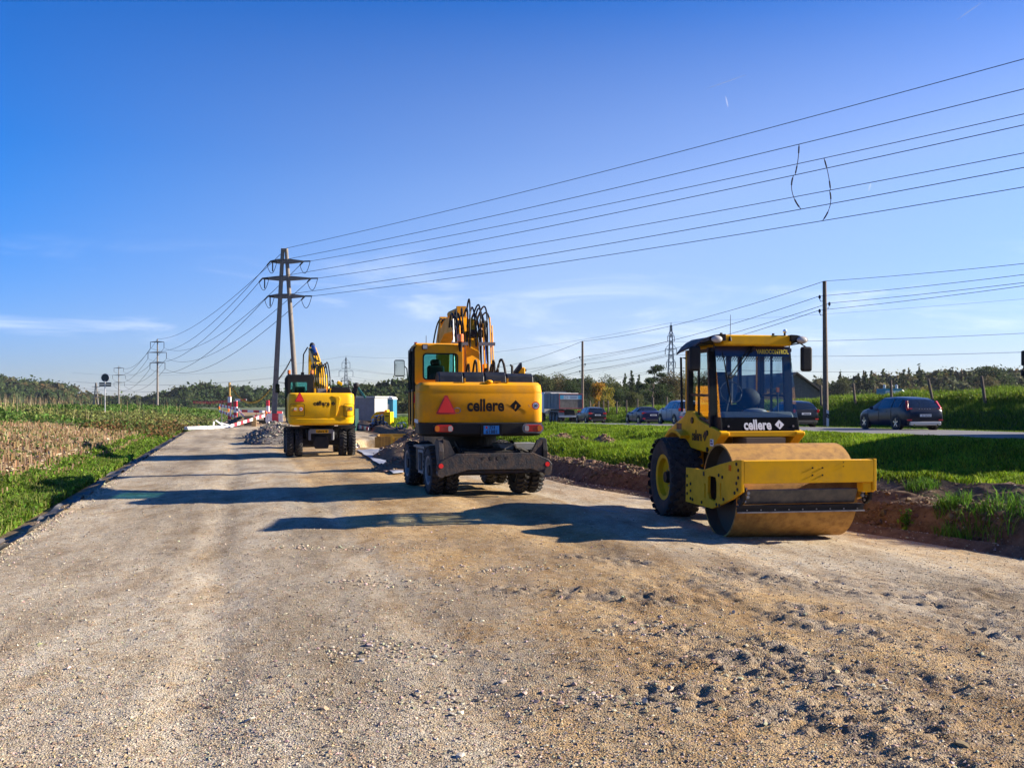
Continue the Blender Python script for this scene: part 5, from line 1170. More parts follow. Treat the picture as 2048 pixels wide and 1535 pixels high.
mr = U2(MB().box(-1.62, -1.46, -.32, -.24, 2.36, 2.70), 'mirror', M_blk, bevel=.03); MB().box(-1.60, -1.48, -.326, -.321, 2.39, 2.67).build('mirror_glass', M_mir, mr); MB().tube([(-1.26, -.28, 2.6), (-1.28, -.28, 2.74), (-1.52, -.28, 2.76), (-1.54, -.28, 2.7)], .014, 6).build('mirror_arm', M_blk, mr)
b2 = U2(at_x(beam_path(MB(), [(.3, 1.7), (.7, 2.5), (1.2, 3.05), (1.6, 3.3)], .38, [.34, .46, .46, .4]), .10), 'boom', M_yel2, bevel=.02)
b3 = at_x(beam_path(MB(), [(1.5, 3.25), (3.4, 3.75), (5.6, 4.25), (6.2, 4.3)], .30, [.38, .36, .30, .22]), .10); b3 = U2(b3, 'upper_boom', M_yel2, bevel=.02)
U2(at_x(beam_path(MB(), [(6.0, 4.35), (6.4, 3.9), (6.6, 1.4)], .28, [.22, .34, .24]), .10), 'stick', M_yel2); U2(at_x(MB().prism([(6.0, .0), (7.2, .0), (7.3, .6), (6.8, 1.4), (6.3, 1.3), (5.9, .5)], 'x', -.5, .5), .1), 'bucket', M_dark)
bc_ = U2(MB().cyl((.10, 3.4, 4.0), (.10, 5.4, 4.42), .085, n=12), 'boom_cylinder', mat('blue_cylinder', (.015, .03, .16), .4), b3); ellipsoid(MB(), (.10, 6.0, 4.5), (.12, .16, .14)).build('boom_end_pin', M_dark, b3)
for sx in (-1, 1):
    c_ = U2(MB().cyl((.10 + sx * .32, .7, 1.7), (.10 + sx * .32, 1.0, 2.6), .08, n=12), 'lift_cylinder', M_yel2); MB().cyl((.10 + sx * .32, 1.0, 2.6), (.10 + sx * .32, 1.3, 3.1), .045, n=10).build('piston_rod', M_chr, c_)
for i in range(9):
    dx = -.30 + i * .085; U2(MB().tube([(.1 + dx, .35, 1.9), (.1 + dx, .42, 2.6)] + arc_pts((.1 + dx, .55, 2.95), (.1 + dx * .8, 2.2, 3.4), .28 + .06 * (i % 3), 8), .024, 6), 'hydraulic_hose', M_blk, b2)
for i in range(3): U2(MB().tube(arc_pts((-.02 + i * .1, 2.2, 3.62), (-.1 + i * .1, 5.0, 4.3), .12, 8), .022, 6), 'hydraulic_hose', M_blk, b3)
U2(MB().tube([(-.12, 5.6, 4.4), (-.28, 5.9, 4.1), (-.3, 6.2, 3.2), (-.25, 6.3, 2.9)], .03, 6), 'hydraulic_hose', M_blk, b3)
# ------------------------------------------------------------------ traffic on the main road
M_tyre = mat('car_tyre', (.02, .02, .021), .8)
M_alloy = mat('alloy', (.5, .51, .53), .25, metal=.9)
M_cglass = mat('car_window', (.010, .013, .016), .05, coat=.5, spec=.8)
M_cblk = mat('car_black_trim', (.015, .015, .016), .5)
M_plate = mat('white_plate', (.7, .7, .68), .4)
M_silver = mat('silver_trim', (.45, .45, .46), .35, metal=.6)
def paint(name, c, flake=.3): return mat(name, c, .3, coat=.22, spec=.3)
STY = {  # rear to front: y, zlow, w, zbelt, wbelt, zroof, wroof as fractions of L/2, H, W/2
 'hatch': ([(-1, .26, .86, .52, .86, .56, .80), (-.965, .17, .94, .62, .94, .665, .82), (-.90, .15, .97, .68, .97, .80, .76), (-.80, .13, .99, .70, .985, .915, .70), (-.68, .13, 1, .69, 1, .965, .70), (-.25, .13, 1, .655, 1, 1, .70), (.10, .13, 1, .64, .99, .975, .68), (.50, .13, .99, .62, .97, .66, .84), (.80, .14, .95, .55, .93, .585, .80), (.95, .17, .86, .46, .84, .49, .74), (1, .24, .74, .38, .72, .41, .66)], (1, 3), (6, 7), (3, 6)),
 'wagon': ([(-1, .26, .86, .50, .88, .54, .82), (-.97, .17, .94, .62, .95, .66, .84), (-.92, .15, .97, .66, .97, .86, .76), (-.86, .13, .99, .665, .99, .955, .72), (-.70, .13, 1, .66, 1, .98, .71), (-.25, .13, 1, .645, 1, 1, .70), (.10, .13, 1, .635, .99, .97, .68), (.42, .13, .99, .62, .97, .665, .84), (.78, .14, .95, .57, .93, .60, .80), (.95, .17, .86, .47, .84, .50, .74), (1, .24, .74, .38, .72, .41, .66)], (1, 3), (6, 7), (3, 6)),
 'suv': ([(-1, .28, .86, .52, .88, .56, .82), (-.97, .19, .94, .62, .95, .66, .84), (-.91, .17, .97, .66, .97, .86, .76), (-.84, .15, .99, .665, .99, .955, .72), (-.68, .15, 1, .66, 1, .98, .71), (-.25, .15, 1, .65, 1, 1, .70), (.10, .15, 1, .645, .99, .97, .68), (.45, .15, .99, .635, .97, .675, .84), (.80, .17, .95, .60, .93, .625, .80), (.95, .2, .86, .50, .84, .53, .74), (1, .26, .74, .40, .72, .43, .66)], (1, 3), (6, 7), (3, 6)),
 'roadster': ([(-1, .28, .86, .60, .86, .64, .80), (-.96, .18, .94, .68, .94, .715, .82), (-.80, .15, .98, .70, .97, .735, .84), (-.52, .14, 1, .70, 1, .76, .80), (-.36, .14, 1, .70, 1, .955, .60), (-.15, .14, 1, .69, 1, 1, .60), (.05, .14, 1, .68, .99, .965, .60), (.34, .14, .99, .67, .97, .70, .84), (.75, .15, .95, .60, .93, .63, .80), (.95, .18, .86, .48, .84, .51, .74), (1, .26, .74, .38, .72, .41, .66)], (3, 4), (6, 7), (4, 6)),
}
def make_car(name, label, cat, X, Y, z, rz, L, W, H, style, pm, plate=None, roofm=None, lamp='corner', trim=None, group='cars queueing on the main road', wr=.32):
    t = thing(name, label, cat, (X, Y, z), rz, group); st, rg, fg, sg = STY[style]; rings = []
    for y, zl, w, zb, wb, zr, wrf in st:
        y *= L / 2; zl *= H; w *= W / 2; zb *= H; wb *= W / 2; zr *= H; wrf *= W / 2
        half = [(w * .88, zl), (w * .97, zl + .06 * H), (w, zl + (zb - zl) * .45), (w * .99, zl + (zb - zl) * .75), (wb * .965, zb), (wrf + (wb - wrf) * .12, zr - (zr - zb) * .14), (wrf * .85, zr), (wrf * .4, zr + .008 * H)]
        rings.append([(-x, y, q) for x, q in half] + [(x, y, q) for x, q in reversed(half)])
    k = 16; body = MB(); roofb = MB(); panes = {q: MB() for q in ('left', 'right', 'rear', 'front')}
    for i in range(len(rings) - 1):
        for j in range(k):
            f = [rings[i][j], rings[i][(j + 1) % k], rings[i + 1][(j + 1) % k], rings[i + 1][j]]
            side = j in (4, 10); top = j in (5, 6, 7, 8, 9)
            isg = (side and sg[0] <= i < sg[1]) or (top and rg[0] <= i < rg[1]) or (top and fg[0] <= i < fg[1]) 
            isr = style == 'roadster' and not isg and (top or side) and 3 <= i < 6
            pane = panes['left' if j == 4 else 'right' if j == 10 else 'rear' if i < rg[1] else 'front']
            (pane if isg else roofb if isr else body).add(f, [(0, 1, 2, 3)], True)
    body.add(rings[0], [tuple(range(k))]); body.add(rings[-1], [tuple(range(k))])
    bo = body.build('body', pm, t); [m_.build({'rear': 'rear_window', 'front': 'windscreen'}.get(q, 'side_window'), M_cglass, t) for q, m_ in panes.items() if m_.v]
    if roofb.v: roofb.build('soft_top', M_cblk, t)
    # window pillars
    for sx in (-1, 1):
        for fr in (.46, .80 if style != 'roadster' else .99):
            i = sg[0] + (sg[1] - sg[0]) * (1 - fr); a = int(i); u = i - a; b = min(a + 1, len(rings) - 1)
            jj = (11, 10) if sx > 0 else (4, 5); pl = [Vector(rings[a][j]).lerp(Vector(rings[b][j]), u) + Vector((sx * .006, 0, 0)) for j in jj]
            MB().bar(pl[0], pl[1], .07, .02, (sx, 0, 0)).build('pillar', M_cblk if pm.name.startswith('d') else pm, t)
    for sx in (-1, 1):
        for y in (-L / 2 * .62, L / 2 * .64):
            MB().cyl((sx * (W / 2 - .10), y, wr), (sx * (W / 2 + .004), y, wr), wr * 1.17, n=22).build('wheel_arch', M_cblk, t)
            w_ = MB().lathe([(-.11, wr * .62), (-.11, wr * .95), (-.08, wr), (.08, wr), (.11, wr * .95), (.11, wr * .62)], (sx * (W / 2 - .085), y, wr), 'x', 22).build('wheel', M_tyre, t)
            rm = MB().lathe([(sx * .02, .02), (sx * .02, wr * .58), (sx * .10, wr * .64)], (sx * (W / 2 - .085), y, wr), 'x', 22).build('rim', M_cblk, w_)
            sp = MB()
            for a in range(5): sp.bar((sx * (W / 2 + .008), y, wr), (sx * (W / 2 + .014), y + wr * .6 * math.cos(a * 1.2566 + .3), wr + wr * .6 * math.sin(a * 1.2566 + .3)), .06, .02, (1, 0, 0))
            sp.build('spokes', M_alloy, w_)
        mz = H * .66; mm = ellipsoid(MB(), (sx * (W / 2 + .06), L / 2 * .30, mz), (.10, .07, .075), 10, 6).build('mirror', pm if style != 'hatch' else M_cblk, t)
        MB().bar((sx * (W / 2 - .05), -L / 2 * .30, H * .555), (sx * (W / 2 + .012), -L / 2 * .24, H * .555), .03, .03).build('door_handle', M_cblk, t)
        for yy in (-.42, .06, .50): MB().box(sx * W / 2 - .004 + (0 if sx > 0 else -.004), sx * W / 2 + .004 + (.004 if sx > 0 else 0), yy * L / 2 - .008, yy * L / 2 + .008, H * .24, H * .60).build('door_seam', M_cblk, t)
        x0 = sx * W / 2 * .84; yb = -L / 2 * .985
        lt = MB()
        if lamp == 'tall': lt.box(sx * W * .39 - .12, sx * W * .39 + .12, yb + .02, yb + .25, H * .595, H * .665); lt.bar((sx * W * .43, yb + .10, H * .65), (sx * W * .375, yb + .30, H * .87), .11, .09)
        elif lamp == 'round': lt.prism([(sx * W * .44 + .075 * math.cos(a), H * .62 + .10 * math.sin(a)) for a in np.linspace(0, 2 * PI, 13)[:-1]], 'y', yb - .03, yb + .1)
        else: lt.prism([(sx * W * .27, H * .585), (sx * W * .475, H * .56), (sx * W * .475, H * .685), (sx * W * .30, H * .66)], 'y', yb - .02, yb + .18)
        lt.build('tail_light', M_red, t, bevel=.015)
        MB().box(sx * W * .40 - .10, sx * W * .40 + .10, -L / 2 * 1.0 - .006, -L / 2 * .97, H * .30, H * .335).build('reflector', M_redp, t)
    yb = -L / 2; pz = H * (.45 if lamp == 'tall' else .52)
    pl = MB().box(-.26, .26, yb - .035, yb - .01, pz - .055, pz + .055).build('number_plate', M_plate, t); 
    if plate: lettering(plate, .42, .07, M_blkp, pl, (.02, yb - .037, pz), (R(90), 0, 0), .005)
    else:
        for i in range(5): MB().box(-.16 + i * .075, -.16 + i * .075 + .045, yb - .038, yb - .0352, pz - .03, pz + .03).build('plate_character', M_blkp, pl)
    MB().box(-W * .40, W * .40, yb - .03, yb + .2, H * .16, H * .27).build('bumper', trim or M_cblk, t, bevel=.03)
    for sx in (-1, 1): MB().cyl((sx * W * .30, yb - .045, H * .17), (sx * W * .30, yb + .05, H * .17), .045, n=10).build('exhaust', M_chr, t)
    return t
def lane(px, off=5.4):
    k = (px - CXP) / F; Y = (21.66 + off) / (k + .2125); return k * Y, Y
def place_car(px, *a, off=5.4, drz=0.0, **kw):
    X, Y = lane(px, off); return make_car(a[0], a[1], a[2], X, Y, float(roadZ(Y)) + .02, ROAD_RZ + drz, *a[3:], **kw)
P_navy = paint('deep_navy_paint', (.006, .009, .022), .2); P_black = paint('deep_black_paint', (.005, .005, .008), .2); P_blue = paint('dark_blue_paint', (.010, .016, .065), .25); P_sil = paint('silver_blue_paint', (.20, .23, .28), .4)
v = place_car(1797, 'hatchback_car', 'dark navy five-door hatchback with silver bumper insert and tall red tail lights', 'car', 4.37, 1.80, 1.46, 'hatch', P_navy, plate='ZH 568 667', lamp='tall', trim=M_silver, drz=R(-3.5), wr=.33)
for i in range(5): MB().box(-.27 + i * .125, -.23 + i * .125, -2.135, -2.10, .915, .945).build('badge_letter', M_silver, v)
place_car(1581, 'small_car', 'small black rounded car partly hidden behind the roller cab', 'car', 3.5, 1.58, 1.42, 'hatch', P_black, lamp='round', wr=.29)
place_car(1358, 'suv_car', 'silver-blue sport utility car just left of the roller tyre', 'car', 4.43, 1.81, 1.68, 'suv', P_sil, wr=.35)
place_car(1288, 'convertible_car', 'dark blue convertible with black soft top on the main road', 'car', 4.25, 1.86, 1.32, 'roadster', P_blue, wr=.33)
place_car(1181, 'estate_car', 'black estate car right behind the grey tipper truck', 'car', 4.6, 1.78, 1.47, 'wagon', P_black, wr=.32)
# grey tipper
TX, TY = lane(1143); trk = thing('tipper_truck', 'grey tipper lorry with blue and white tailboard sign, beside the orange excavator', 'truck', (TX, TY + 1, float(roadZ(TY + 1)) + .02), ROAD_RZ)
M_tip = mat('tipper_grey', (.14, .15, .165), .55, noise=(2, (.17, .16, .15), .8)); M_dirt = mat('dirty_metal', (.16, .14, .12), .7, noise=(3, (.08, .07, .06), .9))
tb = MB().prism([(-1.25, 1.35), (1.25, 1.35), (1.25, 2.95), (1.17, 2.95), (1.17, 1.5), (-1.17, 1.5), (-1.17, 2.95), (-1.25, 2.95)], 'y', .06, 6.2).build('tipper_body', M_tip, trk)
MB().box(-1.17, 1.17, 6.0, 6.2, 1.5, 3.2).build('headboard', M_tip, tb); MB().prism([(.2, 2.6), (1.2, 3.0), (2.5, 2.8), (4.2, 3.05), (5.9, 2.7), (5.9, 1.6), (.2, 1.6)], 'x', -1.1, 1.1).build('load', mat('pale_rubble', (.3, .29, .27), .9, noise=(6, (.45, .44, .42), 1)), tb)
for y in (.6, 2.0, 3.4, 4.8): MB().box(-1.285, -1.25, y, y + .1, 1.4, 2.95).build('side_rib', M_tip, tb)
tg = MB().box(-1.22, 1.22, -.02, .055, 1.42, 2.88).build('tailboard', M_dirt, trk)
fr = holed(MB(), [(-1.24, 1.40), (1.24, 1.40), (1.24, 2.92), (-1.24, 2.92)], [[(-1.17, 1.47), (1.17, 1.47), (1.17, 2.85), (-1.17, 2.85)]], 'y', -.06, -.021).build('red_frame', mat('faded_red', (.30, .05, .06), .6), tg)
sg_ = MB().box(-1.12, 1.12, -.035, -.022, 2.35, 2.78).build('sign_board', mat('pale_sign', (.38, .46, .52), .5), tg)
for x in (-.95, .95): MB().box(x - .19, x + .19, -.04, -.0355, 2.40, 2.74).build('blue_square', mat('cyan_print', (.05, .30, .45), .5) if x < 0 else bpy.data.materials['cyan_print'], sg_)
for i in range(6): MB().cyl((-.5 + .17 * math.cos(i * PI / 3), -.036, 2.55 + .12 * math.sin(i * PI / 3)), (-.5 + .17 * math.cos(i * PI / 3), -.042, 2.55 + .12 * math.sin(i * PI / 3)), .035, n=8).build('dot', M_redd if i == 3 else M_blkp, sg_)
for i, zz in enumerate((2.59, 2.44)): MB().box(-.12 + .04 * i, .66 - .05 * i, -.04, -.0355, zz, zz + .09).build('print_line', mat('faded_blue_print', (.13, .18, .26), .6), sg_)
MB().box(-1.2, 1.2, -.03, .05, 2.2, 2.3).build('ledge', M_dirt, tg)
MB().box(-.45, .45, .3, 7.5, .75, 1.3).build('chassis', M_dark, trk); MB().box(-1.2, 1.2, .1, .25, .55, .75).build('underrun_bar', M_silver, trk)
for sx in (-1, 1):
    tl = MB().box(sx * .95 - .27, sx * .95 + .27, .0, .1, 1.08, 1.22).build('tail_light', M_red, trk); MB().box(sx * .95 - .3, sx * .95 + .3, .12, .3, .60, 1.0).build('mud_flap', M_gry, trk)
    for y in (1.0, 2.35, 3.7, 7.2):
        w_ = MB().lathe([(-.15, .3), (-.15, .48), (-.10, .52), (.10, .52), (.15, .48), (.15, .3)], (sx * 1.08, y, .52), 'x', 24).build('wheel', M_tyre, trk); MB().lathe([(sx * .10, .02), (sx * .05, .22), (sx * .14, .30)], (sx * 1.08, y, .52), 'x', 20).build('rim', M_gry, w_)
    MB().prism([(.3, 1.0), (.45, 1.16), (4.3, 1.16), (4.45, 1.0), (4.4, 1.0), (4.25, 1.1), (.5, 1.1), (.35, 1.0)], 'x', sx * 1.0, sx * 1.24).build('mudguard', M_gry, trk)
for zz in (2.35, 2.15, 1.98): MB().box(-1.262, -1.2515, 2.5, 3.2, zz, zz + .08).build('print_line', M_gry, tb)
MB().cyl((-1.2515, 3.5, 2.22), (-1.262, 3.5, 2.22), .16, n=16).build('round_emblem', M_gry, tb)
cbk = MB().prism([(6.5, .9), (8.6, .9), (8.6, 2.2), (8.3, 3.1), (6.5, 3.1)], 'x', -1.22, 1.22).build('cab', M_wht, trk, bevel=.08); MB().box(-1.23, -1.222, 7.4, 8.2, 2.0, 2.8).build('side_window', M_cglass, cbk)
# green lorry entering at the right edge
k = .5105; gY = 25.75 / (k + .2125); gX = k * gY
gt = thing('green_lorry', 'dark green lorry cab with black mirrors, cut by the right picture edge', 'truck', (gX + 1.2, gY - .3, float(roadZ(gY)) + .02), ROAD_RZ)
M_grn = paint('dark_green_paint', (.010, .085, .075), .1)
gc = MB().prism([(0, .95), (.12, .95), (.08, 1.9), (-.08, 2.9), (-.35, 3.15), (-2.2, 3.15), (-2.2, .95)], 'x', -1.22, 1.22).build('cab', M_grn, gt, bevel=.07, seg=3)
MB().prism([(-.02, 1.95), (-.14, 2.75), (-.9, 2.75), (-.9, 1.95)], 'x', -1.235, -1.222).build('side_window', M_cglass, gc); MB().box(-1.236, -1.222, -.9, -.06, 1.72, 1.92).build('white_stripe', M_wht, gc)
MB().prism([(.12, .45), (.20, .6), (.18, 1.0), (-.25, 1.0), (-.25, .45)], 'x', -1.24, 1.24).build('bumper', M_gry, gt, bevel=.05)
MB().box(-1.1, 1.1, -8.6, -.3, .7, 1.0).build('chassis', M_dark, gt); MB().box(-1.25, 1.25, -8.8, -2.35, 1.05, 3.3).build('load_box', mat('load_box_green', (.02, .07, .06), .5), gt, bevel=.03)
for y in (-.95, -5.6, -7.0):
    for sx in (-1, 1):
        w_ = MB().lathe([(-.15, .3), (-.15, .48), (-.10, .52), (.10, .52), (.15, .48), (.15, .3)], (sx * 1.08, y, .52), 'x', 24).build('wheel', M_tyre, gt); MB().lathe([(sx * .10, .02), (sx * .05, .22), (sx * .14, .30)], (sx * 1.08, y, .52), 'x', 20).build('rim', M_gry, w_)
mm = MB().box(-1.50, -1.32, .02, .16, 2.42, 2.95).build('mirror', M_blk, gt, bevel=.04); MB().tube([(-1.2, .0, 3.05), (-1.36, .1, 3.08), (-1.41, .1, 2.9)], .025, 6).build('mirror_arm', M_blk, mm)
MB().box(-1.52, -1.33, .04, .16, 2.05, 2.28).build('kerb_mirror', M_blk, gt, bevel=.04); MB().tube([(-1.42, .1, 2.45), (-1.42, .1, 2.0), (-1.2, .02, 1.95)], .02, 6).build('mirror_arm', M_blk, mm)

# ------------------------------------------------------------------ roadside things
M_wood = mat('weathered_wood', (.10, .075, .055), .9, noise=(8, (.17, .13, .10), .9), bump=(30, .5))
for i, (px, pt, lean) in enumerate(((1180, 800, 0), (1197, 802, .02), (1207, 801, 0), (1217, 800, -.02), (1233, 802, .04), (1253, 796, -.01), (1275, 795, 0), (1306, 791, .01), (1334, 793, -.03))):
    k = (px - CXP) / F; Y = 33.26 / (k + .2125); X = k * Y; z = float(farbankZ(np.array([X]), np.array([Y]))[0]); h = CAM_Z + (HORIZON - pt) / F * Y - z
    h = max(.9, min(h, 1.5)); o = MB().tube([(0, 0, -.3), (0, 0, h)], [.085, .075], 8).build('fence_post', M_wood, loc=(X, Y, z), rot=(0, lean, .1 * i))
    n_ = ['leftmost', 'second', 'third', 'fourth', 'fifth', 'sixth', 'seventh', 'eighth', 'ninth'][i]; tag(o, f'{n_} wooden fence post from the left on the bank left of the roller', 'fence post', 'fence posts on the road bank')
for i, (px, pt, lean, lab) in enumerate(((1643, 770, -.03, 'wooden fence post beside the barn, just left of the tall pole'), (1711, 766, -.10, 'leaning fence post left of the navy hatchback'), (1784, 760, -.05, 'fence post behind the roof of the navy hatchback'), (1867, 757, -.20, 'strongly leaning fence post just right of the navy hatchback'), (1971, 751, -.14, 'rightmost leaning fence post near the green lorry'))):
    k = (px - CXP) / F; Y = 33.0 / (k + .2125); X = k * Y; z = float(farbankZ(np.array([X]), np.array([Y]))[0]); h = CAM_Z + (HORIZON - pt) / F * Y - z
    o = MB().tube([(0, 0, -.3), (0, 0, h)], [.085, .075], 8).build('fence_post', M_wood, loc=(X, Y, z), rot=(0, lean, 0)); tag(o, lab, 'fence post', 'fence posts on the road bank')
k = (1652 - CXP) / F; Y = (21.66 + 7.9) / (k + .2125); dl = thing('delineator_post', 'white roadside delineator post at the foot of the tall wooden pole', 'road post', (k * Y, Y - .3, float(roadZ(Y)) - .03))
MB().prism([(-.06, 0), (.06, 0), (.06, .92), (-.06, 1.0)], 'y', -.03, .03).build('post', M_wht, dl); MB().prism([(-.062, .55), (.062, .50), (.062, .75), (-.062, .80)], 'y', -.033, .033).build('black_band', M_blkp, dl); MB().box(-.02, .02, -.036, -.0335, .58, .70).build('reflector', M_lens, dl)
# barn
bn = thing('barn', 'grey weathered timber barn with gabled roof behind the roller', 'barn', ((1590 - CXP) / F * 130, 130, -.6), R(9))
M_brd = mat('grey_boards', (.105, .10, .095), .9, noise=(3, (.16, .15, .14), .8)); M_tile = mat('dull_red_tiles', (.20, .085, .06), .85, noise=(2, (.14, .07, .05), .9))
MB().prism([(-4.6, 0), (4.6, 0), (4.6, 3.0), (0, 6.1), (-4.6, 3.0)], 'y', 0, 20).build('wall', M_brd, bn)
for i in range(30):
    x = -4.5 + i * .31; h = 6.05 - abs(x) * .674; MB().box(x - .02, x + .02, -.03, 0, 0, h - .05).build('board_batten', M_brd, bn)
rfb = MB(); 
for sx in (-1, 1):
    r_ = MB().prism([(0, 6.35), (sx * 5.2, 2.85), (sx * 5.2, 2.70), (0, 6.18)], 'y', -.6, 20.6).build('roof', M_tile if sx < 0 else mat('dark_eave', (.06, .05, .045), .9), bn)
    MB().bar((0, -.62, 6.28), (sx * 5.25, -.62, 2.74), .05, .18).build('bargeboard', M_wood, r_)
# long low shed roof behind the tipper
sh = thing('long_shed', 'long low grey shed roof behind the tipper truck', 'shed', ((1110 - CXP) / F * 170, 170, -1.2), R(4))
MB().box(-5.5, 4.2, 0, 8, 0, 3.6).build('wall', M_gry, sh); MB().prism([(-.6, 3.6), (8.6, 3.9), (8.6, 4.1), (-.6, 4.0)], 'x', -6, 4.6).build('roof', mat('shed_roof', (.09, .085, .08), .8), sh)
# turquoise plant with chimneys beyond the bank
tp = thing('turquoise_site_unit', 'turquoise and white site unit with three silver vents beyond the bank', 'site unit', ((1787 - CXP) / F * 120, 120, -.4), R(5))
M_tq = mat('turquoise_panel', (.02, .22, .28), .5)
MB().box(-1.1, 1.1, 0, 2.2, 0, 3.9).build('housing', M_tq, tp); s_ = MB().box(-.98, .80, -.04, -.002, 3.05, 3.62).build('sign_panel', M_wht, tp); [MB().box(x0, x1, -.046, -.0405, z0, z1).build('print_line', M_gry, s_) for x0, x1, z0, z1 in ((-.9, -.45, 3.36, 3.5), (-.85, -.3, 3.15, 3.28), (.18, .28, 3.15, 3.52), (.36, .48, 3.15, 3.52), (.6, .68, 3.3, 3.52))]
MB().box(.05, .85, -.03, -.002, 1.6, 3.0).build('white_door', M_wht, tp)
for x in (-.75, .1, .75): v_ = MB().cyl((x, .8, 3.9), (x, .8, 4.3), .17, n=14).build('vent', M_silver, tp); MB().cyl((x, .8, 4.3), (x, .8, 4.4), .2, .05, n=14).build('vent_cap', M_silver, v_)
MB().tube([(1.2, .5, 3.8), (1.6, .5, 3.5), (1.9, .5, 2.6)], .08, 6).build('pipe', M_wht, tp)
# roundabout sign seen from the back
rs = thing('road_sign', 'round road sign on a pole seen from behind, standing in the field', 'road sign', ((210 - CXP) / F * 75, 75, gz((210 - CXP) / F * 75, 75)), R(-3))
zt = CAM_Z + (HORIZON - 755) / F * 75 - rs.location.z; M_sgn = mat('sign_back', (.035, .045, .045), .5)
MB().cyl((0, 0, -.3), (0, 0, zt - .2), .035, n=8).build('pole', M_silver, rs); MB().cyl((0, .03, zt), (0, .06, zt), .30, n=28).build('sign_disc', M_sgn, rs); MB().lathe([(.02, .29), (.02, .315), (.07, .315), (.07, .29)], (0, 0, zt), 'y', 28, closed=True).build('sign_rim', M_silver, rs)
for i in range(2):
    b_ = MB().box(-.46, .46, .03, .05, zt - .66 + i * .17, zt - .52 + i * .17).build('direction_board', M_sgn, rs); MB().box(-.44, .44, .015, .028, zt - .60 + i * .17, zt - .585 + i * .17).build('stiffener', M_silver, b_)

# ------------------------------------------------------------------ the building site beyond the excavators
def stripes(name, ca, cb, period):
    m = bpy.data.materials.new(name); m.use_nodes = True; nt = m.node_tree; b = nt.nodes['Principled BSDF']; b.inputs['Roughness'].default_value = .45
    tcn = N(nt, 'ShaderNodeTexCoord'); sp = N(nt, 'ShaderNodeSeparateXYZ'); nt.links.new(tcn.outputs['Object'], sp.inputs[0])
    mo = N(nt, 'ShaderNodeMath', operation='FLOORED_MODULO'); nt.links.new(sp.outputs['X'], mo.inputs[0]); mo.inputs[1].default_value = period
    gt_ = N(nt, 'ShaderNodeMath', operation='GREATER_THAN'); nt.links.new(mo.outputs[0], gt_.inputs[0]); gt_.inputs[1].default_value = period / 2
    nt.links.new(mixc(nt, gt_.outputs[0], ca, cb), b.inputs['Base Color']); return m
M_rw = stripes('red_white_stripes', (.75, .74, .72), (.55, .03, .05), 1.1); M_yb = stripes('yellow_black', (.5, .35, .02), (.03, .03, .03), .5)
def board(a, b, label, Y0, Y1, h=.22, name='barrier_board', m=None):
    A, B = P(*a, Y0), P(*b, Y1); d_ = B - A; L = d_.length
    o = MB().box(0, L, -.02, .02, -h / 2, h / 2).build(name, m or M_rw); o.location = A; o.rotation_euler = d_.to_track_quat('X', 'Z').to_euler()
    tag(o, label, 'barrier', 'red and white barrier boards'); return o
def legs(a, b, Y0, Y1, o):
    """thin steel stands that carry a board"""
    for t in (.12, .88):
        p = P(*a, Y0).lerp(P(*b, Y1), t); zg = gz(p.x, p.y) - .05
        if p.z - zg > .15:
            s = MB().cyl((p.x, p.y + .04, zg), (p.x, p.y + .04, p.z + .12), .025, n=6).build('stand', M_gry); s.parent = o; s.matrix_parent_inverse = Matrix.LocRotScale(o.location, o.rotation_euler, None).inverted()
for a, b, Y0, Y1, lab in (((472, 821), (518, 822.5), 95, 95, 'upper left long red and white barrier board across the road end'), ((518, 822.5), (566, 824.5), 95, 96, 'red and white barrier board meeting the excavator cab'),
        ((531, 829), (566, 829.5), 84, 84, 'topmost of three stacked barrier boards left of the yellow excavator'), ((531, 834.5), (566, 835), 85, 85, 'middle of three stacked barrier boards left of the yellow excavator'), ((531, 840), (566, 840.5), 84, 84, 'lowest of three stacked barrier boards left of the yellow excavator'),
        ((461, 851.5), (530, 830.5), 76, 82, 'long barrier board leaning down to the ground at its left end'), ((439, 810), (478, 819), 92, 86, 'upper barrier board slanting at the grass corner'), ((439, 821), (472, 834), 92, 86, 'lower barrier board slanting at the grass corner'), ((478, 822), (492, 836), 88, 82, 'short steep barrier board in the middle of the closure'),
        ((470, 799), (493, 799.5), 100, 100, 'high short barrier board on the height gauge posts'), ((703, 849), (737, 857.5), 74, 70, 'barrier board lying by the blue pipes'), ((505, 833), (530, 829), 88, 86, 'short pale barrier board behind the leaning one')):
    o = board(a, b, lab, Y0, Y1)
    if 'leaning' not in lab and 'lying' not in lab and 'high short' not in lab: legs(a, b, Y0, Y1, o)
def pole_thing(px, pt, pb, Y, r, m, name, label, cat, tops=None):
    A = P(px, pb, Y); zg = gz(A.x, Y) - .1; t = thing(name, label, cat, (A.x, Y, zg)); top = CAM_Z + (HORIZON - pt) / F * Y - zg
    if tops:
        zs = CAM_Z + (HORIZON - tops) / F * Y - zg
        MB().cyl((0, 0, zs), (0, 0, top), r * .8, n=8).build('timber_mast', mat('ochre_timber', (.32, .20, .05), .8), t)
        L = zs; s = MB().box(0, L, -r, r, -r, r).build('striped_sleeve', m, t); s.rotation_euler = (0, R(-90), 0)
    else:
        s = MB().box(0, top, -r, r, -r, r).build('striped_post', m, t); s.rotation_euler = (0, R(-90), 0)
    return t
pole_thing(459, 764.5, 845, 97, .14, M_rw, 'height_gauge_mast', 'tall ochre mast with striped foot carrying the flagged cable', 'mast', 792)
pole_thing(471, 801, 845, 97, .16, M_rw, 'striped_post', 'red and white striped post just right of the tall ochre mast', 'post'); pole_thing(535.5, 800, 845, 92, .13, M_rw, 'striped_post', 'striped post left of the concrete pylon foot', 'post')
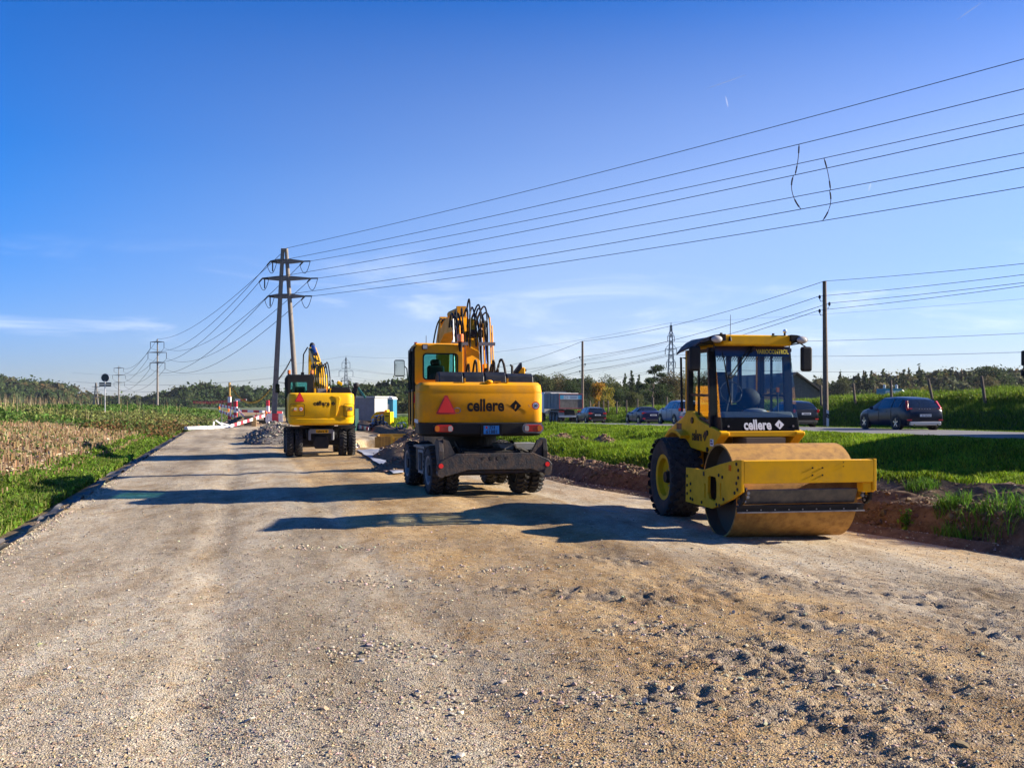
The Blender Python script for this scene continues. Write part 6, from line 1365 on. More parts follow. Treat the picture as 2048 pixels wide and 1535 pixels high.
def warn(px, py, Y, lab):
    p = P(px, py, Y); t = thing('warning_lamp', lab, 'lamp', p); ellipsoid(MB(), (0, 0, .06), (.11, .08, .13)).build('lens', M_ora, t); MB().box(-.07, .07, -.05, .05, -.16, -.06).build('battery_case', M_yel2, t)
warn(438, 815.5, 92, 'amber warning lamp at the left end of the slanting boards'); warn(457, 820, 90, 'amber warning lamp on the slanting boards beside the mast'); warn(532, 826, 84, 'amber warning lamp on top of the stacked boards')
def bunting(pts, sag, m, name, label, n=26, flag=.22):
    t = thing(name, label, 'flag line', pts[0]); path = [pts[0].lerp(pts[1], q) - Vector((0, 0, sag * 4 * q * (1 - q))) - pts[0] for q in np.linspace(0, 1, n)]
    MB().tube(path, .02, 5).build('rope', M_blk, t); fl = None
    for i, p in enumerate(path[1:-1]):
        if fl is None: fl = MB().prism([(-.06, 0), (.06, 0), (.03, -flag), (-.03, -flag)], 'y', -.01, .01).build('flag', m, t, loc=p)
        else: share(fl, t, p)
bunting([P(459, 766, 97), P(546, 767, 95)], 1.75, mat('ochre_flag', (.38, .24, .02), .7), 'flagged_cable', 'sagging cable with ochre flags from the mast to the pylon', 34)
bunting([P(546, 767, 95), P(588, 704, 95)], .35, mat('brown_flag', (.16, .10, .05), .7), 'flagged_cable', 'flagged cable rising between the two pylon legs', 20)
bunting([P(384, 801, 110), P(458, 799, 100)], .1, mat('red_flag', (.35, .04, .06), .7), 'flagged_cable', 'row of small red flags left of the mast', 26, .3)
# white plastic beam and odd white battens lying at the field corner
wb = thing('white_barrier_beam', 'long white plastic beam lying on the ground at the field corner', 'beam', P(372, 859, 71)); A, B = P(372, 856, 71), P(458, 853, 78)
d_ = B - A; MB().prism([(-.18, -.12), (.18, -.12), (.13, .10), (-.13, .10)], 'x', 0, d_.length).build('beam_body', M_wht, wb, loc=(0, 0, .12), rot=d_.to_track_quat('X', 'Z').to_euler(), bevel=.03)
for a, b, Y, lab in (((427, 852), (428, 843), 74, 'upright white batten behind the white beam'), ((431, 840), (446, 850), 75, 'slanting white batten behind the white beam'), ((441, 845), (460, 850), 76, 'white batten lying flat behind the white beam')):
    o = MB().bar(P(*a, Y), P(*b, Y + .3), .10, .10).build('white_batten', M_wht); tag(o, lab, 'batten', 'white battens')
for px, py, Y, s, lab, m in ((498, 851, 82, (.75, .6, .85), 'brown wooden crate between the barrier boards', M_wood), ((508), 851, 80, (.35, .5, .75), 'narrow timber block right of the brown crate', mat('fresh_timber', (.30, .19, .08), .8)), (515, 850, 90, (1.5, .8, .35), 'dark sheet material stacked behind the barrier', M_dark), (545, 850, 95, (1.6, .8, .5), 'dark pallet stack at the foot of the pylon', M_dark)):
    p = P(px, py, Y); t = thing('crate', lab, 'crate', (p.x, Y, gz(p.x, Y) - .03), .2); n_ = 4; dz = s[2] / n_
    for i in range(n_): MB().box(-s[0] / 2, s[0] / 2, -s[1] / 2, s[1] / 2, i * dz + .01, (i + 1) * dz - .012).build('plank', m, t)
    MB().box(-s[0] / 2 + .02, s[0] / 2 - .02, -s[1] / 2 + .02, s[1] / 2 - .02, 0, s[2] - .02).build('core', M_dark, t)
def heap(name, label, cat, X, Y, rx, ry, h, m, cols, rz=0, stones=900, ss=.07, skew=0, rough=.12):
    n, mm_ = 40, 14; F_ = []; zc = gz(X, Y)
    rr, aa = np.meshgrid(np.arange(mm_ + 1) / mm_, 2 * PI * np.arange(n) / n, indexing='ij'); rr, aa = rr.ravel(), aa.ravel()
    x, y = rx * rr * np.cos(aa), ry * rr * np.sin(aa); qx = X + x * math.cos(rz) - y * math.sin(rz); qy = Y + x * math.sin(rz) + y * math.cos(rz)
    zz = h * (1 - rr) ** .85 * (1 + rough * 2 * vnoise(qx, qy, 2.0, 9)) + rough * .3 * fbm(qx, qy, 3, 3, 19) * (1 - rr)
    V = np.stack([qx - X + skew * (1 - rr), qy - Y, zz + (groundZ(qx, qy) - zc) * rr - .06 * (rr == 1)], -1).tolist()
    for i in range(mm_):
        for j in range(n): F_.append((i * n + j, i * n + (j + 1) % n, (i + 1) * n + (j + 1) % n, (i + 1) * n + j))
    t = thing(name, label, cat, (X, Y, zc)); MB().add(V, F_, True).build('mound', m, t)
    if stones:
        vi = rng.integers(0, len(V), stones); p = np.array(V)[vi] + rng.normal(0, .08, (stones, 3)) * [1, 1, .25]; st = rocks(p, ss * rng.uniform(.5, 1.6, stones), jit(cols, stones, rng, .25))
        o = np_mesh('stones', *st[:2], M_stone, t, st[2]); o['kind'] = 'stuff'
    return t
M_stone = mat('stone', (.4, .37, .32), .85, vcol='Col', spec=.2)
ICO_V = np.array([(0, 0, 1), (.894, 0, .447), (.276, .851, .447), (-.724, .526, .447), (-.724, -.526, .447), (.276, -.851, .447), (.724, .526, -.447), (-.276, .851, -.447), (-.894, 0, -.447), (-.276, -.851, -.447), (.724, -.526, -.447), (0, 0, -1)])
ICO_F = np.array([(0, 1, 2), (0, 2, 3), (0, 3, 4), (0, 4, 5), (0, 5, 1), (1, 6, 2), (2, 7, 3), (3, 8, 4), (4, 9, 5), (5, 10, 1), (6, 7, 2), (7, 8, 3), (8, 9, 4), (9, 10, 5), (10, 6, 1), (11, 7, 6), (11, 8, 7), (11, 9, 8), (11, 10, 9), (11, 6, 10)])
OCT_V = np.array([(1, 0, 0), (-1, 0, 0), (0, 1, 0), (0, -1, 0), (0, 0, 1), (0, 0, -1.0)]); OCT_F = np.array([(0, 2, 4), (2, 1, 4), (1, 3, 4), (3, 0, 4), (2, 0, 5), (1, 2, 5), (3, 1, 5), (0, 3, 5)])
def rocks(p, s, col, flat=.6, base='ico'):
    bv, bf = (ICO_V, ICO_F) if base == 'ico' else (OCT_V, OCT_F); n = len(p); k = len(bv)
    v = bv[None] * (1 + .22 * rng.standard_normal((n, k, 1))); v = v * np.stack([rng.uniform(.7, 1.35, n), rng.uniform(.6, 1.1, n), flat * rng.uniform(.7, 1.2, n)], -1)[:, None]
    a = rng.uniform(0, 2 * PI, n); c, s_ = np.cos(a)[:, None], np.sin(a)[:, None]; x = v[..., 0] * c - v[..., 1] * s_; y = v[..., 0] * s_ + v[..., 1] * c
    v = np.stack([x, y, v[..., 2]], -1) * (s / 2)[:, None, None] + p[:, None]
    return v.reshape(-1, 3), (bf[None] + (np.arange(n) * k)[:, None, None]).reshape(-1, 3), np.repeat(col, k, 0)
SCOL = [(.26, .225, .18), (.19, .165, .13), (.34, .30, .25), (.14, .12, .10)]
M_gpile = mat('grey_gravel_heap', (.15, .13, .105), .95, noise=(14, (.25, .22, .18), 1), bump=(30, 1)); M_soil = mat('brown_soil_heap', (.13, .075, .04), .95, noise=(6, (.21, .13, .075), 1), bump=(20, 1))
heap('gravel_heap', 'tall grey gravel heap left of the yellow excavator', 'gravel heap', (563 - CXP) / F * 49.5, 49.5, 1.75, 2.4, .95, M_gpile, SCOL, stones=2200, ss=.09)
heap('gravel_heap', 'smaller grey gravel heap behind the tall one', 'gravel heap', (548 - CXP) / F * 57, 57, 1.7, 2.2, .9, M_gpile, SCOL, stones=900, ss=.09)
heap('gravel_heap', 'low heap of pale stones right of the yellow excavator tyres', 'gravel heap', (722 - CXP) / F * 46.5, 46.5, 1.15, 2.2, .52, M_gpile, [(.55, .50, .42), (.42, .38, .3), (.62, .57, .5)], stones=1100, ss=.13)
heap('soil_heap', 'brown soil heap with a long slope left of the orange excavator', 'soil heap', (838 - CXP) / F * 36, 36, 1.75, 2.2, 1.0, M_soil, [(.2, .13, .08), (.3, .23, .16)], stones=500, ss=.08)
heap('soil_heap', 'small dark soil heap beside the orange excavator front wheel', 'soil heap', (795 - CXP) / F * 29.5, 29.5, .8, 1.0, .35, M_soil, [(.2, .13, .08), (.3, .23, .16)], stones=200, ss=.06)
heap('soil_heap', 'bare brown soil mound behind the barrier boards', 'soil heap', (478 - CXP) / F * 84, 84, 2.0, 1.6, .7, M_soil, [(.2, .13, .08), (.3, .23, .16)], stones=150, ss=.12)
for px, Y, h, lab in ((1128, 44, .42, 'brown soil mound in the grass right of the excavator blade'), (1165, 47, .5, 'second brown soil mound in the grass right of the excavator blade'), (1205, 48, .4, 'third brown soil mound in the grass, nearest the roller')):
    heap('soil_heap', lab, 'soil heap', (px - CXP) / F * Y, Y, .8, .7, h, M_soil, [(.2, .13, .08), (.16, .10, .06)], stones=120, ss=.10)
# geotextile laid on the ground
M_geo = mat('geotextile', (.20, .22, .28), .6, noise=(3, (.30, .32, .37), .8), spec=.4)
def sheet(name, label, quad, m, nx=14, ny=14, lift=.03, wave=.03):
    q = np.array(quad, float); vv, uu = np.meshgrid(np.linspace(0, 1, ny + 1), np.linspace(0, 1, nx + 1), indexing='ij'); uu, vv = uu.ravel()[:, None], vv.ravel()[:, None]
    p = (q[0] * (1 - uu) + q[1] * uu) * (1 - vv) + (q[3] * (1 - uu) + q[2] * uu) * vv
    V = np.stack([p[:, 0], p[:, 1], groundZ(p[:, 0], p[:, 1]) + lift + wave * vnoise(p[:, 0], p[:, 1], 2.2, 4)], -1).tolist()
    o = MB().add(V, [(i * (nx + 1) + j, i * (nx + 1) + j + 1, (i + 1) * (nx + 1) + j + 1, (i + 1) * (nx + 1) + j) for i in range(ny) for j in range(nx)], True).build(name, m)
    s = o.modifiers.new('Solid', 'SOLIDIFY'); s.thickness = .006; tag(o, label, 'fabric'); return o
sheet('geotextile_sheet', 'grey-blue geotextile sheet on the ground between the excavators', [((712 - CXP) / F * 41, 41, 0), ((770 - CXP) / F * 41.5, 41.5, 0), ((812 - CXP) / F * 28, 28, 0), ((786 - CXP) / F * 27.6, 27.6, 0)], M_geo, 24, 40, .045, .05)
yy = np.linspace(10, 68, 240); V = []
Yg = np.repeat(yy, 5); dd_ = np.tile([-.02, .10, .22, .38, .52], len(yy)); dz_ = np.tile([.035, .02, -.02, -.05, -.02], len(yy)); wv = (.34 * vnoise(Yg, Yg * 0 + 3.3, .45, 8) + .20 * vnoise(Yg, dd_ * 2 + 1.1, 1.5, 8)) * np.where(dd_ < 0, .45, 1)
Xg = edgeL(Yg) - (dd_ + wv); V = np.stack([Xg, Yg, np.where(dd_ + wv > 0, fieldZ(Xg, Yg), gravelZ(Xg, Yg)) + .03 + dz_ + .15 * vnoise(Yg * 2, dd_ * 5, 1.1, 6) - .01], -1).tolist()
go_ = MB().add(V, [(i * 5 + j, i * 5 + j + 1, (i + 1) * 5 + j + 1, (i + 1) * 5 + j) for i in range(len(yy) - 1) for j in range(4)], True).build('geotextile_strip', mat('dark_geotextile', (.035, .042, .055), .6, noise=(2.5, (.15, .13, .11), .9), spec=.3)); tag(go_, 'dark fabric strip hanging over the left edge of the gravel road', 'fabric')
# trench box in the pit
tbx = thing('trench_box', 'ochre timber trench shoring box in the pit between the excavators', 'trench box', (-5.95, 48, -.70), R(6)); M_och = mat('ochre_timber_panel', (.27, .155, .03), .75, noise=(4, (.18, .10, .03), .8)); M_och2 = mat('ochre_steel', (.50, .29, .015), .5)
for i in range(5): MB().box(-.62 + i * .155, -.62 + i * .155 + .145, -.3, -.22, 0, 1.05 + .03 * (i % 2)).build('sheet_plank', M_och, tbx)
for i in range(3): MB().box(-.55, -.47, .1 + i * .9, .95 + i * .9, 0, 1.1).build('side_plank', M_och, tbx)
for x in (.18, 1.25): MB().box(x - .05, x + .05, -.32, -.2, 0, 1.15).build('corner_post', M_och2, tbx)
for z in (.55, .95): MB().box(.23, 1.20, -.28, -.2, z, z + .09).build('strut', M_och2, tbx)
MB().box(-.5, 1.3, 2.6, 2.7, 0, 1.1).build('back_panel', M_och2, tbx)
# container, toilet, yellow plant, pipes
ct = thing('site_container', 'grey site container with pale sunlit end wall behind the yellow excavator', 'container', (P(749, 845, 92).x, 92, gz(-12.6, 92) - .03), R(-22))
MB().box(-6, 0, 0, 2.4, .05, 2.35).build('body', mat('container_grey', (.20, .21, .225), .6, noise=(2, (.16, .165, .17), .7)), ct, bevel=.02); MB().box(.002, .02, .05, 2.35, .1, 2.3).build('end_wall', mat('sunlit_end', (.58, .57, .54), .6), ct); MB().box(-6.1, .12, -.1, 2.5, 2.37, 2.50).build('roof', mat('pale_roof', (.5, .49, .46), .6), ct)  # end wall far paler than the body: sunlight put into its colour
for x in np.arange(-5.8, -.1, .32): MB().box(x, x + .12, -.03, -.002, .15, 2.25).build('corrugation', bpy.data.materials['container_grey'], ct)
tl_ = thing('portable_toilet', 'blue portable toilet with white roof beside the container', 'toilet', (P(780, 845, 96).x, 96, gz(-11.7, 96) - .03), R(-15)); M_tb = mat('toilet_blue', (.02, .17, .27), .5)
MB().box(-.52, .52, -.52, .52, .05, 1.95).build('cabin', M_tb, tl_, bevel=.05); MB().box(-.4, .4, -.56, -.522, .15, 1.85).build('door', mat('toilet_door', (.03, .24, .36), .45), tl_); MB().box(-.1, .15, -.575, -.561, 1.0, 1.5).build('door_sign', M_wht, tl_); MB().prism([(-.55, 1.95), (.55, 1.95), (.45, 2.15), (0, 2.25), (-.45, 2.15)], 'y', -.57, .57).build('roof', M_wht, tl_)
ym = thing('trench_compactor', 'small yellow trench machine with dark struts in front of the container', 'machine', (P(762, 850, 82).x, 82, gz(-10.7, 82) - .02), R(-10))
MB().prism([(-.85, .1), (-.85, .9), (-.45, 1.35), (.25, 1.42), (.25, .1)], 'y', 0, .8).build('housing', M_yel2, ym, bevel=.03); MB().box(.30, .85, -.15, .8, .35, 1.35).build('engine_cover', M_yel2, ym, bevel=.04); MB().box(.32, .83, -.1, .7, .0, .33).build('scraper', M_wht, ym); MB().box(.26, .5, .1, .7, 1.30, 1.52).build('tank', M_yel2, ym, bevel=.03)
for x in (-.4, .22): MB().box(x - .05, x + .05, -.06, -.005, .0, 1.0).build('strut', M_dark, ym)
lettering('cellere', .40, .12, M_blkp, ym, (-.28, -.01, 1.05), (R(90), 0, 0), .03); lettering('cellere', .34, .12, M_blkp, ym, (.57, -.155, 1.02), (R(90), 0, 0), .03)
MB().box(-.1, .3, -.05, .0, 1.18, 1.38).build('orange_guard', M_ora, ym)
M_pipe = mat('blue_pipe', (.014, .065, .19), .4, spec=.3); pp = [(r_, i) for r_ in range(3) for i in range(7 - 2 * r_)]
for n_, (r_, i) in enumerate(pp):
    x = P(758, 858, 71).x + (i - (6 - 2 * r_) / 2) * .27; y = 71 + rng.uniform(-.3, .3); z = gz(x, 71) + .13 + r_ * .23
    t = MB(); t.lathe([(0, .105), (0, .13), (.1, .13), (.12, .12), (3.2, .12), (3.2, .10)], (0, 0, 0), 'y', 14); o = t.build('blue_pipe', M_pipe, loc=(x, y, z), rot=(0, 0, R(9) + rng.uniform(-.05, .05)))
    tag(o, f"{['leftmost', 'second', 'third', 'fourth', 'fifth', 'sixth', 'rightmost'][i] if r_ < 2 or i < 1 else ['', 'middle', 'right-hand'][i]} blue pipe in the {['bottom', 'middle', 'top'][r_]} row of the pile by the trench machine", 'pipe', 'pile of blue pipes')
for i, (px, pz_) in enumerate(((799, 0), (806, 0))):
    x = P(px, 866, 61).x; o = MB().lathe([(0, .19), (0, .22), (.15, .22), (.17, .2), (2.0, .2), (2.0, .17)], (0, 0, 0), 'y', 16).build('blue_pipe', M_pipe, loc=(x, 61, gz(x, 61) + .21), rot=(0, 0, R(6))); tag(o, ['thick blue pipe lying left of the orange excavator cab', 'second thick blue pipe, touching the excavator cab outline'][i], 'pipe')
bm_ = thing('steel_beam', 'long rusty steel beam lying in front of the container', 'beam', P(722, 848, 88)); bm_.location.z = gz(bm_.location.x, 88); MB().box(-2.2, 1.6, -.15, .15, .0, .12).build('lower_flange', M_wood, bm_); MB().box(-2.2, 1.6, -.03, .03, .12, .35).build('web', M_wood, bm_); MB().box(-2.2, 1.6, -.15, .15, .35, .45).build('upper_flange', M_wood, bm_)
gm = thing('green_excavator_arm', 'dark green machine arm standing behind the yellow excavator', 'machine', P(716, 845, 70)); gm.location.z = gz(gm.location.x, 70) - .02
ztop = CAM_Z + (HORIZON - 770) / F * 70 - gm.location.z; MB().box(-1.4, -.2, 0, 1.6, .0, 1.6).build('body', mat('dark_green_body', (.01, .05, .04), .5), gm); MB().bar((-.6, .5, 1.5), (-.2, .5, ztop), .22, .3).build('arm', M_dark, gm); MB().bar((-.2, .5, ztop), (.45, .5, ztop - .9), .10, .14).build('dipper', mat('teal_paint', (.02, .16, .13), .5), gm); ellipsoid(MB(), (-.2, .5, ztop), (.22, .2, .2)).build('joint', M_dark, gm)
for px, py, Y, w, h, m, lab in ((800, 850, 66, .5, .7, M_gry, 'grey bent sheet beside the blue pipes'), (817, 852, 64, .7, .8, mat('tan_board', (.35, .22, .11), .8), 'tan board leaning near the excavator cab')):
    p = P(px, py, Y); o = MB().prism([(-w / 2, 0), (w / 2, 0), (w * .3, h), (0, h * .75)], 'y', -.04, .04).build('scrap_sheet', m, loc=(p.x, Y, gz(p.x, Y) - .02), rot=(R(-20), 0, .2)); tag(o, lab, 'sheet')

# ------------------------------------------------------------------ power lines
M_conc = mat('concrete_pole', (.20, .175, .15), .85, noise=(3, (.14, .125, .11), .8)); M_wire = mat('conductor', (.03, .04, .055), .9, spec=.1); M_ins = mat('insulator', (.025, .03, .04), .8, spec=.1); M_lat = mat('galvanised_lattice', (.16, .19, .20), .6)
def wire(a, b, sag, r, label, name='power_cable', group='overhead cables', n=28):
    a, b = Vector(a), Vector(b); o = MB().tube([a.lerp(b, t) - Vector((0, 0, sag * 4 * t * (1 - t))) - a for t in np.linspace(0, 1, n)], r, 5).build(name, M_wire, loc=a, recalc=False); tag(o, label, 'cable', group); return o
AP = thing('a_frame_pylon', 'tall two-legged concrete pylon with three cross-arms behind the yellow excavator', 'pylon', (P(570, 845, 95).x, 95, gz(P(570, 845, 95).x, 95) - .1))
O = AP.location.copy(); loc_ = lambda px, py, dY=0: P(px, py, 95 + dY) - O
gzl = 0.0
for a, b in (((547, 0), (565.5, 497)), ((596, 0), (572.5, 497))):
    B = loc_(b[0], b[1]); A = Vector(((a[0] - CXP) / F * 95 - O.x, 0, -.2)); MB().tube([A, A.lerp(B, .5), B], [.27, .23, .17], 14).build('leg', M_conc, AP)
MB().box(loc_(563, 500).x, loc_(575, 500).x, -.25, .25, loc_(0, 503).z, loc_(0, 497).z).build('head', M_conc, AP, bevel=.05)
ARM = {}; ad = Vector((math.cos(R(-8)), math.sin(R(-8)), 0))
for nm, py, x0, x1 in (('upper', 522.5, 541, 607), ('middle', 556.5, 525, 622), ('lower', 592, 536, 610)):
    A, B = loc_(x0, py), loc_(x1, py); m_ = (A + B) / 2; hw = (B - A).length / 2
    c = loc_(569, py); arm = MB(); arm.prism([(A.x, A.z + .05), (c.x - .6, A.z + .22), (c.x + .6, A.z + .22), (B.x, A.z + .05), (B.x, A.z - .08), (c.x + .6, A.z - .22), (c.x - .6, A.z - .22), (A.x, A.z - .08)], 'y', -.14, .14)
    ao = arm.build('cross_arm', M_conc, AP); ARM[nm] = (A, B)
    for E in (A, B):
        s = 1 if E is B else -1
        MB().tube([E, E + Vector((.75, -.55, -.06))], .07, 7).build('insulator', M_ins, ao); MB().tube([E, E + Vector((-.45, .55, -.28))], .07, 7).build('insulator', M_ins, ao)
        e1, e2 = E + Vector((.75, -.55, -.06)), E + Vector((-.45, .55, -.28)); MB().tube(arc_pts(e1, e2, -.95, 10), .03, 5).build('jumper', M_wire, ao)
        if s < 0: MB().tube([E + Vector((.2, 0, 0)), E + Vector((.2, 0, -.95))], .06, 7).build('hanging_insulator', M_ins, ao)
ring = ['topmost', 'second', 'third', 'fourth', 'fifth', 'sixth', 'lowest']
starts = [loc_(574, 496), ARM['upper'][0], ARM['upper'][1], ARM['middle'][0], ARM['middle'][1], ARM['lower'][0], ARM['lower'][1]]
ends_px = [118, 178, 228, 250, 306, 335, 374]; CAB = []; dirv = Vector((44.0, -50.0, 0)); offs = [0, -1, 1, -1, 1, -1, 1]
for i, (s, py) in enumerate(zip(starts, ends_px)):
    S = O + s + (Vector((.75, -.55, -.06)) if i else Vector()); E = Vector((S.x, S.y, 0)) + dirv * 2.25 + Vector((.75, .66, 0)).normalized() * offs[i] * .8; sag = 1.6
    # where the cable crosses the right picture edge it must have the photographed height
    t = (.512 * S.y - S.x) / ((E.x - S.x) - .512 * (E.y - S.y)); Yt = S.y + (E.y - S.y) * t; zt_ = CAM_Z + (HORIZON - py) / F * Yt
    E.z = (zt_ + sag * 4 * t * (1 - t) - S.z * (1 - t)) / t
    wire(S, E, sag, .02, f'{ring[i]} of the seven cables rising from the pylon to the right', n=60); CAB.append((S, E, sag))
def on_cable(i, px):
    S, E, sag = CAB[i]; k = (px - CXP) / F; t = (k * S.y - S.x) / ((E.x - S.x) - k * (E.y - S.y)); return S.lerp(E, t) - Vector((0, 0, sag * 4 * t * (1 - t)))
for (i, pa), (j, pb), bow, lab in (((1, 1598), (3, 1590), .05, 'upper left spacer string between two cables'), ((3, 1587), (5, 1602), -.26, 'lower left bowed spacer string between two cables'), ((2, 1648), (4, 1661), .05, 'upper right spacer string between two cables'), ((4, 1659), (6, 1645), .22, 'lower right bowed spacer string between two cables')):
    A, B = on_cable(i, pa), on_cable(j, pb); t = thing('cable_spacer', lab, 'spacer', A, group='spacer strings between the cables'); pts = [A.lerp(B, q) - A + Vector((bow * 4 * q * (1 - q), 0, 0)) for q in np.linspace(0, 1, 15)]
    MB().tube(pts, .022, 5).build('rod', M_ins, t); MB().tube([pts[1], pts[2], pts[3], pts[4]], .04, 6).build('insulator_sheds', M_ins, t); MB().tube([pts[10], pts[11], pts[12], pts[13]], .04, 6).build('insulator_sheds', M_ins, t)
def mast(px, ptop, pbase_z, Y, arms, label, w=1.0, rz=R(-18)):
    X = (px - CXP) / F * Y; top = CAM_Z + (HORIZON - ptop) / F * Y; t = thing('power_mast', label, 'mast', (X, Y, pbase_z)); h = top - pbase_z; MB().tube([(0, 0, 0), (0, 0, h * .5), (0, 0, h)], [.28 * w, .22 * w, .13 * w], 10).build('pole', M_conc, t); tips = []
    for py, x0, x1 in arms:
        z = CAM_Z + (HORIZON - py) / F * Y - pbase_z; a = (x0 - px) / F * Y; b = (x1 - px) / F * Y; ao = MB().prism([(a, z + .05), (0, z + .2), (b, z + .05), (b, z - .06), (0, z - .15), (a, z - .06)], 'y', -.12, .12).build('cross_arm', M_conc, t); sl = CAM_Z + (HORIZON - (py + 12 * 253 / Y)) / F * Y - pbase_z
        for x in (a, b): MB().tube([(x, 0, z), (x, 0, sl)], .07, 6).build('insulator', M_ins, ao); tips.append(t.location + Vector((x, 0, sl)))
    return t, [t.location + Vector((0, 0, h))] + tips
M1, T1 = mast(315, 677.5, .6, 253, ((683.5, 301, 328), (704.5, 296, 333), (725, 300, 330)), 'single-pole power mast with three cross-arms, nearest of the left ones')
M2, T2 = mast(237.5, 732, -.5, 440, ((735.5, 228, 247), (750, 225, 251), (764.5, 228, 249)), 'smaller power mast with three cross-arms behind the round sign', 1.1)
M3 = thing('a_frame_pylon', 'distant small two-legged pylon left of the round sign', 'pylon', ((192 - CXP) / F * 560, 560, -1.2))
for s in (-1, 1): MB().tube([(s * 1.3, 0, -.2), (s * .15, 0, CAM_Z + (HORIZON - 765) / F * 560 + 1.2)], [.45, .3], 8).build('leg', M_conc, M3)
for py in (773, 783.5, 793): z = CAM_Z + (HORIZON - py) / F * 560 + 1.2; MB().box(-2.3, 2.3, -.15, .15, z - .15, z + .15).build('cross_arm', M_conc, M3)
for i in range(7):
    S = O + starts[i] + (Vector((-.45, .55, -.28)) if i else Vector()); wire(S, T1[i], 3.4 if i else 2.2, .028, f'{ring[i]} cable from the two-legged pylon to the nearest left mast', n=40)
    wire(T1[i], T2[i], 3.6, .04, f'{ring[i]} cable between the two single-pole masts', n=30)
# wooden poles of the low line along the main road
def wpole(px, ptop, off, label, lean=0.0):
    k = (px - CXP) / F; Y = (21.66 + off) / (k + .2125); X = k * Y; zb = float(farbankZ(np.array([X]), np.array([Y]))[0]) - .2; top = CAM_Z + (HORIZON - ptop) / F * Y - zb; t = thing('utility_pole', label, 'utility pole', (X, Y, zb)); MB().tube([(lean, 0, 0), (lean * .5, 0, top * .5), (0, 0, top)], [.16, .14, .11], 10).build('pole', M_wood, t); pts = []
    for s, dz in ((0, 0), (-1, .95), (1, 1.35), (-1, 1.75)):
        p = Vector((s * .28, 0, top - dz * Y / 57.))
        if s:
            ins = MB().tube([p + Vector((-s * .22, 0, -.2)), p + Vector((-s * .04, 0, -.2)), p], .022, 6).build('insulator_hook', M_dark, t); ellipsoid(MB(), (p.x, p.y, p.z + .05), (.075, .075, .12), 8, 6).build('insulator', M_ins, ins)
        pts.append(t.location + p + Vector((0, 0, .1 if s else 0)))
    return pts
W1 = wpole(1649, 562, 8.6, 'tall wooden utility pole behind the roller with three insulators', .08); W2 = wpole(1165, 682, 8.6, 'wooden utility pole above the tipper truck and estate car')
oo = ['topmost', 'second', 'third', 'lowest']
for i, py in enumerate((527, 549, 565, 571.5)):
    S = W1[i]; E = Vector((S.x + .2125 * 56, S.y - 56, 0)); t = (.512 * S.y - S.x) / ((E.x - S.x) - .512 * (E.y - S.y)); Yt = S.y + (E.y - S.y) * t; sag = .6; E.z = (CAM_Z + (HORIZON - py) / F * Yt + sag * 4 * t * (1 - t) - S.z * (1 - t)) / t
    wire(S, E, sag, .012, f'{oo[i]} thin wire from the tall wooden pole to the right edge', 'telephone_wire'); wire(W1[i], W2[i], .55, .016, f'{oo[i]} thin wire between the two wooden poles', 'telephone_wire'); wire(W2[i], W2[i] + Vector((-13, 60, -1.2)), .6, .02, f'{oo[i]} thin wire running left from the pole above the tipper truck', 'telephone_wire')
# lattice towers far off
def lattice(px, ptop, Y, arms, label, bw=3.0):
    X = (px - CXP) / F * Y; top = CAM_Z + (HORIZON - ptop) / F * Y; t = thing('lattice_tower', label, 'pylon', (X, Y, -1.6)); h = top + 1.6; w = lambda z: max(.18, bw * (1 - z / h) ** .9 * .5 + .25); lv = np.linspace(0, h * .97, 13); m = MB(); tips = []
    for sx, sy in ((-1, -1), (1, -1), (1, 1), (-1, 1)): m.bar((sx * w(0), sy * w(0), -.2), (sx * w(lv[-1]), sy * w(lv[-1]), lv[-1]), .22)
    m.bar((0, 0, lv[-2]), (0, 0, h), .25); legs_ = m.build('tower_legs', M_lat, t); br = MB()
    for a, b in zip(lv[:-1], lv[1:]):
        for s in (-1, 1):
            br.bar((-w(a), s * w(a), a), (w(b), s * w(b), b), .12); br.bar((w(a), s * w(a), a), (-w(b), s * w(b), b), .12); br.bar((s * w(a), -w(a), a), (s * w(b), w(b), b), .12); br.bar((s * w(a), w(a), a), (s * w(b), -w(b), b), .12)
    br.build('bracing', M_lat, t)
    for py, hw in arms:
        z = CAM_Z + (HORIZON - py) / F * Y + 1.6; hm_ = hw / F * Y; a = MB(); a.bar((-hm_, 0, z), (hm_, 0, z), .22); a.bar((-hm_, 0, z), (0, 0, z + .09 * h), .15); a.bar((hm_, 0, z), (0, 0, z + .09 * h), .15); ao = a.build('cross_arm', M_lat, t); dz = 11 / F * Y
        for s in (-1, 1): MB().tube([(s * hm_, 0, z), (s * hm_, 0, z - dz)], .14, 5).build('insulator', M_ins, ao); tips.append(t.location + Vector((s * hm_, 0, z - dz)))
    return [t.location + Vector((0, 0, h))] + tips
LA = lattice(1342, 645, 400, ((672, 6.5), (698, 11.5), (724, 9)), 'lattice power tower left of the roller cab'); LB = lattice(692, 712, 680, ((725, 8), (742, 14), (758, 10)), 'small lattice power tower above the yellow excavator')
for i in range(7):
    wire(LA[i], LB[i], 9 if i else 6, .045, f'{ring[i]} cable between the two lattice towers', group='high-voltage cables far off', n=40)
    wire(LA[i], LA[i] + Vector((200, -318, 2)), 6 if i else 4, .03, f'{ring[i]} cable running right from the lattice tower by the roller', group='high-voltage cables far off', n=40)
    wire(LB[i], LB[i] + Vector((-300, 260, -4)), 7, .05, f'{ring[i]} cable running left from the small lattice tower', group='high-voltage cables far off', n=24)
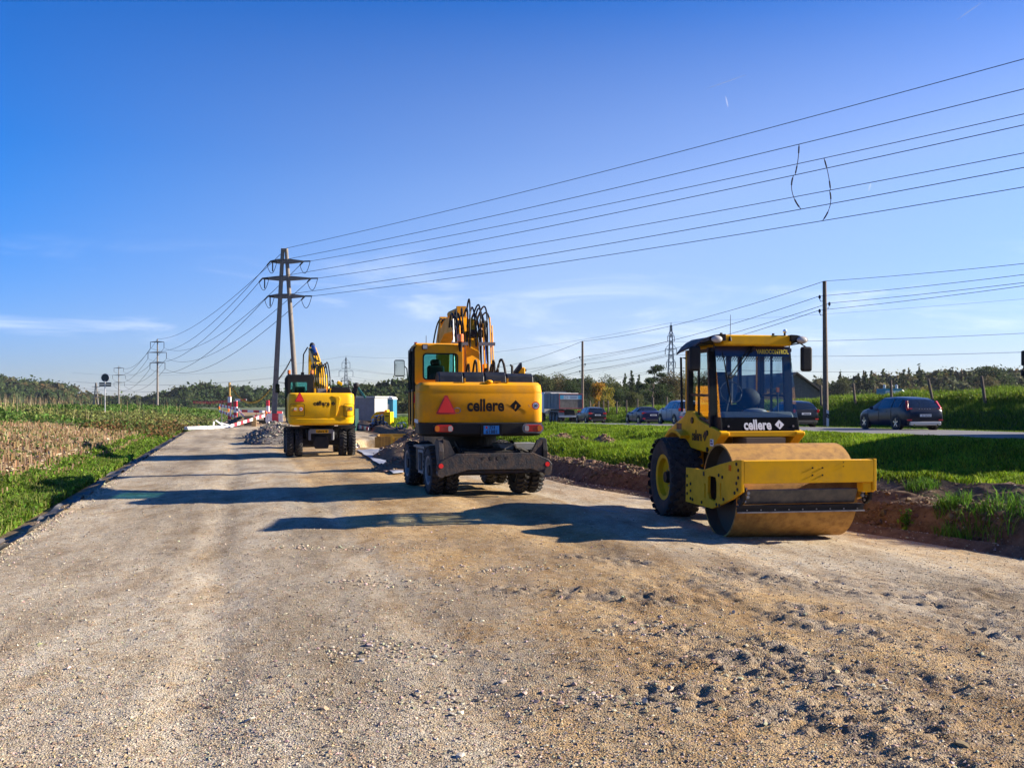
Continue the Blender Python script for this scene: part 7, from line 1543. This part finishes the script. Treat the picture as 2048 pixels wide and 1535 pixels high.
# contrails
M_con = mat('ice_cloud', (.9, .9, .92), 1.0, spec=0, trans=.5)
_ct = M_con.node_tree; _mx = _ct.nodes.new('ShaderNodeMixShader'); _mx.inputs[0].default_value = .16; _tr = _ct.nodes.new('ShaderNodeBsdfTransparent'); _o = _ct.nodes['Material Output']; _src = _o.inputs['Surface'].links[0].from_socket; _ct.links.new(_tr.outputs[0], _mx.inputs[1]); _ct.links.new(_src, _mx.inputs[2]); _ct.links.new(_mx.outputs[0], _o.inputs['Surface'])
for a, b, r_, lab in (((1412, 178), (1492, 150), 7, 'thin white contrail left of the spacer strings'), ((1451, 192), (1456, 214), 6, 'very short contrail below the longer one'), ((1914, 40), (1962, 6), 7, 'contrail near the top right corner'), ((1737, 383), (1742, 366), 6, 'tiny contrail speck among the cables')):
    A, B = P(*a, 9000), P(*b, 9000); o = MB().tube([B - A, (B - A) * .6, (B - A) * .3, (B - A) * .0], [r_ * .3, r_, r_ * .8, r_ * .1], 7).build('contrail', M_con, loc=A); tag(o, lab, 'contrail')
# ------------------------------------------------------------------ loose stones on the gravel
n = 170000; u = rng.uniform(0, 1, n); y = 1 / (1 / 5.0 + u * (1 / 34. - 1 / 5.0)); x = rng.uniform(-.56, .56, n) * y
dens = .22 + .8 * np.clip(fbm(x, y, .6, 4, 201) + .15, 0, 1) + .5 * sstep(1, -3, x + .27 * (y - 16)) + .5 * rough_mask(x, y)
k = (x > edgeL(y) + .05) & (x < edgeR(y) - .05) & (rng.uniform(0, 1, n) < dens); x, y = x[k], y[k]; n = len(x)
s = np.clip(rng.lognormal(math.log(.0105), .45, n), .005, .04) * (1 + .015 * np.maximum(y - 6, 0))
st = rocks(np.stack([x, y, gravelZ(x, y) + gravel_detail(x, y) + s * .10], -1), s, jit([(.36, .30, .22), (.28, .225, .16), (.44, .38, .30), (.20, .155, .11), (.34, .25, .15)], n, rng, .2), .6, 'oct')
tag(np_mesh('loose_gravel', *st[:2], M_stone, None, st[2]), kind='stuff')
# patches of bigger pebbles and the rim of stones on the left edge
P_ = []
for cx, cy, rx, ry, m_ in ((-1.05, 8.35, .55, .35, 240), (-.55, 7.05, .5, .3, 130), (.55, 6.95, .5, .25, 150), (-1.6, 11.5, .6, .3, 110), (-2.6, 14.2, .9, .25, 130), (-.2, 12.3, .7, .25, 110), (1.4, 9.0, .8, .5, 160), (2.3, 7.4, .8, .5, 180)):
    P_.append(np.stack([cx + rx * rng.standard_normal(m_) * .6, cy + ry * rng.standard_normal(m_) * .6], -1))
yy = 9 * (60 / 9) ** rng.uniform(0, 1, 3500); P_.append(np.stack([edgeL(yy) + rng.normal(.05, .16, 3500), yy], -1)); yy = rng.uniform(10, 30, 1100); P_.append(np.stack([edgeR(yy) + rng.normal(.25, .25, 1100), yy], -1))
q = np.concatenate(P_); x, y = q[:, 0], q[:, 1]; s = np.clip(rng.lognormal(math.log(.026), .35, len(x)), .012, .06); st = rocks(np.stack([x, y, groundZ(x, y) + s * .12], -1), s, jit([(.34, .28, .21), (.27, .22, .16), (.42, .36, .28)], len(x), rng, .2), .55)
tag(np_mesh('pebble_patches', *st[:2], M_stone, None, st[2]), kind='stuff')
# clods and stones on the soil berm
n = 10000; y = 12 * (60 / 12) ** rng.uniform(0, 1, n); x = edgeR(y) + rng.uniform(.55, 6.0, n); k = vis(x, y) & (rng.uniform(0, 1, n) > bank_grass(x, y)); x, y = x[k], y[k]; n = len(x); s = np.clip(rng.lognormal(math.log(.035), .5, n), .012, .12)
st = rocks(np.stack([x, y, bankZ(x, y) + s * .1], -1), s, np.where(rng.uniform(0, 1, (n, 1)) < .93, jit([(.13, .085, .052), (.18, .122, .076)], n, rng, .2), jit([(.42, .36, .28), (.34, .28, .2)], n, rng, .2)), .7)
tag(np_mesh('soil_clods', *st[:2], M_stone, None, st[2]), kind='stuff')
n = 14000; y = 12 * (45 / 12) ** rng.uniform(0, 1, n); x = edgeR(y) + rng.uniform(.5, 2.0, n); k = vis(x, y) & (fbm(x, y, 1.2, 3, 303) > -.15); x, y = x[k], y[k]; n = len(x); s = np.clip(rng.lognormal(math.log(.04), .55, n), .012, .15)
st = rocks(np.stack([x, y, bankZ(x, y) + s * .12], -1), s, jit([(.12, .078, .047), (.18, .12, .074), (.15, .10, .062)], n, rng, .18), .75)
tag(np_mesh('berm_crumbs', *st[:2], M_stone, None, st[2]), kind='stuff')
# clods of mud churned up in the right foreground
n = 7000; y = rng.uniform(4.6, 14.5, n); x = rng.uniform(-1.5, 7.5, n); k = (rng.uniform(0, 1, n) < tracks(x, y)[1] * .8 + .01) & (x < edgeR(y)); x, y = x[k], y[k]; n = len(x); s = np.clip(rng.lognormal(math.log(.022), .45, n), .010, .06)
st = rocks(np.stack([x, y, gravelZ(x, y) + gravel_detail(x, y) + s * .08], -1), s, jit([(.33, .26, .18), (.40, .32, .22), (.27, .21, .145)], n, rng, .15), .6)
tag(np_mesh('mud_clods', *st[:2], M_stone, None, st[2]), kind='stuff')
st0 = None; LAB = ['pale loose stone right of centre, farthest of the single stones', 'pale loose stone below the picture centre, left of the tyre prints', 'lone pale stone in the left foreground', 'pale stone nearest the bottom edge at the centre', 'pale stone among the tyre prints in the foreground', 'pale loose stone below the right end of the roller drum']
for px, py in ((1467, 1230), (905, 1425), (500, 1432), (920, 1515), (1290, 1420), (1840, 1285)):
    Yq = GY(py); X = (px - CXP) / F * Yq; z = gz(X, Yq)
    if st0 is None:
        r_ = rocks(np.zeros((1, 3)), np.array([.055]), np.array([(.48, .43, .35)]), .65); o = st0 = np_mesh('loose_stone', r_[0], r_[1], M_stone, None, r_[2])
    else: o = bpy.data.objects.new('loose_stone', st0.data); COL.objects.link(o)
    o.location = (X, Yq, z + .012); o.rotation_euler = (rng.uniform(0, 6), rng.uniform(0, .5), rng.uniform(0, 6)); q_ = rng.uniform(.6, 1.2); o.scale = (q_, q_, q_); tag(o, LAB.pop(0), 'stone', 'larger stones on the gravel')

# cyan setting-out line sprayed on the gravel
V = []; F_ = []
for a, b in (((1104, 1006), (1150, 1009)), ((1143, 1007), (1190, 1015)), ((1180, 1012), (1236, 1020)), ((1150, 1012), (1200, 1018))):
    A = np.array([(a[0] - CXP) / F * GY(a[1]), GY(a[1])]); B = np.array([(b[0] - CXP) / F * GY(b[1]), GY(b[1])]); d_ = (B - A) / np.linalg.norm(B - A); nn_ = np.array([-d_[1], d_[0]]); o_ = len(V)
    for t in np.linspace(0, 1, 14):
        w_ = .02 + .02 * rng.uniform(); c_ = A + (B - A) * t + nn_ * rng.normal(0, .01)
        for sgn in (-1, 1): p_ = c_ + nn_ * w_ * sgn; V.append((p_[0], p_[1], gz(p_[0], p_[1]) + .012))
    F_ += [(o_ + 2 * i, o_ + 2 * i + 1, o_ + 2 * i + 3, o_ + 2 * i + 2) for i in range(13)]
sm = MB().add(V, F_, True).build('spray_mark', mat('cyan_spray', (.16, .24, .27), .9, noise=(25, (.36, .30, .22), 1.0)), sharp=True); tag(sm, 'faint cyan setting-out line sprayed on the gravel between excavator and roller', 'paint mark')

# ------------------------------------------------------------------ air
HAZE = True
if HAZE:
    hz_ = MB().box(-1800, 1900, -150, 4200, -2.6, 52).build('haze', bpy.data.materials.new('air')); hz_['kind'] = 'stuff'
    am = hz_.data.materials[0]; am.use_nodes = True; an = am.node_tree
    for n_ in list(an.nodes): an.nodes.remove(n_)
    ao_ = an.nodes.new('ShaderNodeOutputMaterial'); pv = an.nodes.new('ShaderNodeVolumePrincipled'); pv.inputs['Color'].default_value = (.82, .90, 1.0, 1); pv.inputs['Density'].default_value = .00006; pv.inputs['Anisotropy'].default_value = .2
    an.links.new(pv.outputs[0], ao_.inputs['Volume'])
